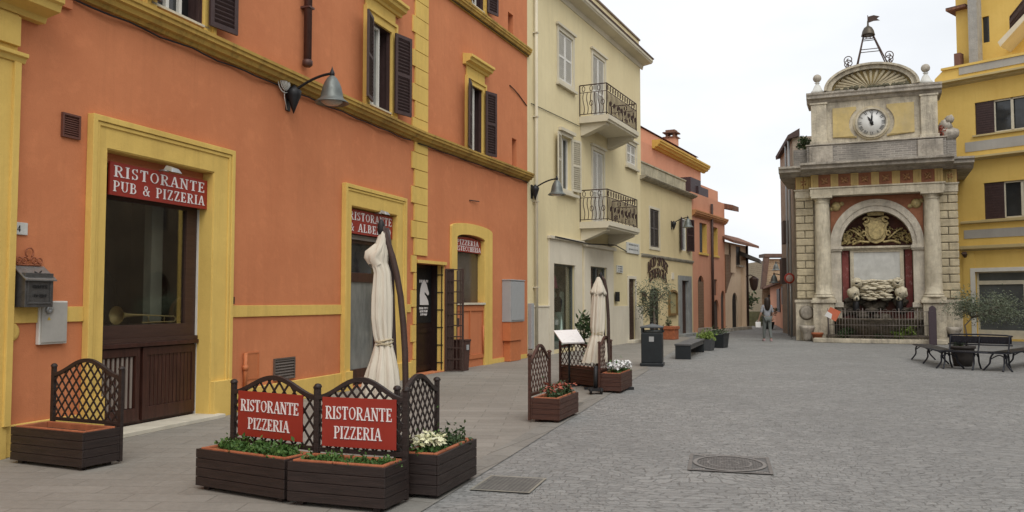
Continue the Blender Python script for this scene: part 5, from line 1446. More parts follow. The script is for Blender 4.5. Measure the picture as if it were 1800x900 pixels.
for sx in (-1, 1):
    M = Matrix.Translation((cu + sx * ro * .86, .12, zspr + Ro * .88)) @ Matrix.Rotation(R(90), 4, 'X')
    m.lathe([(0, .10), (.10, .09), (.17, .04), (.20, 0)], (0, 0, 0), 12, M=M); 
    for k in range(3):
        M = Matrix.Translation((cu + sx * (ro * .86 - .22 + .2 * k), .13, zspr + Ro * .88 + .10 * (k - 1) * sx)) @ Matrix.Rotation(R(90), 4, 'X')
        m.lathe([(0, .05), (.08, .03), (.1, 0)], (0, 0, 0), 8, M=M)
m.build('spandrel_relief', GILD, ft)
m = MB()
for a, b in ((cu - ro - .02, cu - ri), (cu + ri, cu + ro + .02)):
    m.box(a, b, .08, .199, zped - .1, zspr - .22); m.box(a - .05, b + .05, .02, .30, zspr - .219, zspr - .15); m.box(a - .08, b + .08, -.02, .32, zspr - .149, zspr - .03); m.box(a - .04, b + .03, .03, .3, zspr - .029, zspr - .001)
    m.box(a - .06, b + .06, .0, .21, zped - .3, zped - .101)
m.build('impost', ARCHSTONE, ft, bevel=.01)
# niche
m = MB(); m.slab([(cu - ri, .3)] + [(cu + ri, .3)] + [(cu + (ri) * math.cos(PI * i / 20), zspr + Ri * math.sin(PI * i / 20)) for i in range(21)], [], nd - .08, nd - .002)
m.build('niche_back', NICHE, ft)
m = MB(); m.box(cu - ri + .01, cu + ri - .01, .42, nd - .082, zspr - .09, zspr - .01); m.box(cu - ri + .02, cu + ri - .02, .52, nd - .083, zspr - .16, zspr - .091); m.build('niche_cornice', STONE_L, ft)
zpt, zpb = FT.Z(1500, 443, .6), FT.Z(1500, 490, .6)
pw_ = 1.0
m = MB()
for sx in (-1, 1): m.box(cu + sx * (pw_ + .06), cu + sx * (ri - .02), nd - .12, nd - .081, .9, zspr - .162)
m.build('red_marble_panel', REDMARBLE, ft)
m = MB(); m.slab(rect(cu - pw_, cu + pw_, zpb - .35, zpt + .12), [rect(cu - pw_ + .14, cu + pw_ - .14, zpb - .2, zpt - .02)], nd - .24, nd - .121); m.build('plaque_frame', STONE_L, ft, bevel=.01)
m = MB(); m.box(cu - pw_ + .135, cu + pw_ - .135, nd - .20, nd - .15, zpb - .205, zpt - .015); m.build('marble_plaque', MARBLE, ft)
# coat of arms in the tympanum
zc_ = FT.Z(1540, 402, .6)
m = MB()
sh = [(0, -.62), (.26, -.52), (.42, -.25), (.40, .05), (.50, .22), (.34, .36), (.30, .50), (.0, .42)]
sh = sh + [(-x, z) for x, z in sh[::-1][1:-1]]
m.slab([(cu + x * 1.0, zc_ + z) for x, z in sh], [], nd - .34, nd - .1)
m.slab([(cu + x * .7, zc_ + z * .72 - .02) for x, z in sh], [], nd - .42, nd - .3401)
for sx in (-1, 1):
    m.tube([(cu + sx * (.36 + .1 * math.cos(t)), nd - .38, zc_ + .36 + .1 * math.sin(t)) for t in [k * .5 for k in range(12)]], .05, 6)
    m.tube([(cu + sx * (.45 + .07 * math.cos(t)), nd - .36, zc_ - .2 + .09 * math.sin(t)) for t in [k * .5 for k in range(12)]], .04, 6)
    m.tube([(cu + sx * .25, nd - .3, zc_ - .55), (cu + sx * .6, nd - .25, zc_ - .5), (cu + sx * .9, nd - .2, zc_ - .62)], .05, 6)
    m.tube([(cu + sx * .45, nd - .3, zc_ - .4), (cu + sx * .8, nd - .25, zc_ - .1), (cu + sx * 1.0, nd - .2, zc_ + .0)], .035, 6)
m.build('coat_of_arms', GILD, ft, bevel=.02)
m = MB(); rr = random.Random(4)
for _ in range(170):
    sx = rr.choice((-1, 1)); x = rr.uniform(.45, 1.3); z = rr.uniform(-.6, .15 - abs(x - .7) * .6)
    M = Matrix.Translation((cu + sx * x, nd - .12, zc_ + z)) @ Matrix.Rotation(rr.uniform(0, 6), 4, 'Y') @ Matrix.Rotation(R(90), 4, 'X')
    m.lathe([(0, .06), (.035, .04), (.055, 0)], (0, 0, 0), 6, M=M @ Matrix.Diagonal((1.6, .7, 1, 1)))
m.build('gilded_foliage', GILD, ft)
m = MB(); m.slab([(cu - .3, zc_ + .52), (cu + .3, zc_ + .52), (cu + .36, zc_ + .74), (cu + .12, zc_ + .66), (cu, zc_ + .80), (cu - .12, zc_ + .66), (cu - .36, zc_ + .74)], [], nd - .35, nd - .15); m.build('crown_relief', GILD, ft, bevel=.02)
# rocks, lions' masks, spouts, basin
m = MB(); rr = random.Random(5)
def blob(m, c, r, seg=10, sq=(1, 1, 1), seed=0):
    o = len(m.v)
    m.lathe([(r * math.sin(PI * i / 7) + .0001, -r * math.cos(PI * i / 7)) for i in range(8)], (0, 0, 0), seg, cap=False)
    for i in range(o, len(m.v)):
        v = Vector(m.v[i]); n = noise.noise(v * (1.6 / r) + Vector((seed, seed * 2.1, 0)))
        v = v * (1 + .5 * n); m.v[i] = (v.x * sq[0] + c[0], v.y * sq[1] + c[1], v.z * sq[2] + c[2])
zli = FT.Z(1505, 503, .3)
for k in range(60):
    blob(m, (cu + rr.uniform(-1.3, 1.3), rr.uniform(.55, 1.0), rr.uniform(.95, zli - .42)), rr.uniform(.12, .22), 9, (1.2, 1, .8), seed=k)
m.build('rock_pile', ROCK, ft)
m = MB()
for k in range(110): blob(m, (cu + rr.uniform(-.55, .55), rr.uniform(.25, .50), rr.uniform(zli - .55, zli + .22)), rr.uniform(.05, .12), 8, (1.8, 1, .6), seed=k + 40)
m.build('travertine_cascade', CREAMROCK, ft)
for sx in (-1, 1):
    m = MB(); x = cu + sx * .76
    blob(m, (x, .25, zli + .12), .18, 14, seed=3 + sx)
    for k in range(11): a = R(33 * k); blob(m, (x + .16 * math.cos(a), .26, zli + .12 + .16 * math.sin(a)), .065, 8, seed=k)
    blob(m, (x - sx * .02, .10, zli + .17), .07, 8, (1.3, 1, .7), seed=8); blob(m, (x, .10, zli + .04), .06, 8, (1.2, 1, .6), seed=18)
    for k in range(13):
        a = R(28 * k); blob(m, (x + sx * .12 + .15 * math.cos(a), .18, zli - .28 + .15 * math.sin(a)), .085, 8, seed=k * 3)
    blob(m, (x + sx * .12, .15, zli - .28), .22, 12, seed=21); blob(m, (x + sx * .02, .12, zli - .50), .12, 10, seed=27)
    lf = m.build('lion_figure', CREAMROCK, ft)
    m = MB(); blob(m, (x, .075, zli + .105), .045, 8, (1.3, .6, .8)); blob(m, (x + sx * .08, -.055, zli - .30), .05, 8, (1.1, .6, .8)); m.build('lion_mouth', BLACK, lf)
    m = MB(); m.tube([(x, .05, zli - .46), (x, -.12, zli - .54)], .03, 8); m.lathe([(.10, 0), (.13, .1), (.12, .45), (.08, .5)], (x + sx * .04, .2, zli - 1.05), 10); m.build('water_spout', IRON, ft)
m = MB(); zb_ = .95
m.lathe([(1.0, .15), (1.15, .3), (1.5, .62), (1.62, zb_ - .1), (1.68, zb_ - .05), (1.68, zb_), (1.5, zb_), (1.42, zb_ - .15)], (cu, .1, 0), 32, cap=False)
m.box(cu - 1.9, cu + 1.9, -.95, .3, .18, .30)
m.build('basin', ROCK, ft)
m = MB(); m.lathe([(0, 0), (1.46, 0)], (cu, .1, zb_ - .1), 32, cap=False); m.build('water_surface', simple('dark_water', (.02, .03, .025), .05, spec=.6, bs=0), ft)
m = MB(); m.box(cu - 2.35, cu + 2.35, -1.55, .1, .004, .17); m.build('fountain_step', STONE, ft, bevel=.02)
# entablature: architrave, frieze with triglyphs, cornice
m = MB(); zA0 = zcap + .172
m.box(pc1 - .44, pc2 + .44, -.38, .3, zA0, zfr0 - .06); m.box(pc1 - .48, pc2 + .48, -.42, .3, zfr0 - .059, zfr0)
m.box(W0 + .04, pc1 - .441, .06, .3, zA0, zfr0 - .06); m.box(pc2 + .441, W1 - .04, .06, .3, zA0, zfr0 - .06); m.box(W0, pc1 - .49, .02, .3, zfr0 - .059, zfr0); m.box(pc2 + .49, W1, .02, .3, zfr0 - .059, zfr0)
m.build('architrave', STONE_L, ft, bevel=.01)
m = MB(); m.box(pc1 - .40, pc2 + .40, -.32, .3, zfr0 + .001, zfr1); m.box(W0 + .06, pc1 - .401, .10, .3, zfr0 + .001, zfr1); m.box(pc2 + .401, W1 - .06, .10, .3, zfr0 + .001, zfr1)
m.build('frieze', FRIEZE_R, ft)
m = MB(); mr = MB()
tot = (pc2 - pc1) + .8; nb = 6; wm = tot / (nb + (nb + 1) * .62); wt = wm * .62; u = pc1 - .40
def trig(u, w_, yf):
    for k in range(3): m.box(u + w_ * (k * .34 + .03), u + w_ * (k * .34 + .28), yf - .05, yf - .001, zfr0 + .01, zfr1 - .05)
    m.box(u, u + w_, yf - .06, yf - .001, zfr1 - .049, zfr1); m.box(u, u + w_, yf - .02, yf - .0005, zfr0 + .002, zfr1 - .05)
def rosette(uc, zc, r, yf, k):
    rq = random.Random(int(uc * 100))
    for j in range(4):
        a = PI / 2 * j + PI / 4 + rq.uniform(-.12, .12)
        mr.tube([(uc + .03 * math.cos(a), yf - .02, zc + .03 * math.sin(a)), (uc + r * .6 * math.cos(a + .2), yf - .035, zc + r * .6 * math.sin(a + .2)), (uc + r * 1.05 * math.cos(a), yf - .02, zc + r * 1.05 * math.sin(a))], [.03, .045, .015], 5)
        mr.tube([(uc + r * .5 * math.cos(a + .8), yf - .015, zc + r * .5 * math.sin(a + .8)), (uc + r * .8 * math.cos(a + .75), yf - .02, zc + r * .8 * math.sin(a + .75))], [.03, .012], 5)
    mr.lathe([(0, .06), (.05, .04), (.06, 0)], (uc, yf, zc), 8, M=Matrix.Rotation(R(90), 4, 'X'))
for i in range(nb + 1):
    trig(u, wt, -.32); u += wt
    if i < nb: rosette(u + wm / 2, (zfr0 + zfr1) / 2, wm * .33, -.32, i * .5); u += wm
for a, b in ((W0 + .08, pc1 - .42), (pc2 + .42, W1 - .08)):
    trig(a, wt, .10); trig(b - wt, wt, .10); rosette((a + b) / 2, (zfr0 + zfr1) / 2, wm * .3, .10, 1)
m.build('triglyph', FRIEZE_Y, ft); mr.build('metope_relief', simple('metope_ochre', (.42, .22, .10), .8, var=.5, scale=9), ft)
def fcornice(z0, z1, a, b, pr, y, mat, name, back_=2.0, seg_=None):
    m = MB(); h = z1 - z0
    m.profile([(back_, z0), (y, z0), (y - pr * .2, z0 + h * .15), (y - pr * .3, z0 + h * .3), (y - pr * .85, z0 + h * .42), (y - pr * .85, z0 + h * .66), (y - pr, z0 + h * .8), (y - pr, z1), (back_, z1 + .03)], a, b)
    return m.build(name, mat, ft)
fcornice(zfr1 + .001, zcor1, pc1 - .75, pc2 + .75, .75, -.32, STONE_D, 'main_cornice')
fcornice(zfr1 + .003, zcor1 - .01, W0 - .55, W1 + .50, .55, .10, STONE_D, 'main_cornice', 3.9)
# attic band of weathered brick
m = MB(); m.box(pc1 - .55, pc2 + .55, -.12, 1.6, zcor1 + .04, zatt - .05); m.box(W0 + .0, pc1 - .56, .2, 3.6, zcor1 + .035, zatt - .12); m.box(pc2 + .56, W1 - .05, .2, 3.6, zcor1 + .035, zatt - .12)
m.build('attic_band', GREYBRICK, ft, bevel=.01)
m = MB()
for c_ in (pc1, pc2): m.box(c_ - .45, c_ + .45, -.20, .1, zcor1 + .041, zatt - .1)
m.box(pc1 - .6, pc2 + .6, -.17, 1.62, zatt - .049, zatt); m.build('attic_coping', STONE_D, ft, bevel=.015)
# clock storey
K0, K1 = fu(1424, 220, .2), fu(1651, 220, .2)
m = MB(); m.box(K0 + .1, K1 - .1, .25, 1.5, zatt + .002, zclk); m.build('clock_wall', STONE, ft)
m = MB()
for a in (K0 + .05, K1 - .65): m.box(a, a + .60, .08, .4, zatt + .003, zclk - .08); m.box(a - .04, a + .64, .05, .4, zclk - .079, zclk - .001); m.box(a - .05, a + .65, .04, .45, zatt + .004, zatt + .16)
m.build('clock_pilaster', STONE, ft, bevel=.01)
ck, zk = FT.at(1532, 216, .25)
ck = (K0 + K1) / 2 + .0; ck = FT.U(1532, 216, .2)
zk0, zk1 = zatt + .30, zclk - .26
m = MB(); rck = .68
for sx, a, b in ((-1, K0 + .88, ck - .55), (1, ck + .55, K1 - .88)):
    n = 10; arc = []
    zc0_ = zk
    for i in range(n + 1):
        t = R(-48 + 96 * i / n); arc.append((ck + sx * rck * 1.25 * math.cos(t), zk + rck * 1.15 * math.sin(t)))
    e = a if sx < 0 else b
    pts = [(e, zk0), (arc[0][0], zk0)] + arc + [(arc[-1][0], zk1), (e, zk1)]
    m.slab(pts, [], .20, .249)
m.build('painted_panel', OCHRE, ft)
m = MB()
ra = [(ck + rck * math.cos(2 * PI * i / 40), zk + rck * math.sin(2 * PI * i / 40)) for i in range(40)]
rb = [(ck + .545 * math.cos(2 * PI * i / 40), zk + .545 * math.sin(2 * PI * i / 40)) for i in range(40)]
rc = [(ck + .74 * math.cos(2 * PI * i / 40), zk + .74 * math.sin(2 * PI * i / 40)) for i in range(40)]
m.slab(ra, [rb], .16, .249); m.build('clock_surround', STONE_Y, ft)
m = MB(); m.slab([(ck + .61 * math.cos(2 * PI * i / 40), zk + .61 * math.sin(2 * PI * i / 40)) for i in range(40)], [rb], .10, .159); m.build('clock_rim', STONE, ft)
m = MB(); m.lathe([(0, 0), (.55, 0), (.55, .03), (0, .032)], (ck, .21, zk), 40, M=Matrix.Rotation(R(90), 4, 'X')); m.build('clock_face', simple('clock_white', (.72, .72, .69), .5, var=.25, scale=3, bs=0, dark=.85), ft)
m = MB(); yc = .178
rom = {12: 'XII', 1: 'I', 2: 'II', 3: 'III', 4: 'IIII', 5: 'V', 6: 'VI', 7: 'VII', 8: 'VIII', 9: 'IX', 10: 'X', 11: 'XI'}
for h_, s in rom.items():
    a = R(90 - 30 * h_); ph = a - PI / 2
    def xf(x, z, a=a, ph=ph):
        return (ck + .44 * math.cos(a) + x * math.cos(ph) - z * math.sin(ph), zk + .44 * math.sin(a) + x * math.sin(ph) + z * math.cos(ph))
    wd = .04 * len(s) * .5 + .015
    letters(m, s, -wd, wd, -.06, .06, yc - .002, .1, .004, xf)
m.build('numeral', BLACK, ft)
m = MB()
def hand(ang, L_, w_, y):
    a = R(90 - ang); c, s = math.cos(a), math.sin(a)
    P = [(-w_, -.12), (w_, -.12), (w_ * 1.2, L_ * .55), (0, L_), (-w_ * 1.2, L_ * .55)]
    m.slab([(ck + x * s + z * c, zk - x * c + z * s) for x, z in P], [], y, y + .01)
hand(4, .44, .026, .150); hand(331, .31, .034, .161)
m.lathe([(0, 0.05), (.07, .04), (.07, 0)], (ck, .172, zk), 12, M=Matrix.Rotation(R(90), 4, 'X'))
m.build('clock_hands', BLACK, ft)
# clock storey cornice, pediment with shell, finials
fc = fcornice(zclk + .002, ztop, K0 - .12, K1 + .12, .28, .22, STONE_D, 'clock_cornice', 1.6)
pL, pR, pT = fu(1451, 158, .2), fu(1614, 152, .2), FT.Z(1535, 114, .2)
pcx = (pL + pR) / 2; pa = (pR - pL) / 2; pz = ztop + .03; ph_ = pT - pz
def ell(k, kz, n=30): return [(pcx + pa * k * math.cos(PI * i / n), pz + ph_ * kz * math.sin(PI * i / n)) for i in range(n + 1)]
m = MB(); m.slab(ell(1, 1) + ell(.86, .80)[::-1], [], -.02, 1.2); m.slab(ell(1.03, 1.04) + ell(.97, .955)[::-1], [], -.14, 1.25); m.build('pediment_arch', STONE, ft)
m = MB(); m.slab(ell(.87, .82), [], .22, 1.0); m.build('pediment_field', OCHRE, ft)
m = MB()
for i in range(17):
    t = PI * (i + .5) / 17; 
    m.tube([(pcx + pa * .10 * math.cos(t), .17, pz + .02), (pcx + pa * .80 * math.cos(t), .15, pz + ph_ * .76 * math.sin(t))], [.02, .07], 6)
m.build('shell_ribs', STONE_Y, ft)
m = MB(); rr = random.Random(3)
for k in range(40): 
    x = rr.uniform(-.8, .8) * pa; blob(m, (pcx + x, .0 + rr.uniform(-.05, .2), pz + .02), rr.uniform(.04, .10), 7, seed=k)
m.build('moss_debris', simple('dry_moss', (.12, .11, .07), .95, var=.6, scale=20), ft)
for px, py, s in ((1437, 160, 1.0), (1627, 140, 1.0)):
    x = fu(px, py, .5); 
    m = MB(); m.lathe([(.26, 0), (.26, .10), (.20, .16), (.12, .34), (.07, .40), (.07, .44), (.11, .46), (.05, .50)], (x, .4, ztop + .03), 16)
    b_ = m.build('finial', MARBLE, ft)
    m = MB(); m.lathe([(.0001 + .17 * math.sin(PI * i / 10), .17 - .17 * math.cos(PI * i / 10)) for i in range(11)], (x, .4, ztop + .52), 18, cap=False); m.build('finial_ball', STONE_D, b_)
# bell cage and flag
zt_ = pT + .0
b0, b1 = fu(1505, 110, .5), fu(1562, 110, .5); bt0, bt1 = fu(1518, 62, .5), fu(1534, 62, .5); zc1_ = FT.Z(1525, 62, .5); bc = (bt0 + bt1) / 2
m = MB()
for x, xt in ((b0, bt0), (b1, bt1)):
    for y, yt in ((.15, .42), (.85, .58)):
        zb__ = pz + ph_ * math.sqrt(max(0, 1 - ((x - pcx) / pa) ** 2)) - .03
        m.tube([(x, y, zb__), (x * .75 + xt * .25, y * .75 + yt * .25, zb__ * .75 + zc1_ * .25), (xt, yt, zc1_)], .028, 6)
for f in (.52, .86):
    z = zt_ * (1 - f) + zc1_ * f; xa, xb = b0 * (1 - f) + bt0 * f, b1 * (1 - f) + bt1 * f; ya, yb = .15 * (1 - f) + .42 * f, .85 * (1 - f) + .58 * f
    m.tube([(xa, ya, z), (xb, ya, z), (xb, yb, z), (xa, yb, z), (xa, ya, z)], .018, 5)
m.tube([(bc - .24, .5, zc1_ - .15), (bc + .24, .5, zc1_ - .15)], .02, 5)
for sx in (-1, 1): m.tube(scroll((bc + sx * .12, zc1_ - .1), .10, 1.3, 90, 14, .40, -sx), .015, 5)
for px, sx in ((1492, -1), (1562, 1)):
    for yy in (.2, .8):
        x = fu(px, 105, .5); zb__ = pz + ph_ * math.sqrt(max(0, 1 - ((x - pcx) / pa) ** 2))
        m.tube(scroll((x, zb__ + .42), .20, 1.5, -90, 22, yy, sx), .02, 5); m.tube(scroll((x - .02 * sx, zb__ + .12), .14, 1.4, 90, 18, yy, -sx), .02, 5)
        m.tube([(x, yy, zb__ + .22), (x + sx * .12, yy, zb__)], .02, 5)
m.build('bell_cage', RUSTIRON, ft)
m = MB(); zb2 = zc1_ - .08
m.lathe([(.27, -.02), (.25, .05), (.22, .18), (.16, .30), (.08, .36), (.04, .40), (.03, .6)], (bc, .5, zb2 + .08), 18)
m.lathe([(.24, -.03), (.24, .0), (0, 0.02)], (bc, .5, zb2 + .08), 18); m.build('bell', simple('bronze_bell', (.10, .085, .065), .45, .7, var=.4), ft)
m = MB(); zf2 = FT.Z(1525, 27, .5); m.tube([(bc, .5, zb2 + .6), (bc, .5, zf2)], .018, 6)
m.slab([(bc, zf2 - .06), (bc + .22, zf2 - .02), (bc + .45, zf2 - .10), (bc + .34, zf2 - .18), (bc + .46, zf2 - .27), (bc + .22, zf2 - .26), (bc, zf2 - .32)], [], .49, .51); m.build('weather_vane', RUSTIRON, ft)

# railing round the basin
fn = frthing(FT, 'iron_fence', 'low wrought iron railing around the fountain basin', 'fence', None, 0, -1.45, .17)
f0, f1_ = fu(1455, 560, -1.45), fu(1635, 560, -1.45); fh = 1.05
m = MB(); nb_ = 34
for i in range(nb_ + 1):
    x = f0 + (f1_ - f0) * i / nb_; big = i % 6 == 0
    m.tube([(x, 0, 0), (x, 0, fh + (.12 if big else .0))], .018 if big else .010, 6)
    if i % 3 == 1: m.tube(tube_arc((x + (f1_ - f0) / nb_ * .5, fh + .02), .07, 0, 180, 6), .008, 4)
for z in (.12, fh * .5, fh): m.tube([(f0, 0, z), (f1_, 0, z)], .014, 6)
for xx in (f0, f1_):
    for i in range(9): m.tube([(xx, 1.4 * i / 9, 0), (xx, 1.4 * i / 9, fh)], .012, 5)
    for z in (.12, fh): m.tube([(xx, 0, z), (xx, 1.4, z)], .014, 6)
m.build('railing', simple('weathered_railing', (.20, .17, .15), .6, .3, var=.4), fn)
pp = frthing(FT, 'poster', 'folded red and white poster tied to the left end of the railing', 'poster', None, f0 + .15, -1.53, .95)
m = MB(); m.slab([(-.26, .10), (.14, -.12), (.34, .26), (-.04, .44)], [], -.02, 0); m.build('sheet', simple('poster_orange', (.60, .16, .08), .6), pp)
m = MB(); m.slab([(-.26, .10), (-.02, -.03), (.02, .16), (-.15, .27)], [], -.035, -.021); m.build('white_corner', PAPER, pp)
for label, px0, px1, y0_, mat_ in (('grey stone water trough in the left pier of the fountain', 1406, 1432, 571, STONE_D), ('grey stone water trough by the right pier of the fountain', 1664, 1690, 571, STONE_D)):
    a, b = fu(px0, 580, -.3), fu(px1, 580, -.3)
    w_ = (b - a) / 2
    tt = frthing(FT, 'stone_trough', label, 'water trough', 'stone troughs in the piers', (a + b) / 2, -.30, .004)
    m = MB(); m.lathe([(w_ * .6, 0), (w_ * .55, .1), (w_ * .7, .35), (w_ * 1.05, .50), (w_ * 1.1, .62), (w_ * .95, .62), (w_ * .8, .5)], (0, 0, 0), 18); m.build('bowl', mat_, tt)
    m = MB(); m.box(-w_ * .5, w_ * .5, .05, .33, 0, .50); m.build('pillar', mat_, tt)
m = MB(); # round relief above left trough
a = fu(1418, 548, .03); m.lathe([(0, .06), (.2, .05), (.30, 0)], (a, .03, FT.Z(1418, 550)), 16, M=Matrix.Rotation(R(90), 4, 'X')); m.build('round_relief', STONE_D, ft)
tp = frthing(FT, 'flower_pot', 'small terracotta pot at the foot of the left fountain pedestal', 'flower pot', None, fu(1437, 595, -.75), -.75, .004)
m = MB(); m.lathe([(.14, 0), (.20, .28), (.23, .28), (.23, .36), (.19, .36), (.17, .3)], (0, 0, 0), 16); m.build('pot', TERRAPOT, tp)
pb = frthing(FT, 'metal_post', 'narrow dark purple information post at the right end of the railing', 'post', None, fu(1640, 590, -1.9), -1.9, 0)
m = MB(); m.slab([(-.13, 0.0), (.13, 0), (.13, 1.15), (.11, 1.38), (0, 1.46), (-.11, 1.38), (-.13, 1.15)], [], -.05, .05); m.build('board', simple('dark_purple_metal', (.075, .055, .065), .5, .2), pb, bevel=.01)

# plants on the fountain
def bush(name, label, cat, c, rx, ry, rz, n, size, mat, group=None, seed=1, stems=5, stemmat=None):
    rr = random.Random(seed)
    t = thing(name, label, cat, c, 0, group)
    m = MB()
    cl = [(Vector((rr.uniform(-1, 1) * rx * .6, rr.uniform(-1, 1) * ry * .6, rz + rr.uniform(-.6, .7) * rz)), rr.uniform(.35, .6)) for _ in range(7)]
    def f():
        c0, k = rr.choice(cl); d = Vector((rr.gauss(0, 1), rr.gauss(0, 1), rr.gauss(0, 1))) * .45
        p = c0 + Vector((d.x * rx * k, d.y * ry * k, d.z * rz * k))
        return p if p.z > 0.005 else None
    foliage(m, f, n, size, rnd=rr); m.build('leaves', mat, t)
    m = MB()
    for _ in range(stems):
        e = rr.choice(cl)[0]; m.tube([(0, 0, 0), (e.x * .5, e.y * .5, e.z * .6), tuple(e)], .012, 5)
    m.build('stems', stemmat or BARK, t)
    return t
bush('shrub', 'wild green shrub growing on top of the fountain left of the clock', 'shrub', FT.w(fu(1413, 250, 1.0), 1.2, zatt - .12), .38, .4, .32, 500, .12, LEAFD, None, 3)
sx_ = fu(1666, 240, .5)
st2 = frthing(FT, 'stone_urn', 'weathered stone urn ornament at the right end of the attic', 'stone ornament', None, sx_, .6, zatt - .119)
m = MB(); blob(m, (0, 0, .25), .38, 12, (1.1, .8, .8), 5); blob(m, (-.08, 0, .65), .25, 12, (1, .8, 1), 9); blob(m, (.1, 0, .88), .17, 10, (1, 1, 1), 12); m.build('ornament', STONE_D, st2)
bush('shrub', 'dry rust coloured weed beside the stone urn on the attic', 'shrub', FT.w(fu(1655, 235, .5), .4, zatt - .12), .22, .25, .32, 160, .12, PETAL_R, None, 9)
bush('shrub', 'low green plant behind the left part of the railing', 'shrub', FT.w(f0 + .75, -.95, .17), .4, .3, .22, 350, .12, LEAFD, 'plants behind the railing', 12)
bush('shrub', 'pale green plant behind the right part of the railing', 'shrub', FT.w(f1_ - .9, -.95, .17), .5, .3, .30, 420, .12, LIME, 'plants behind the railing', 13)
bush('shrub', 'dark plant in the middle of the railing before the basin', 'shrub', FT.w((f0 + f1_) / 2 + .1, -1.05, .17), .3, .2, .10, 120, .10, LEAFD, 'plants behind the railing', 14)

# ================================================================== GOLDEN HOUSE
hy = frthing(YB, 'golden_house', 'golden yellow apartment house with grey panels right of the fountain', 'house')
yu0, yu1 = YB.U(1643, 150, .02), 9.0
zy = [YB.Z(1700, p) for p in (112, 143, 280, 392, 438)]
yw1 = (YB.U(1714, 210), YB.U(1714, 210) + 2.75, YB.Z(1714, 238), YB.Z(1714, 181)); yw2 = (YB.U(1730, 350), YB.U(1730, 350) + 2.75, YB.Z(1730, 386), YB.Z(1730, 322))
ys = (YB.U(1716, 540), YB.U(1716, 540) + 3.6, .08, YB.Z(1716, 478))
m = MB(); m.slab(rect(yu0, yu1, 0, zy[1]), [rect(*yw1), rect(*yw2), rect(*ys)], 0, .35); body(m, yu0, yu1, .352, 9, zy[1]); m.build('wall', GOLD, hy)
m = MB(); pz1 = YB.Z(1700, 112, .0); m.slab([(yu0, zy[1] + .12), (yu1, zy[1] + .12), (yu1, pz1 - .1), (yu0 + .35, pz1 - .1), (yu0, zy[1] + .35)], [], .02, .3); m.build('parapet', GOLD, hy)
m = MB(); m.box(yu0 + .3, yu1, -.06, .34, pz1 - .098, pz1 - .0); m.build('parapet_coping', GOLD, hy)
m = MB(); m.profile([(.0, zy[1] - .12), (-.15, zy[1] - .06), (-.18, zy[1] + .0), (-.42, zy[1] + .02), (-.42, zy[1] + .10), (.0, zy[1] + .118)], yu0 - .1, yu1)
m.profile([(-.002, zy[2] - .10), (-.12, zy[2] - .04), (-.32, zy[2] - .02), (-.32, zy[2] + .06), (-.002, zy[2] + .08)], YB.U(1690, 280), yu1)
m.profile([(-.002, zy[3] - .05), (-.12, zy[3] - .02), (-.12, zy[3] + .06), (-.002, zy[3] + .08)], YB.U(1690, 400), yu1)
m.profile([(-.002, zy[4] - .08), (-.14, zy[4] - .03), (-.20, zy[4] + .0), (-.20, zy[4] + .12), (-.002, zy[4] + .14)], YB.U(1690, 430), yu1)
m.build('string_course', GOLDTRIM, hy)
m = MB(); 
for a, b, c_ in ((1686, 132, 112 + 6), (1697, 268, 251), (1695, 420, 405)): m.box(YB.U(a, b), yu1 - .2, -.02, -.001 if b != 132 else .019, YB.Z(a, b), YB.Z(a, c_))
m.build('grey_panel', GREYPANEL, hy)
m = MB(); m.box(YB.U(1693, 460), YB.U(1693, 460) + .45, -.03, -.002, 0, zy[4] - .08); m.build('corner_strip', GOLD, hy)
for k, o in enumerate((yw1, yw2)):
    w_ = window(hy, *o, .12, CREAMSH, DARKGLASS, 0, .05)
    m = MB(); u0, u1, z0, z1 = o; sp = u0 + (u1 - u0) * (.26 if k == 0 else .27)
    m.box(u0 + .0, sp, .06, .11, z0, z1)
    for i in range(14): m.box(u0 + .03, sp - .03, .045, .059, z0 + (z1 - z0) * (i + .15) / 14, z0 + (z1 - z0) * (i + .8) / 14)
    m.build('shutter', SHUTTER, w_)
    m = MB(); n = 3
    for i in range(n + 1):
        x = sp + (u1 - sp) * i / n; m.box(x - .05, x + .05, .08, .119, z0, z1)
    m.box(sp, u1, .08, .118, z0, z0 + .07); m.box(sp, u1, .08, .118, z1 - .07, z1); m.build('casement', CREAMSH, w_)
    m = MB(); m.box(u0 - .1, u1 + .1, -.08, -.002, z0 - .07, z0 - .001); m.build('sill', GOLDTRIM, w_)
m = MB(); u0, u1, z0, z1 = ys
m.slab([(u0 - .18, 0), (u0, 0), (u0, z1), (u1, z1), (u1, 0), (u1 + .18, 0), (u1 + .18, z1 + .16), (u0 - .18, z1 + .16)], [], -.05, -.002); m.build('shop_frame', WHITEP, hy)
m = MB(); sy = .15; zs_ = YB.Z(1716, 497, .1)
m.slab(rect(u0, u1, z0, z1), [rect(u0 + .07, u0 + 1.75, z0 + .35, zs_ - .08), rect(u0 + 1.87, u0 + 2.7, z0 + .07, zs_ - .08), rect(u0 + .07, u0 + 2.6, zs_ + .08, z1 - .05)], sy, sy + .06)
dr = m.build('shop_door_frame', CREAMSH, hy)
m = MB(); m.box(u0 + .02, u1 - .02, sy + .062, sy + .07, z0 + .02, z1 - .02); m.build('pane', simple('shop_pane', (.10, .11, .11), .06, var=.6, scale=1.1, bs=0, spec=.6, aniso=(1, 1, .4)), dr)
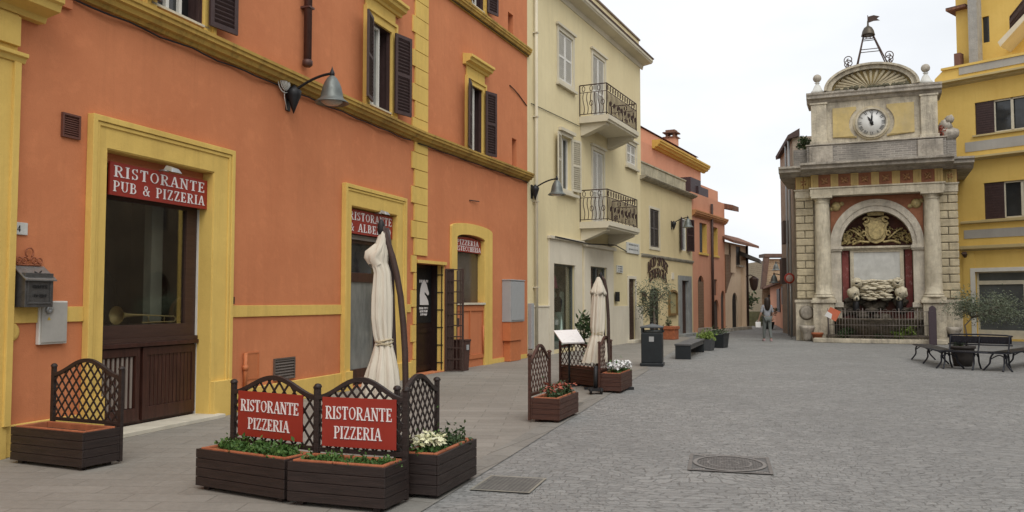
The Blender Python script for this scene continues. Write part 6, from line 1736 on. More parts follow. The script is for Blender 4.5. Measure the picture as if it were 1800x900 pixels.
# roof storeys set back
Y2 = Fr(YB.w(0, 4.0, 0), YB.w(5, 4.0, 0)); h2 = frthing(Y2, 'golden_tower', 'upper golden house with outside staircase rising behind the parapet', 'house')
v0 = Y2.U(1681, 60); m = MB(); m.slab(rect(v0, 9, 5, 19), [rect(Y2.U(1727, 50), Y2.U(1739, 50), Y2.Z(1727, 76), Y2.Z(1727, 30))], 0, .3); m.box(v0, 9, .302, 6, 5, 19); m.build('wall', GOLD, h2)
m = MB(); m.box(Y2.U(1727, 50), Y2.U(1739, 50), .1, .15, Y2.Z(1727, 76), Y2.Z(1727, 30)); m.build('window', DARKGLASS, h2)
m = MB(); m.box(v0 - .3, Y2.U(1703, 20), -.4, 6, Y2.Z(1681, 20), Y2.Z(1681, 20) + .14); m.build('eaves', TILE, h2)
m = MB(); m.box(Y2.U(1704, 50, -.4), Y2.U(1720, 50, -.4), -.55, -.002, 8, 19); m.build('concrete_pier', stone('grey_concrete', (.42, .41, .38), (.25, .24, .21), .5, .5), h2)
m = MB(); a0, b0_ = Y2.at(1755, 75, -1.2), Y2.at(1830, -5, -1.2)
m.slab([a0, (a0[0] + .1, a0[1] - .22), (b0_[0], b0_[1] - .25), b0_], [], -1.3, -.002); m.build('stair_slab', CREAMTRIM, h2)
m = MB()
for f in (.35, .7, 1.0): m.tube([(a0[0] + .5, -1.2, a0[1] + f), (b0_[0], -1.2, b0_[1] + f - .2)], .05, 5)
for i in range(26): 
    f = i / 25; m.tube([(a0[0] + .5 + (b0_[0] - a0[0] - .5) * f, -1.2, a0[1] + .3 + (b0_[1] - a0[1] - .3) * f), (a0[0] + .5 + (b0_[0] - a0[0] - .5) * f, -1.2, a0[1] + 1.0 + (b0_[1] - a0[1] - .2) * f)], .035, 4)
m.build('stair_railing', RUSTIRON, h2)
m = MB(); m.box(Y2.U(1686, 104), Y2.U(1697, 104), -.6, -.2, YB.Z(1686, 108), Y2.Z(1690, 98)); m.build('terrace_box', simple('red_brown_box', (.17, .08, .055), .7), h2)
# camera and light on wall
lt = frthing(YB, 'wall_light', 'small dark spotlight on the golden wall above the shop frame', 'light', None, YB.U(1700, 448), 0, YB.Z(1700, 448))
m = MB(); m.tube([(0, 0, 0), (0, -.2, .05)], .03, 6); m.lathe([(.06, 0), (.11, .2), (.09, .22), (0, .15)], (0, -.2, -.1), 12, M=Matrix.Rotation(R(35), 4, 'X')); m.build('lamp_head', RUSTIRON, lt)

# ================================================================== STREET BEHIND
# right hand side of the lane, seen at a sharp angle
RW = Fr(G(1377, 584.5), G(1399, 592)); rl = RW.U(1399, 592)
hr = frthing(RW, 'lane_house', 'narrow sliver of old house with dark eaves left of the fountain', 'house')
zrw = RW.Z(1390, 245)
m = MB(); m.slab(rect(-.2, rl, 0, zrw), [], 0, .3); m.box(-.2, rl, .302, 5, 0, zrw); m.build('wall', stone('dim_old_wall', (.46, .39, .31), (.24, .19, .15), .6, .5), hr)
m = MB(); m.profile([(.3, zrw + .0), (-.20, zrw - .12), (-.22, zrw + .05), (.3, zrw + .35)], -.3, rl + .2); m.build('eaves', simple('dark_eaves', (.085, .055, .05), .8, var=.5, scale=2), hr)
for f_, q0_, q1_ in ((.62, 388, 428), (.42, 452, 498)):
    m = MB(); uu = rl * f_; m.box(uu - .5, uu + .5, -.30, -.002, RW.Z(1388, q1_), RW.Z(1388, q0_)); m.build('balcony_box', simple('dark_balcony', (.10, .07, .06), .7), hr)
m = MB(); m.tube([(rl - .3, -.14, 0), (rl - .3, -.14, zrw)], .06, 6); m.tube([(rl - 1.6, -.14, 0), (rl - 1.6, -.14, zrw)], .05, 6); m.build('downpipe', GREYBOX, hr)
# low orange house further down the lane
RO = Fr(G(1353, 566), G(1380, 580)); hl = RO.U(1380, 580)
hq = frthing(RO, 'lane_orange_house', 'low orange house on the right side of the lane', 'house')
zo = RO.Z(1378, 497); zo2 = RO.Z(1358, 512)
ow1 = (RO.U(1367), RO.U(1372), RO.Z(1369, 548), RO.Z(1369, 508)); ow2 = (RO.U(1376), RO.U(1379), RO.Z(1377, 535), RO.Z(1377, 503))
m = MB(); m.slab([(0, 0), (hl, 0), (hl, zo), (0, zo)], [rect(*ow1)], 0, .3); m.box(0, hl, .302, 5, 0, zo - .01); m.build('wall', TERRA, hq)
m = MB(); m.box(ow1[0], ow1[1], -.06, .1, ow1[2], ow1[3]); m.box(ow2[0], ow2[1], -.08, -.002, ow2[2], ow2[3]); m.build('shutter', SHUTTER, hq)
m = MB(); m.profile([(.3, zo + .1), (-.5, zo - .1), (-.5, zo + .05), (.3, zo + .35)], -.3, hl + .2); m.build('roof', TILE, hq)
# gable house at the end
fz = 66.0
def flat_fr(px, Y): 
    p = AT(px, 560, Y); return Fr(Vector((p.x, Y, 0)), Vector((p.x + 1, Y, 0)))
GH = flat_fr(1338, 66); hg = frthing(GH, 'rubble_house', 'old brown rubble stone house closing the lane, tiled roof sloping up', 'house')
g = lambda px, py: GH.at(px, py)
m = MB(); m.slab([(g(1338, 560)[0], 0), (g(1400, 560)[0], 0), g(1400, 455), g(1345, 455), g(1340, 505)], [], 0, .4); m.box(g(1346, 560)[0], g(1400, 560)[0], .402, 6, 0, g(1346, 458)[1]); m.build('wall', OLDWALL, hg)
m = MB(); e = g(1344, 452); e2 = g(1400, 450); e3 = g(1336, 508)
m.box(e[0] - .1, e2[0], -.35, 1.2, e[1], e[1] + .25)
m.slab([e3, (e3[0] + .35, e3[1]), (e[0] + .3, e[1]), (e[0] - .1, e[1] + .25)], [], -.3, .0); m.build('roof', simple('dark_old_tiles', (.14, .09, .07), .9, var=.5, scale=3), hg)
m = MB(); a = g(1357, 537); b = g(1364, 572); m.box(a[0], b[0], -.05, -.001, 0.1, a[1]); a = g(1359, 530); m.box(g(1350, 525)[0], g(1366, 525)[0], -.6, -.01, g(1350, 522)[1], g(1350, 518)[1]); m.build('door', BLACK, hg)
# small yellow house
YH = flat_fr(1312, 72); hs = frthing(YH, 'yellow_house', 'small yellow house with tiled roof and dark opening far down the lane', 'house')
g = lambda px, py: YH.at(px, py)
m = MB(); m.slab([(g(1300, 560)[0], 0), (g(1345, 560)[0], 0), g(1345, 520), g(1318, 508), (g(1300, 508)[0], g(1318, 508)[1])], [rect(g(1315, 560)[0], g(1328, 560)[0], 0.05, g(1315, 540)[1])], 0, .4); m.build('wall', simple('yellow_lane_wall', (.52, .40, .13), .9, var=.4, scale=.6), hs)
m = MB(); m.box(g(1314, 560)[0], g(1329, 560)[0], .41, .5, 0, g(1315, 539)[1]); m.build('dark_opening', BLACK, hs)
m = MB(); p1, p2 = g(1312, 500), g(1346, 519); m.slab([(p1[0], p1[1]), (p2[0], p2[1]), (p2[0], p2[1] + .5), (p1[0], p1[1] + .5)], [], -.7, 2); m.build('roof', simple('ochre_tiles', (.38, .28, .14), .9, var=.5, scale=2), hs)
# second hidden eaves of the lane's left side
LE = Fr(G(1312, 579), G(1326, 572)); h3 = frthing(LE, 'lane_house', 'dim house with projecting eaves on the left side of the lane', 'house')
z3_ = LE.Z(1316, 462); m = MB(); m.slab(rect(0.05, LE.U(1316, 570), 0, z3_), [], 0, .3); m.box(.05, LE.U(1316, 570), .302, 5, 0, z3_); m.build('wall', BEIGE, h3)
m = MB(); m.profile([(.3, z3_ + .3), (-.8, z3_ - .12), (-.8, z3_ + .06), (.3, z3_ + .55)], -.2, LE.U(1316, 570) + .3); m.build('eaves', simple('grey_eaves', (.12, .11, .10), .8), h3)
# dark stone steps / hedge
sp_ = AT(1322, 590, 56); st_ = thing('garden_wall', 'low mossy wall under the dark opening at the end of the lane', 'garden wall', (sp_.x, 56, 0))
m = MB(); 
for k in range(4): m.box(-.9, .9, k * .35, (k + 1) * .35 - .01, 0, .22 + .24 * k)
m.build('mossy_steps', stone('mossy_stone', (.20, .20, .12), (.08, .09, .05), .7, .4), st_)
bush('shrub', 'dark bush beside the low mossy wall in the lane', 'shrub', Vector((AT(1317, 590, 57.5).x, 58.5, .8)), .9, .6, .7, 420, .25, LEAFD, None, 33)
bush('potted_plant', 'green plant in a pot in the lane beside the orange wall', 'plant', RO.w(hl - 1.2, -.8, 0.2), .45, .45, .6, 300, .18, LEAFD, None, 35)
pt_ = frthing(RO, 'flower_pot', 'dark pot holding the plant beside the orange lane wall', 'flower pot', None, hl - 1.2, -.8, 0); m = MB(); m.lathe([(.2, 0), (.3, .35), (.3, .42), (.26, .42)], (0, 0, 0), 12); m.build('pot', BINBLACK, pt_)
# lane lamps hanging from the right wall
for px, py, Y, lab in ((1363, 466, 52, 'upper bell lamp hanging over the lane'), (1364, 487, 44, 'lower bell lamp hanging over the lane')):
    c = copy_tree(lamp); c['label'] = lab; p = AT(px + 24, py + 4, Y); c.location = p; c.rotation_euler = (0, 0, R(-90)); c.scale = (1.0,) * 3
# round no entry sign on its pole
p = G(1391, 594); q = AT(1388, 489, p.y - .2)
ns = thing('road_sign', 'round prohibition sign with red ring on a grey pole at the fountain corner', 'road sign', (p.x, p.y, 0), R(6))
m = MB(); m.tube([(0, 0, 0), (0, 0, q.z + .3)], .03, 8); m.build('pole', STEEL, ns)
m = MB(); MM = Matrix.Rotation(R(90), 4, 'X'); m.lathe([(0, 0), (.22, 0), (.22, .02), (0, .02)], (-.06, -.04, q.z), 28, M=MM); m.build('disc', simple('sign_pinkish_white', (.55, .42, .38), .5), ns)
m = MB(); m.lathe([(.16, .021), (.235, .021), (.235, -.01), (.16, .0205)], (-.06, -.04, q.z), 28, M=MM, cap=False); m.build('ring', REDPAINT, ns)

# house on the right side of the square, outside the frame: it is what the shop windows mirror
OP = Fr(Vector((23.5, 31, 0)), Vector((12.0, -4, 0)))
ho = frthing(OP, 'facing_house', 'weathered brown house on the opposite side of the square, mirrored in the shop windows', 'house')
doors = [(3 + i * 6.5, 4.6 + i * 6.5) for i in range(5)]
m = MB(); m.slab(rect(0, 36, 0, 9.5), [archpoly(a_, b_, .02, 2.2, .8) for a_, b_ in doors] + [rect(a_ + .2, b_ - .2, 5, 6.8) for a_, b_ in doors], 0, .3); body(m, 0, 36, .302, 6, 9.5); m.build('wall', plaster('brown_weathered_plaster', (.20, .155, .11), (.14, .11, .08), .4, .4), ho)
m = MB()
for a_, b_ in doors: m.box(a_, b_, .15, .2, .02, 3.0)
m.build('door', BROWNWOOD, ho)
m = MB()
for a_, b_ in doors: m.box(a_ + .2, b_ - .2, .12, .17, 5, 6.8)
m.build('window', SHUTTER_G, ho)
m = MB(); m.profile([(.3, 9.5), (-.6, 9.5), (-.6, 9.7), (.3, 9.9)], -.5, 36.5); m.build('eaves', TILE, ho)

# ================================================================== PLANTERS WITH TRELLIS
def planter(p0, p1, W, H, label, wood=PLANTERWOOD, hp=0.95, ha_=1.08, trellis='back', cells=7, group='trellis planters of the restaurant', tw=None, lw=.018, side=None):
    L = (p1 - p0).length
    d = (p1 - p0).normalized()
    t = thing('trellis_planter', label, 'planter', (p0.x, p0.y, 0.005), math.atan2(d.y, d.x), group)
    m = MB(); n = 4; th = .022; z0 = .035
    for i in range(n):
        a, b = z0 + (H - z0) * i / n, z0 + (H - z0) * (i + 1) / n - .0035
        m.box(0, L, 0, th, a, b); m.box(0, L, W - th, W, a, b); m.box(0, th, th + .001, W - th - .001, a, b); m.box(L - th, L, th + .001, W - th - .001, a, b)
    for x in (.06, L - .12):
        for y in (.04, W - .10): m.box(x, x + .06, y, y + .06, 0, z0 - .001)
    m.box(th, L - th, th, W - th, z0, z0 + .02)
    m.build('wooden_box', wood, t, bevel=.004)
    m = MB(); g_ = th + .006; r_ = .035
    m.box(g_, L - g_, g_, g_ + r_, H - .10, H + .008); m.box(g_, L - g_, W - g_ - r_, W - g_, H - .10, H + .008); m.box(g_, g_ + r_, g_ + r_ + .0005, W - g_ - r_ - .0005, H - .10, H + .007); m.box(L - g_ - r_, L - g_, g_ + r_ + .0005, W - g_ - r_ - .0005, H - .10, H + .007)
    m.build('terracotta_trough', TERRAPOT, t, bevel=.008)
    m = MB(); k = 12
    m.box(g_ + r_, L - g_ - r_, g_ + r_, W - g_ - r_, H - .11, H - .05); m.build('soil', SOIL, t)
    if trellis:
        y0 = W + .004 if trellis == 'back' else -.034
        if trellis == 'inback': y0 = W - .06
        m = MB(); ps = .045
        for x in (0, L - ps): m.box(x, x + ps, y0, y0 + ps * .8, 0.02, hp); m.lathe([(.034, 0), (.034, .012), (.022, .03), (0, .036)], (x + ps / 2, y0 + ps * .4, hp), 10)
        # curved top rail
        def arch(x):
            f = (x - ps) / (L - 2 * ps); f = max(0, min(1, f))
            return (hp - .075) + (ha_ - hp + .075) * (.5 - .5 * math.cos(2 * PI * f)) ** .8
        pts = []
        N = 24; top = [(ps + (L - 2 * ps) * i / N) for i in range(N + 1)]
        m.slab([(x, arch(x) - .022) for x in top] + [(x, arch(x) + .018) for x in top[::-1]], [], y0, y0 + ps * .8)
        m.box(ps, L - ps, y0 + .004, y0 + .03, H + .01, H + .045)
        m.build('trellis_frame', wood, t, bevel=.003)
        m = MB(); cs = (L - 2 * ps) / cells; slope = 1.25
        zb = H + .03
        for s_, yy in ((1, y0 + .010), (-1, y0 + .0185)):
            off = -int(2.0 / (cs * slope)) - 2
            k = off
            for k in range(off, cells + 20):
                # line z = zb + slope*(s*(x-ps) ) + c
                c_ = cs * slope * k
                inside = []
                for i in range(201):
                    x = ps + (L - 2 * ps) * i / 200
                    z = zb + (slope * (x - ps) if s_ > 0 else slope * (L - ps - x)) + c_
                    ok = zb < z < arch(x)
                    inside.append((ok, x, z))
                i = 0
                while i < 201:
                    if inside[i][0]:
                        j = i
                        while j + 1 < 201 and inside[j + 1][0]: j += 1
                        if j > i + 1:
                            a, b = inside[i], inside[j]
                            h = lw / 2 * math.sqrt(1 + slope ** 2)
                            m.slab([(a[1], a[2] - h), (b[1], b[2] - h), (b[1], b[2] + h), (a[1], a[2] + h)], [], yy, yy + .008)
                        i = j
                    i += 1
        m.build('trellis_lattice', wood, t)
    return t, L
def plants_in(t, L, W, H, name, label, cat, n, size, mat, hgt=.10, x0=.08, x1=None, flowers=None, nf=0, group=None, seed=1, fmat_size=.03):
    rr = random.Random(seed); x1 = x1 or L - .08
    o = thing(name, label, cat, t.location, t.rotation_euler.z, group)
    m = MB()
    cl = [(rr.uniform(x0, x1), rr.uniform(.09, W - .09), rr.uniform(.4, 1)) for _ in range(int(14 * (x1 - x0) / .8) + 4)]
    def f():
        c = rr.choice(cl); return Vector((c[0] + rr.gauss(0, .045), c[1] + rr.gauss(0, .035), H - .04 + abs(rr.gauss(0, .5)) * hgt * c[2] * 1.6))
    foliage(m, f, n, size, .6, .7, rr); 
    for c in cl: m.tube([(c[0], c[1], H - .06), (c[0] + .01, c[1], H + hgt * .5)], .004, 4)
    m.build('leaves', mat, o)
    if flowers:
        m = MB()
        for _ in range(nf):
            c = rr.choice(cl); p = Vector((c[0] + rr.gauss(0, .05), c[1] + rr.gauss(0, .045), H + hgt * rr.uniform(.45, 1.15)))
            a0 = rr.uniform(0, 6); tilt = Matrix.Rotation(rr.gauss(0, .5), 4, 'X') @ Matrix.Rotation(rr.gauss(0, .5), 4, 'Y')
            s = fmat_size * rr.uniform(.8, 1.2); vs = [p]; fs = []
            for k in range(10):
                a = a0 + PI * k / 5; r_ = s * (1 if k % 2 == 0 else .62)
                vs.append(p + tilt @ Vector((r_ * math.cos(a), r_ * math.sin(a), s * .25)))
            for k in range(10): fs.append((0, 1 + k, 1 + (k + 1) % 10))
            m.add(vs, fs)
        m.build('flowers', flowers, o)
    return o
def board(t, x0, x1, z0, z1, y, label):
    o = thing('restaurant_board', label, 'sign', t.location, t.rotation_euler.z, 'red signs on the trellis planters')
    m = MB(); m.box(x0, x1, y - .012, y, z0, z1); m.build('board', SIGNRED, o, bevel=.002)
    m = MB(); w = x1 - x0; h = z1 - z0
    letters(m, 'RISTORANTE', x0 + w * .05, x1 - w * .05, z0 + h * .56, z0 + h * .82, y - .0125, .06); letters(m, 'PIZZERIA', x0 + w * .17, x1 - w * .19, z0 + h * .17, z0 + h * .42, y - .0125, .06)
    m.build('lettering', LETTER, o); return o

a0, a1 = G(343, 861), G(499, 887)
tA, LA = planter(a0, a1, .36, .345, 'trellis planter at the left of the front group, full of green plants', hp=.87, ha_=.94, cells=8)
board(tA, .12, LA - .15, .42, .81, .355, 'red board reading RISTORANTE PIZZERIA on the trellis behind the leafy planter')
plants_in(tA, LA, .36, .345, 'green_plants', 'thick green seedlings filling the left planter of the front group', 'plants', 2400, .042, LEAF, .062, seed=3, group='plants in the trellis planters')
b0, b1 = G(504, 889), G(676, 905)
tB, LB = planter(b0, b1, .37, .345, 'middle trellis planter of the front group, with low seedlings in a wide trough', hp=.88, ha_=.96, cells=9)
board(tB, .09, LB - .09, .41, .81, .365, 'red board reading RISTORANTE PIZZERIA on the trellis nearest the umbrella pole')
plants_in(tB, LB, .37, .345, 'green_plants', 'sparse low seedlings in the middle planter of the front group', 'plants', 1500, .036, LEAF, .04, seed=5, group='plants in the trellis planters')
c0, c1 = G(771, 881), G(838, 842)
tC, LC = planter(c0, c1, .36, .36, 'trellis planter at the right of the front group, turned towards the square with cream flowers', hp=.87, ha_=.95, cells=8)
plants_in(tC, LC, .36, .36, 'cream_flowers', 'cream white flowers in the right planter of the front group', 'flowers', 260, .04, LEAF, .11, x0=.10, x1=.42, flowers=PETAL_Y, nf=150, seed=7, fmat_size=.026)
plants_in(tC, LC, .36, .36, 'dark_plant', 'dark leafy plant behind the cream flowers in the right front planter', 'plants', 420, .045, LEAFD, .13, x0=.50, x1=LC - .1, seed=8)
l0, l1 = G(17, 815), G(144, 830)
tL, LL = planter(l0, l1, .42, .36, 'empty trellis planter against the wall below the mailbox', hp=.92, ha_=1.0, cells=9)
d0, d1 = G(984, 745), G(1013, 731)
d0, d1 = d0, d0 + (d1 - d0).normalized() * .95
tD, LD = planter(d0, d1, .40, .32, 'reddish trellis planter standing alone on the pavement edge', wood=PLANTERRED, hp=.87, ha_=.99, cells=7)
plants_in(tD, LD, .40, .32, 'red_flowered_plant', 'dark plant with rusty red flowers in the lone reddish planter', 'flowers', 500, .05, LEAFD, .12, flowers=PETAL_R, nf=60, seed=9)
f0_, f1b = G(1092, 692), G(1111, 683)
f1b = f0_ + (f1b - f0_).normalized() * .95
tF, LF = planter(f0_, f1b, .37, .34, 'reddish trellis planter full of white flowers behind the far umbrella', wood=PLANTERRED, hp=.86, ha_=.96, cells=7)
plants_in(tF, LF, .37, .34, 'white_flowers', 'dense white flowers in the far reddish planter', 'flowers', 500, .05, LEAF, .14, flowers=PETAL_W, nf=420, seed=10, fmat_size=.035)
e0_, e1_ = G(985, 674), G(1052, 684)
tE, LE_ = planter(e0_, e1_, .40, .33, 'reddish trellis planter seen from behind under the white menu board', wood=PLANTERRED, hp=.80, ha_=.80, trellis='front', cells=9)
bush('shrub', 'glossy dark shrub growing behind the menu board', 'shrub', Vector((e0_.x + .62, e0_.y + .9, .3)), .26, .26, .50, 260, .13, LEAFD, None, 21, 6)

# menu board on a stand
mc = [AT(973, 580.6, 16.6), AT(1014, 579, 16.5), AT(1028, 601, 16.0), AT(988, 602, 16.0)]
cen = sum(mc, Vector()) / 4
mn = thing('menu_board', 'white tilted menu board on a stand above the far trellis', 'menu board', (cen.x, cen.y, 0))
m = MB(); o = Vector((cen.x, cen.y, 0)); nn = (mc[1] - mc[0]).cross(mc[3] - mc[0]).normalized() * .03
vs = [p - o for p in mc] + [p - o + nn for p in mc]
m.add(vs, [(0, 1, 2, 3), (4, 5, 6, 7), (0, 1, 5, 4), (1, 2, 6, 5), (2, 3, 7, 6), (3, 0, 4, 7)]); m.build('board', MENU, mn, bevel=.004)
m = MB(); m.tube([(0, .02, .0), (0, .02, cen.z - .02)], .02, 8); m.lathe([(.2, 0), (.2, .02), (.03, .04)], (0, .02, 0), 16); m.build('stand', IRON, mn)

# ================================================================== CLOSED CANTILEVER UMBRELLAS
def umbrella(label, Y, prof, pole, strut, tie, base_px, hub, folds=9, seed=1, bulge=None):
    """prof: (xc, y, half width) rows in the photograph's plane at depth Y, top to bottom"""
    rows = []
    for xc, y_, hw_ in prof:
        p = AT(xc, y_, Y); q = AT(xc + hw_, y_, Y); rows.append((p.x, p.z, q.x - p.x))
    base = AT(base_px, 600, Y)
    t = thing('umbrella', label, 'umbrella', (base.x, Y, 0), 0, 'closed cantilever umbrellas')
    m = MB(); seg = 96; vs = []; rr = random.Random(seed)
    n = len(rows); K = 5
    fine = []
    for i in range(n - 1):
        for k in range(K):
            f = k / K; fine.append(tuple(rows[i][j] * (1 - f) + rows[i + 1][j] * f for j in range(3)))
    fine.append(rows[-1])
    ph = [rr.uniform(0, 6) for _ in range(3)]
    for i, (x, z, r_) in enumerate(fine):
        f = i / (len(fine) - 1)
        for k in range(seg):
            a = 2 * PI * k / seg
            amp = .10 + .17 * min(1, f * 2)
            fold = abs(math.sin(a * folds / 2 + .45 * math.sin(f * 5 + ph[0]) + .3 * math.sin(2 * a + ph[2]))) ** .5
            wob = .07 * math.sin(3 * a + 6 * f + ph[1]) + .035 * math.sin(23 * a + 9 * f) + .05 * noise.noise(Vector((a * 2, f * 14, seed)))
            rr_ = r_ * (1 - amp * 1.25 + amp * 1.6 * fold + wob)
            vs.append((x - base.x + rr_ * math.cos(a), rr_ * math.sin(a) * .85, z + (.012 * math.sin(folds * a) if i == len(fine) - 1 else 0)))
    nf = len(fine)
    fs = [(i * seg + k, i * seg + (k + 1) % seg, (i + 1) * seg + (k + 1) % seg, (i + 1) * seg + k) for i in range(nf - 1) for k in range(seg)]
    m.add(vs, fs, True); m.f.append(tuple(range(seg))); m.sm.append(False)
    cp = m.build('canopy', CANVAS, t)
    if bulge:
        m = MB(); rws = []
        for xc, y_, hw_ in bulge:
            p = AT(xc, y_, Y); q = AT(xc + hw_, y_, Y); rws.append((p.x - base.x, p.z, q.x - p.x))
        vs = []
        for i, (x, z, r_) in enumerate(rws):
            for k in range(32):
                a = 2 * PI * k / 32; rr_ = r_ * (1 + .16 * math.sin(4 * a + 1) + .08 * math.sin(9 * a + i)); vs.append((x + rr_ * math.cos(a), rr_ * .8 * math.sin(a), z + .02 * math.sin(4 * a)))
        m.add(vs, [(i * 32 + k, i * 32 + (k + 1) % 32, (i + 1) * 32 + (k + 1) % 32, (i + 1) * 32 + k) for i in range(len(rws) - 1) for k in range(32)], True)
        m.build('top_flap', CANVAS, cp)
    m = MB(); x, y_, w_ = tie; p = AT(x, y_, Y); q = AT(x + w_, y_, Y); r_ = q.x - p.x
    for dz_ in (-.015, .01, .03): m.tube([(p.x - base.x + (r_ + .006) * math.cos(a), (r_ * .88 + .006) * math.sin(a), p.z + dz_ + .01 * math.sin(2 * a + dz_ * 90)) for a in [2 * PI * i / 24 for i in range(25)]], .009, 5, cap=False)
    m.build('tie_cord', simple('cord_beige', (.50, .42, .28), .9, var=.2), cp)
    m = MB(); pts = [AT(a, b, Y) - Vector((base.x, Y, 0)) for a, b in pole]; pts.append(Vector((pts[-1].x, 0, .05)))
    m.tube([tuple(q_) for q_ in pts], .029, 10)
    m.build('curved_mast', RUSTIRON, t)
    m = MB(); pts = [AT(a, b, Y) - Vector((base.x, Y - .06, 0)) for a, b in strut]; m.tube([tuple(q_) for q_ in pts], .024, 8); m.build('strut', simple('strut_dark_brown', (.05, .03, .028), .5), t)
    m = MB(); hq_ = AT(hub[0], hub[1], Y) - Vector((base.x, Y, 0)); m.lathe([(.026, -.08), (.036, -.04), (.034, .01), (.022, .04), (.010, .06)], tuple(hq_), 12); m.build('hub', BLACK, t)
    m = MB(); px_ = pole[-1][0]; bx_ = AT(px_, 600, Y).x - base.x
    m.box(bx_ - .45, bx_ + .45, -.04, .04, 0.006, .05); m.box(bx_ - .04, bx_ + .04, -.45, -.041, 0.006, .05); m.box(bx_ - .04, bx_ + .04, .041, .45, 0.006, .05); m.lathe([(.05, 0), (.05, .35)], (bx_, 0, .03), 12)
    m.build('base', IRON, t)
    return t
umbrella('tall cream umbrella folded and tied behind the front trellis planters', 7.75,
         [(674, 407, 6), (671, 430, 11), (667, 447, 15), (666, 462, 14), (671, 480, 14), (671, 520, 17), (671, 560, 17), (673, 590, 15), (675, 603, 14), (675, 620, 18), (674, 650, 26), (672, 685, 32), (671, 730, 38)],
         [(669, 394), (674, 404), (681, 425), (690, 452), (697, 480), (704, 520), (709, 570), (712, 620), (713, 680), (713, 760)],
         [(678, 400), (684, 440), (687, 490), (688, 540), (690, 590), (692, 640), (693, 700)], (675, 604, 14), 700, (670, 397), 9, 2,
         bulge=[(671, 432, 11), (663, 446, 19), (659, 456, 16), (666, 468, 15)])
umbrella('smaller cream umbrella folded behind the white menu board', 15.6,
         [(1053, 487, 3), (1052, 500, 8), (1052, 512, 12), (1052, 517, 11), (1051, 545, 12), (1050, 575, 12), (1050, 588, 10), (1050, 600, 14), (1048, 620, 18), (1046, 637, 20)],
         [(1056, 484), (1062, 492), (1066, 510), (1068, 535), (1069.5, 560), (1070, 600), (1070, 640)],
         [(1058, 488), (1061, 530), (1062, 570), (1062, 620)], (1050, 587, 9.5), 1060, (1056, 484), 9, 5,
         bulge=[(1053, 500, 8), (1053, 514, 14.5), (1053, 519, 13), (1053, 512, 11)])
# wheeled foot of the far umbrella
p = G(1047, 693); wf = thing('umbrella_stand', 'black wheeled stand between the two far planters', 'umbrella stand', (p.x, p.y, .004))
m = MB(); m.tube([(0, 0, .06), (0, 0, .48)], .035, 10); m.box(-.12, .12, -.12, .12, .06, .10); m.build('post', IRON, wf)
for dx in (-.09, .09):
    m = MB(); m.lathe([(.0, -.02), (.055, -.02), (.055, .02), (0, .02)], (dx, -.08, .055), 14, M=Matrix.Rotation(R(90), 4, 'Y')); m.build('wheel', BLACK, wf)

# ================================================================== BIN, LOW BENCHES, PLANT BOXES
p = G(1147, 643); bn = thing('litter_bin', 'tall black metal litter bin with a pyramid lid beside the low benches', 'bin', (p.x, p.y, .004), R(-14))
hb_ = (AT(1147, 569, p.y).z)
s = .255
m = MB(); m.box(-s, s, -s, s, .08, hb_ * .78); m.box(-s - .03, s + .03, -s - .03, s + .03, 0, .079)
m.build('bin_body', BINBLACK, bn, bevel=.015)
m = MB()
for x in (-s, s - .04):
    for y in (-s, s - .04): m.box(x, x + .04, y, y + .04, hb_ * .781, hb_ * .90)
m.box(-s + .05, s - .05, -s + .05, s - .05, hb_ * .781, hb_ * .80); m.build('corner_post', BINBLACK, bn)
m = MB(); m.box(-s - .02, s + .02, -s - .02, s + .02, hb_ * .901, hb_ * .93); q = hb_ * .9305
m.add([(-s - .02, -s - .02, q), (s + .02, -s - .02, q), (s + .02, s + .02, q), (-s - .02, s + .02, q), (0, 0, hb_ * 1.0)], [(0, 1, 4), (1, 2, 4), (2, 3, 4), (3, 0, 4), (0, 3, 2, 1)]); m.build('lid', simple('bin_lid_grey', (.09, .10, .105), .4, .3), bn)
m = MB(); m.box(-.06, .06, -s - .008, -s - .001, hb_ * .58, hb_ * .70); m.build('emblem_label', GREYBOX, bn)
def low_bench(px0, py0, px1, py1, label, W=.5, H=.42):
    p0, p1 = G(px0, py0), G(px1, py1); d = (p1 - p0); L = d.length
    t = thing('low_bench', label, 'bench', (p0.x, p0.y, .004), math.atan2(d.y, d.x), 'low black metal benches')
    m = MB(); m.box(0, .10, 0, W, 0, H - .05); m.box(L - .10, L, 0, W, 0, H - .05); m.build('leg', BINBLACK, t, bevel=.008)
    m = MB(); m.box(-.02, L + .02, -.02, W + .02, H - .049, H); m.box(0.11, L - .11, .01, W - .01, H - .16, H - .0495); m.build('seat', simple('bench_top_grey' + label[:3], (.10, .10, .10), .5, .2, var=.4, scale=4), t, bevel=.008)
    return t
low_bench(1214, 632, 1238, 619, 'low black bench nearest the litter bin', .42)
low_bench(1250, 612, 1262, 605, 'low black bench between the lime plant box and the far black tub', .4)
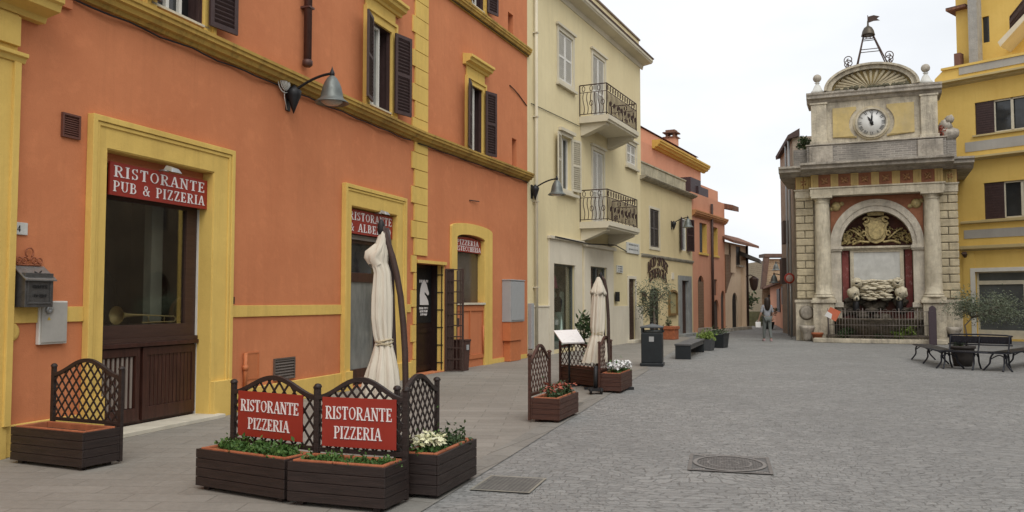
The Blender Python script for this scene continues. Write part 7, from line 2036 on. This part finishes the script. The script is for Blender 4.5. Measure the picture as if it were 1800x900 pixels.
def plant_box(px, py, w, dpt, h, rot, label, mat, leaf, llabel, n, size, sd):
    p = G(px, py); t = thing('plant_box', label, 'planter', (p.x, p.y, .004), rot)
    m = MB(); e = .04
    m.add([(-w / 2 + .04, -dpt / 2 + .04, 0), (w / 2 - .04, -dpt / 2 + .04, 0), (w / 2 - .04, dpt / 2 - .04, 0), (-w / 2 + .04, dpt / 2 - .04, 0), (-w / 2, -dpt / 2, h), (w / 2, -dpt / 2, h), (w / 2, dpt / 2, h), (-w / 2, dpt / 2, h)], [(0, 3, 2, 1), (0, 1, 5, 4), (1, 2, 6, 5), (2, 3, 7, 6), (3, 0, 4, 7), (4, 5, 6, 7)])
    for a in (0, 1): m.box(-w / 2 - .01, w / 2 + .01, (-dpt / 2 - .01) if a == 0 else (dpt / 2 - .03), (-dpt / 2 + .03) if a == 0 else (dpt / 2 + .01), h + .001, h + .04)
    m.build('tub', mat, t, bevel=.008)
    rr = random.Random(sd); o = thing('bushy_plant', llabel, 'plant', (p.x, p.y, h), rot); m = MB()
    foliage(m, lambda: Vector((rr.gauss(0, w * .26), rr.gauss(0, dpt * .26), abs(rr.gauss(0, .11)) + .0)), n, size, rnd=rr); m.build('leaves', leaf, o)
plant_box(1241, 616, .50, .50, .36, R(62), 'square grey plant box between the low benches', simple('dark_grey_tub', (.075, .08, .085), .6, var=.3), LIME, 'lime green plant in the grey box between the benches', 420, .10, 4)
plant_box(1262, 611, .60, .62, .46, R(58), 'large black plant tub at the far end of the low benches', BINBLACK, LEAFD, 'short dark plant in the large black tub', 200, .08, 5)

# olive tree in front of the low yellow house
def olive(name, label, base, trunk_h, crown_c, cr, n, size, mat, seed, trunk_r=.035, cat='tree', group=None, limbs=9, gap=.5):
    rr = random.Random(seed); t = thing(name, label, cat, base, 0, group)
    m = MB(); top = Vector((crown_c[0] * .3, crown_c[1] * .3, trunk_h))
    m.tube([(0, 0, 0), (.02, 0, trunk_h * .4), (-.015, .01, trunk_h * .75), tuple(top)], [trunk_r * 1.2, trunk_r, trunk_r * .85, trunk_r * .7], 8)
    tips = []
    for i in range(limbs):
        a = 2 * PI * i / limbs + rr.uniform(-.3, .3); e = Vector(crown_c) + Vector((cr[0] * rr.uniform(.45, .9) * math.cos(a), cr[1] * rr.uniform(.45, .9) * math.sin(a), cr[2] * rr.uniform(-.7, .9)))
        mid = top.lerp(e, .5) + Vector((0, 0, .08)); m.tube([tuple(top), tuple(mid), tuple(e)], [trunk_r * .5, trunk_r * .32, trunk_r * .12], 5); tips += [e, mid.lerp(e, .4)]
        for _ in range(2):
            e2 = e.lerp(mid, .3) + Vector((rr.gauss(0, .25) * cr[0], rr.gauss(0, .25) * cr[1], rr.gauss(0, .3) * cr[2])); m.tube([tuple(mid), tuple(e2)], [trunk_r * .25, trunk_r * .08], 4); tips.append(e2)
    m.build('trunk', BARK, t)
    m = MB()
    def f():
        c = rr.choice(tips); return c + Vector((rr.gauss(0, .16) * cr[0], rr.gauss(0, .16) * cr[1], rr.gauss(0, .22) * cr[2]))
    foliage(m, f, n, size, .3, .2, rr); m.build('crown', mat, t)
    return t
p = D.w(D.U(1150, 560, -1.0), -1.0, 0)
crown = AT(1149, 540, p.y)
olive('olive_tree', 'loose olive tree before the dark doorway of the pale yellow house', (p.x, p.y, .35), 1.1, (crown.x - p.x, 0, crown.z - .35), (.72, .6, .75), 1500, .11, OLIVE, 5, .045)
pt_ = thing('flower_pot', 'dark pot holding the olive tree by the dark doorway', 'flower pot', (p.x, p.y, .004)); m = MB(); m.lathe([(.26, 0), (.34, .42), (.38, .42), (.38, .5), (.32, .5), (.30, .38)], (0, 0, 0), 18); m.build('pot', BINBLACK, pt_)
p = D.w(D.U(1177, 570, -.55), -.55, 0); pt_ = thing('flower_pot', 'square terracotta pot by the notice case', 'flower pot', (p.x, p.y, .004), D.rot)
m = MB(); m.box(-.30, .30, -.3, .3, 0, .42); m.box(-.34, .34, -.34, .34, .421, .56); m.build('pot', TERRAPOT, pt_, bevel=.02)
bush('shrub', 'small leafless shrub in the square terracotta pot', 'shrub', Vector((p.x, p.y, .5)), .18, .18, .22, 90, .10, LEAFD, None, 8, 8)

# ================================================================== TREE BENCH RING WITH OLIVE
P = G(1702, 645); PT = Vector((P.x, P.y + .25, 0))
ppot = thing('tree_pot', 'large dark round pot holding the olive tree inside the ring of benches', 'flower pot', (PT.x, PT.y, .004))
m = MB(); m.lathe([(.20, 0), (.24, .2), (.27, .43), (.30, .44), (.30, .50), (.27, .50), (.26, .45)], (0, 0, 0), 24); m.build('pot', simple('dark_clay', (.06, .052, .048), .7, var=.4), ppot)
m = MB(); m.lathe([(0, .46), (.262, .46)], (0, 0, 0), 20, cap=False); m.build('soil', SOIL, ppot)
cc = AT(1727, 541, PT.y)
olive('olive_tree', 'small grey green olive tree rising from the pot inside the bench ring', (PT.x + .1, PT.y, .45), .74, (cc.x - PT.x, 0, cc.z - .45), (.80, .6, .42), 4800, .066, OLIVE, 12, .022, limbs=14)
bush('shrub', 'low green plant round the foot of the olive trunk in the pot', 'shrub', Vector((PT.x, PT.y, .48)), .24, .24, .10, 240, .07, LEAFD, None, 19)
def iron_bench(label, p0, p1, W=.42, H=.43, HB=.80, back=True):
    """outward facing bench from p0 to p1 (front edge), backrest behind"""
    d = (p1 - p0); L = d.length
    t = thing('iron_bench', label, 'bench', (p0.x, p0.y, .004), math.atan2(d.y, d.x), 'ring of cast iron benches round the olive tree')
    m = MB()
    for k in range(6): m.box(-.04, L + .04, .0 + k * W / 6 + .006, (k + 1) * W / 6 - .006, H - .02 - .006 * (k in (0,)), H)
    m.tube([(-.04, 0, H - .02), (L + .04, 0, H - .02)], .018, 6); m.tube([(-.04, W, H - .02), (L + .04, W, H - .02)], .015, 6)
    m.build('seat', BENCHIRON, t)
    m = MB(); yb = W + .06
    if not back: HB = H + .05
    m.tube([(0.0, yb + .06, HB - .015)] + [(L * i / 10, yb + .06, HB + .012 * math.sin(PI * i / 10)) for i in range(1, 10)] + [(L, yb + .06, HB - .015)], .02, 6)
    m.tube([(.0, yb + .03, HB - .23), (L, yb + .03, HB - .23)], .018, 6)
    m.box(.02, L - .02, yb + .035, yb + .055, HB - .20, HB - .03)
    n = int(L / .12)
    for i in range(n):
        x = .04 + (L - .08) * (i + .5) / n; m.tube([(x + .045 * math.cos(a), yb + .04, HB - .125 + .06 * math.sin(a)) for a in [2 * PI * k / 8 for k in range(9)]], .009, 4)
        m.tube([(x - .05, yb + .035, HB - .19), (x + .05, yb + .055, HB - .03)], .009, 4); m.tube([(x + .05, yb + .035, HB - .19), (x - .05, yb + .055, HB - .03)], .009, 4)
    if back: m.build('backrest', BENCHIRON, t)
    for x in ([.06, L - .06] if L < 1.2 else [.06, L / 2, L - .06]):
        def cur(P4, n=12):
            out = []
            for i_ in range(n + 1):
                f = i_ / n * (len(P4) - 1); k_ = min(int(f), len(P4) - 2); f -= k_
                g_ = [P4[max(0, min(len(P4) - 1, k_ + q_))] for q_ in (-1, 0, 1, 2)]
                out.append(tuple(.5 * (2 * g_[1][c_] + (g_[2][c_] - g_[0][c_]) * f + (2 * g_[0][c_] - 5 * g_[1][c_] + 4 * g_[2][c_] - g_[3][c_]) * f * f + (3 * g_[1][c_] - g_[0][c_] - 3 * g_[2][c_] + g_[3][c_]) * f ** 3) for c_ in range(3)))
            return out
        m = MB(); m.tube(cur([(x, .10, H - .03), (x, .05, H * .72), (x, .05, H * .40), (x, -.02, .06), (x, -.07, .0)]), .021, 6)
        m.build('leg', BENCHIRON, t)
        m = MB()
        m.tube(cur([(x, W - .08, H - .03), (x, W - .02, H * .7), (x, W + .0, H * .4), (x, W + .09, .06), (x, W + .14, 0)]), .021, 6)
        if back: m.tube(cur([(x, W - .05, H - .03), (x, W + .02, H + .10), (x, W + .05, H + .22), (x, W + .10, HB - .02)]), .018, 6)
        m.tube(cur([(x, .06, H * .66), (x, W * .5, H * .84), (x, W - .02, H * .62)]), .014, 5); m.build('leg', BENCHIRON, t)
    return t
q0, q1 = G(1655, 648), G(1770, 654)
iron_bench('cast iron bench in the middle of the ring, in front of the olive pot', q0, q1)
q2 = G(1603, 640); 
dl = q0 - q2
iron_bench('leftmost cast iron bench of the ring, seen almost end on', G(1606, 632), q0 + Vector((-.04, -.0, 0)), .40, back=False)
q3 = G(1850, 640); iron_bench('rightmost cast iron bench of the ring, cut off by the photo edge', q1 + Vector((.04, 0, 0)), G(1848, 638), .40, back=False)

# ================================================================== COVERS IN THE GROUND
def cover(name, label, pts, kind):
    P_ = [G(*q) for q in pts]; c = sum(P_, Vector()) / 4; t = thing(name, label, 'manhole cover' if kind == 'round' else 'drain grate', (c.x, c.y, 0))
    d = ((P_[1] - P_[0]) + (P_[2] - P_[3])) / 2; e = ((P_[3] - P_[0]) + (P_[2] - P_[1])) / 2
    d = d / 2; e = e / 2
    def w(a, b, z): return (d.x * a + e.x * b, d.y * a + e.y * b, z)
    m = MB()
    fw = .09
    for (a0_, a1_, b0_, b1_) in ((-1, 1, -1, -1 + fw), (-1, 1, 1 - fw, 1), (-1, -1 + fw, -1 + fw, 1 - fw), (1 - fw, 1, -1 + fw, 1 - fw)):
        m.add([w(a0_, b0_, .012), w(a1_, b0_, .012), w(a1_, b1_, .012), w(a0_, b1_, .012)], [(0, 1, 2, 3)])
    m.build('frame', simple('cover_frame_' + kind, (.19, .175, .16) if kind == 'round' else (.30, .28, .23), .75, .1, var=.4, scale=8), t)
    m = MB(); m.add([w(-.91, -.91, .006), w(.91, -.91, .006), w(.91, .91, .006), w(-.91, .91, .006)], [(0, 1, 2, 3)]); m.build('plate', simple('cover_plate_' + kind, (.14, .138, .132), .75, .1, var=.5, scale=10), t)
    m = MB()
    def bar(a0_, b0_, a1_, b1_, h, z=.011):
        x0, y0, _ = w(a0_, b0_, 0); x1, y1, _ = w(a1_, b1_, 0); v = Vector((x1 - x0, y1 - y0, 0)).normalized(); nrm = Vector((-v.y, v.x, 0)) * h
        m.add([(x0 - nrm.x, y0 - nrm.y, z), (x1 - nrm.x, y1 - nrm.y, z), (x1 + nrm.x, y1 + nrm.y, z), (x0 + nrm.x, y0 + nrm.y, z)], [(0, 1, 2, 3)])
    if kind == 'round':
        N = 36
        for r0, r1 in ((.80, .90), (.50, .55), (.20, .25)):
            for i in range(N):
                A_, B_ = 2 * PI * i / N, 2 * PI * (i + 1) / N
                m.add([w(r0 * math.cos(A_), r0 * math.sin(A_), .0135), w(r1 * math.cos(A_), r1 * math.sin(A_), .0135), w(r1 * math.cos(B_), r1 * math.sin(B_), .0135), w(r0 * math.cos(B_), r0 * math.sin(B_), .0135)], [(0, 1, 2, 3)])
        for i in range(-9, 10):
            for s_ in (1, -1):
                x_ = i * .09; r_ = math.sqrt(max(0, .78 ** 2 - (x_) ** 2)) * .98
                if r_ > .1: bar(x_ * .7071 - r_ * .7071 * s_ if s_ > 0 else x_ * .7071 - r_ * .7071, (x_ * .7071 + r_ * .7071) if s_ > 0 else (-x_ * .7071 - r_ * .7071), x_ * .7071 + r_ * .7071, (x_ * .7071 - r_ * .7071) if s_ > 0 else (-x_ * .7071 + r_ * .7071), .006, .0105 + (.0008 if s_ > 0 else 0))
        for sx, sy in ((-1, -1), (1, -1), (1, 1), (-1, 1)):
            for k in range(5): bar(sx * (.62 + k * .06), sy * .88, sx * (.62 + k * .06), sy * (.72 + k * .02), .010)
    else:
        for i in range(13):
            f = -.85 + 1.7 * i / 12; bar(f, -.9, f, .9, .010); bar(-.9, f, .9, f, .008, .0125)
    m.build('pattern', simple('cover_pattern_' + kind, (.235, .22, .205) if kind == 'round' else (.21, .20, .18), .75, .1, var=.4, scale=12), t)
    return t
cover('manhole_cover', 'round patterned manhole cover in a square frame in the cobbles', [(1212, 800), (1352, 804), (1360, 838), (1210, 826)], 'round')
cover('drain_grate', 'rectangular iron drain grate beside the right front planter', [(862, 838), (962, 842), (930, 870), (826, 862)], 'grate')
cover('drain_grate', 'small dark drain plate beside the lone reddish planter', [(1000, 708), (1030, 708), (1018, 718), (984, 718)], 'plate')

# ================================================================== PERSON WALKING AWAY
p = G(1349, 600)
pe = thing('person', 'person in grey top and trousers walking away down the lane with a white bag', 'person', (p.x, p.y, .0), 0)
def _unused(name, mat, pts, edges, rad, root=0, parent=None, lv=2):
    me = bpy.data.meshes.new(name); me.from_pydata([Vector(q) for q in pts], edges, []); o = bpy.data.objects.new(name, me); COL.objects.link(o); o.parent = parent
    me.materials.append(mat)
    md = o.modifiers.new('skin', 'SKIN'); md.use_smooth_shade = True
    for i, v in enumerate(me.skin_vertices[0].data if me.skin_vertices else []): v.radius = (rad[i], rad[i]) if not isinstance(rad[i], tuple) else rad[i]; v.use_root = (i == root)
    sb = o.modifiers.new('sub', 'SUBSURF'); sb.levels = sb.render_levels = lv
    return o
def skin_mesh(name, mat, pts, edges, rad, root=0, lv=2):
    me = bpy.data.meshes.new(name); me.from_pydata([Vector(q) for q in pts], edges, [])
    bm = bmesh.new(); bm.from_mesh(me); ly = bm.verts.layers.skin.verify()
    for i, v in enumerate(bm.verts):
        r_ = rad[i]; v[ly].radius = (r_, r_) if not isinstance(r_, tuple) else r_; v[ly].use_root = (i == root)
    bm.to_mesh(me); bm.free()
    o = bpy.data.objects.new(name, me); COL.objects.link(o); o.parent = pe; me.materials.append(mat)
    md = o.modifiers.new('skin', 'SKIN'); md.use_smooth_shade = True
    sb = o.modifiers.new('sub', 'SUBSURF'); sb.levels = sb.render_levels = lv
    return o
J = {'pelvis': (0, 0, .96), 'waist': (0, .01, 1.08), 'chest': (0, .0, 1.30), 'neck': (0, .0, 1.46), 'headb': (0, .01, 1.53), 'head': (0, .01, 1.64),
     'shl': (-.17, 0, 1.41), 'shr': (.17, 0, 1.41), 'ell': (-.24, -.02, 1.14), 'elr': (.235, .03, 1.14), 'wrl': (-.30, .08, .92), 'wrr': (.23, .12, .93), 'hal': (-.31, .10, .84), 'har': (.225, .15, .85),
     'hpl': (-.09, 0, .92), 'hpr': (.09, 0, .92), 'knl': (-.10, .06, .50), 'knr': (.10, -.03, .50), 'anl': (-.10, .10, .10), 'anr': (.105, -.17, .11), 'tol': (-.11, .24, .03), 'tor': (.11, -.05, .03), 'hel': (-.10, .07, .035), 'her': (.105, -.19, .05)}
names = list(J); idx = {k: i for i, k in enumerate(names)}
ed = [('pelvis', 'waist'), ('waist', 'chest'), ('chest', 'neck'), ('neck', 'headb'), ('headb', 'head'), ('chest', 'shl'), ('chest', 'shr'), ('shl', 'ell'), ('ell', 'wrl'), ('wrl', 'hal'), ('shr', 'elr'), ('elr', 'wrr'), ('wrr', 'har'), ('pelvis', 'hpl'), ('pelvis', 'hpr'), ('hpl', 'knl'), ('knl', 'anl'), ('anl', 'tol'), ('hpr', 'knr'), ('knr', 'anr'), ('anr', 'tor')]
used = [n for n in names if n not in ('hel', 'her')]; ix = {k: i for i, k in enumerate(used)}
rad = {'pelvis': (.14, .10), 'waist': (.12, .085), 'chest': (.145, .10), 'neck': .052, 'headb': .065, 'head': (.078, .095), 'shl': .055, 'shr': .055, 'ell': .04, 'elr': .04, 'wrl': .027, 'wrr': .027, 'hal': .035, 'har': .035, 'hpl': .085, 'hpr': .085, 'knl': .055, 'knr': .055, 'anl': .036, 'anr': .036, 'tol': .03, 'tor': .03}
skin_mesh('body', SKIN, [J[n] for n in used], [(ix[a], ix[b]) for a, b in ed], [rad[n] for n in used], ix['pelvis'])
def sub(name, mat, keys, edges, k, extra=None):
    ii = {n: i for i, n in enumerate(keys)}
    rd = []
    for n in keys:
        r_ = rad[n]; r_ = r_ if isinstance(r_, tuple) else (r_, r_); rd.append((r_[0] * k + .012, r_[1] * k + .012))
    return skin_mesh(name, mat, [J[n] for n in keys], [(ii[a], ii[b]) for a, b in edges], rd, 0)
sub('grey_top', simple('pale_grey_top', (.30, .31, .33), .85, var=.3, scale=10, bs=.3), ['chest', 'waist', 'pelvis', 'neck', 'shl', 'shr', 'ell', 'elr'], [('chest', 'waist'), ('waist', 'pelvis'), ('chest', 'neck'), ('chest', 'shl'), ('chest', 'shr'), ('shl', 'ell'), ('shr', 'elr')], 1.05)
sub('trousers', GREYCLOTH2, ['pelvis', 'hpl', 'hpr', 'knl', 'knr', 'anl', 'anr'], [('pelvis', 'hpl'), ('pelvis', 'hpr'), ('hpl', 'knl'), ('knl', 'anl'), ('hpr', 'knr'), ('knr', 'anr')], 1.10)
m = MB()
m.lathe([(.03, 1.22), (.09, 1.27), (.125, 1.42), (.125, 1.60), (.11, 1.70), (.075, 1.755), (0, 1.77)], (0, -.045, 0), 18, fn=lambda a, z, i: 1 + .06 * math.sin(5 * a + i))
m.build('hair', HAIR, pe)
for s_, k in ((-1, 'l'), (1, 'r')):
    a, t_o = J['an' + k], J['to' + k]; m = MB(); m.tube([(a[0], a[1] - .05, .055), (a[0], a[1] + .04, .06), (t_o[0], t_o[1] - .02, .045), (t_o[0], t_o[1] + .03, .035)], [.04, .045, .042, .025], 10); m.build('shoe', simple('pale_shoe' + k, (.45, .30, .30), .6), pe)
    h = J['ha' + k]; m = MB()
    for f in range(4): m.tube([(h[0] - .018 + .012 * f, h[1] + .01, h[2] - .01), (h[0] - .018 + .012 * f, h[1] + .02, h[2] - .05), (h[0] - .016 + .012 * f, h[1] + .012, h[2] - .085 + .01 * abs(f - 1.5))], [.0085, .008, .006], 6)
    m.tube([(h[0] - s_ * .02, h[1] + .02, h[2] + .02), (h[0] - s_ * .04, h[1] + .03, h[2] - .02)], [.010, .007], 6); m.build('fingers', SKIN, pe)
bg = thing('shopping_bag', 'small white bag held at the left side of the walking person', 'bag', (p.x - .34, p.y + .10, 0))
m = MB(); m.slab([(-.10, .55), (.10, .55), (.11, .78), (-.11, .78)], [], -.04, .04); m.build('bag', PAPER, bg, bevel=.015)
m = MB(); m.tube([(-.06, 0, .78), (-.03, 0, .84), (.03, 0, .84), (.06, 0, .78)], .006, 5); m.build('handle', PAPER, bg)

print('objects', len(bpy.data.objects))
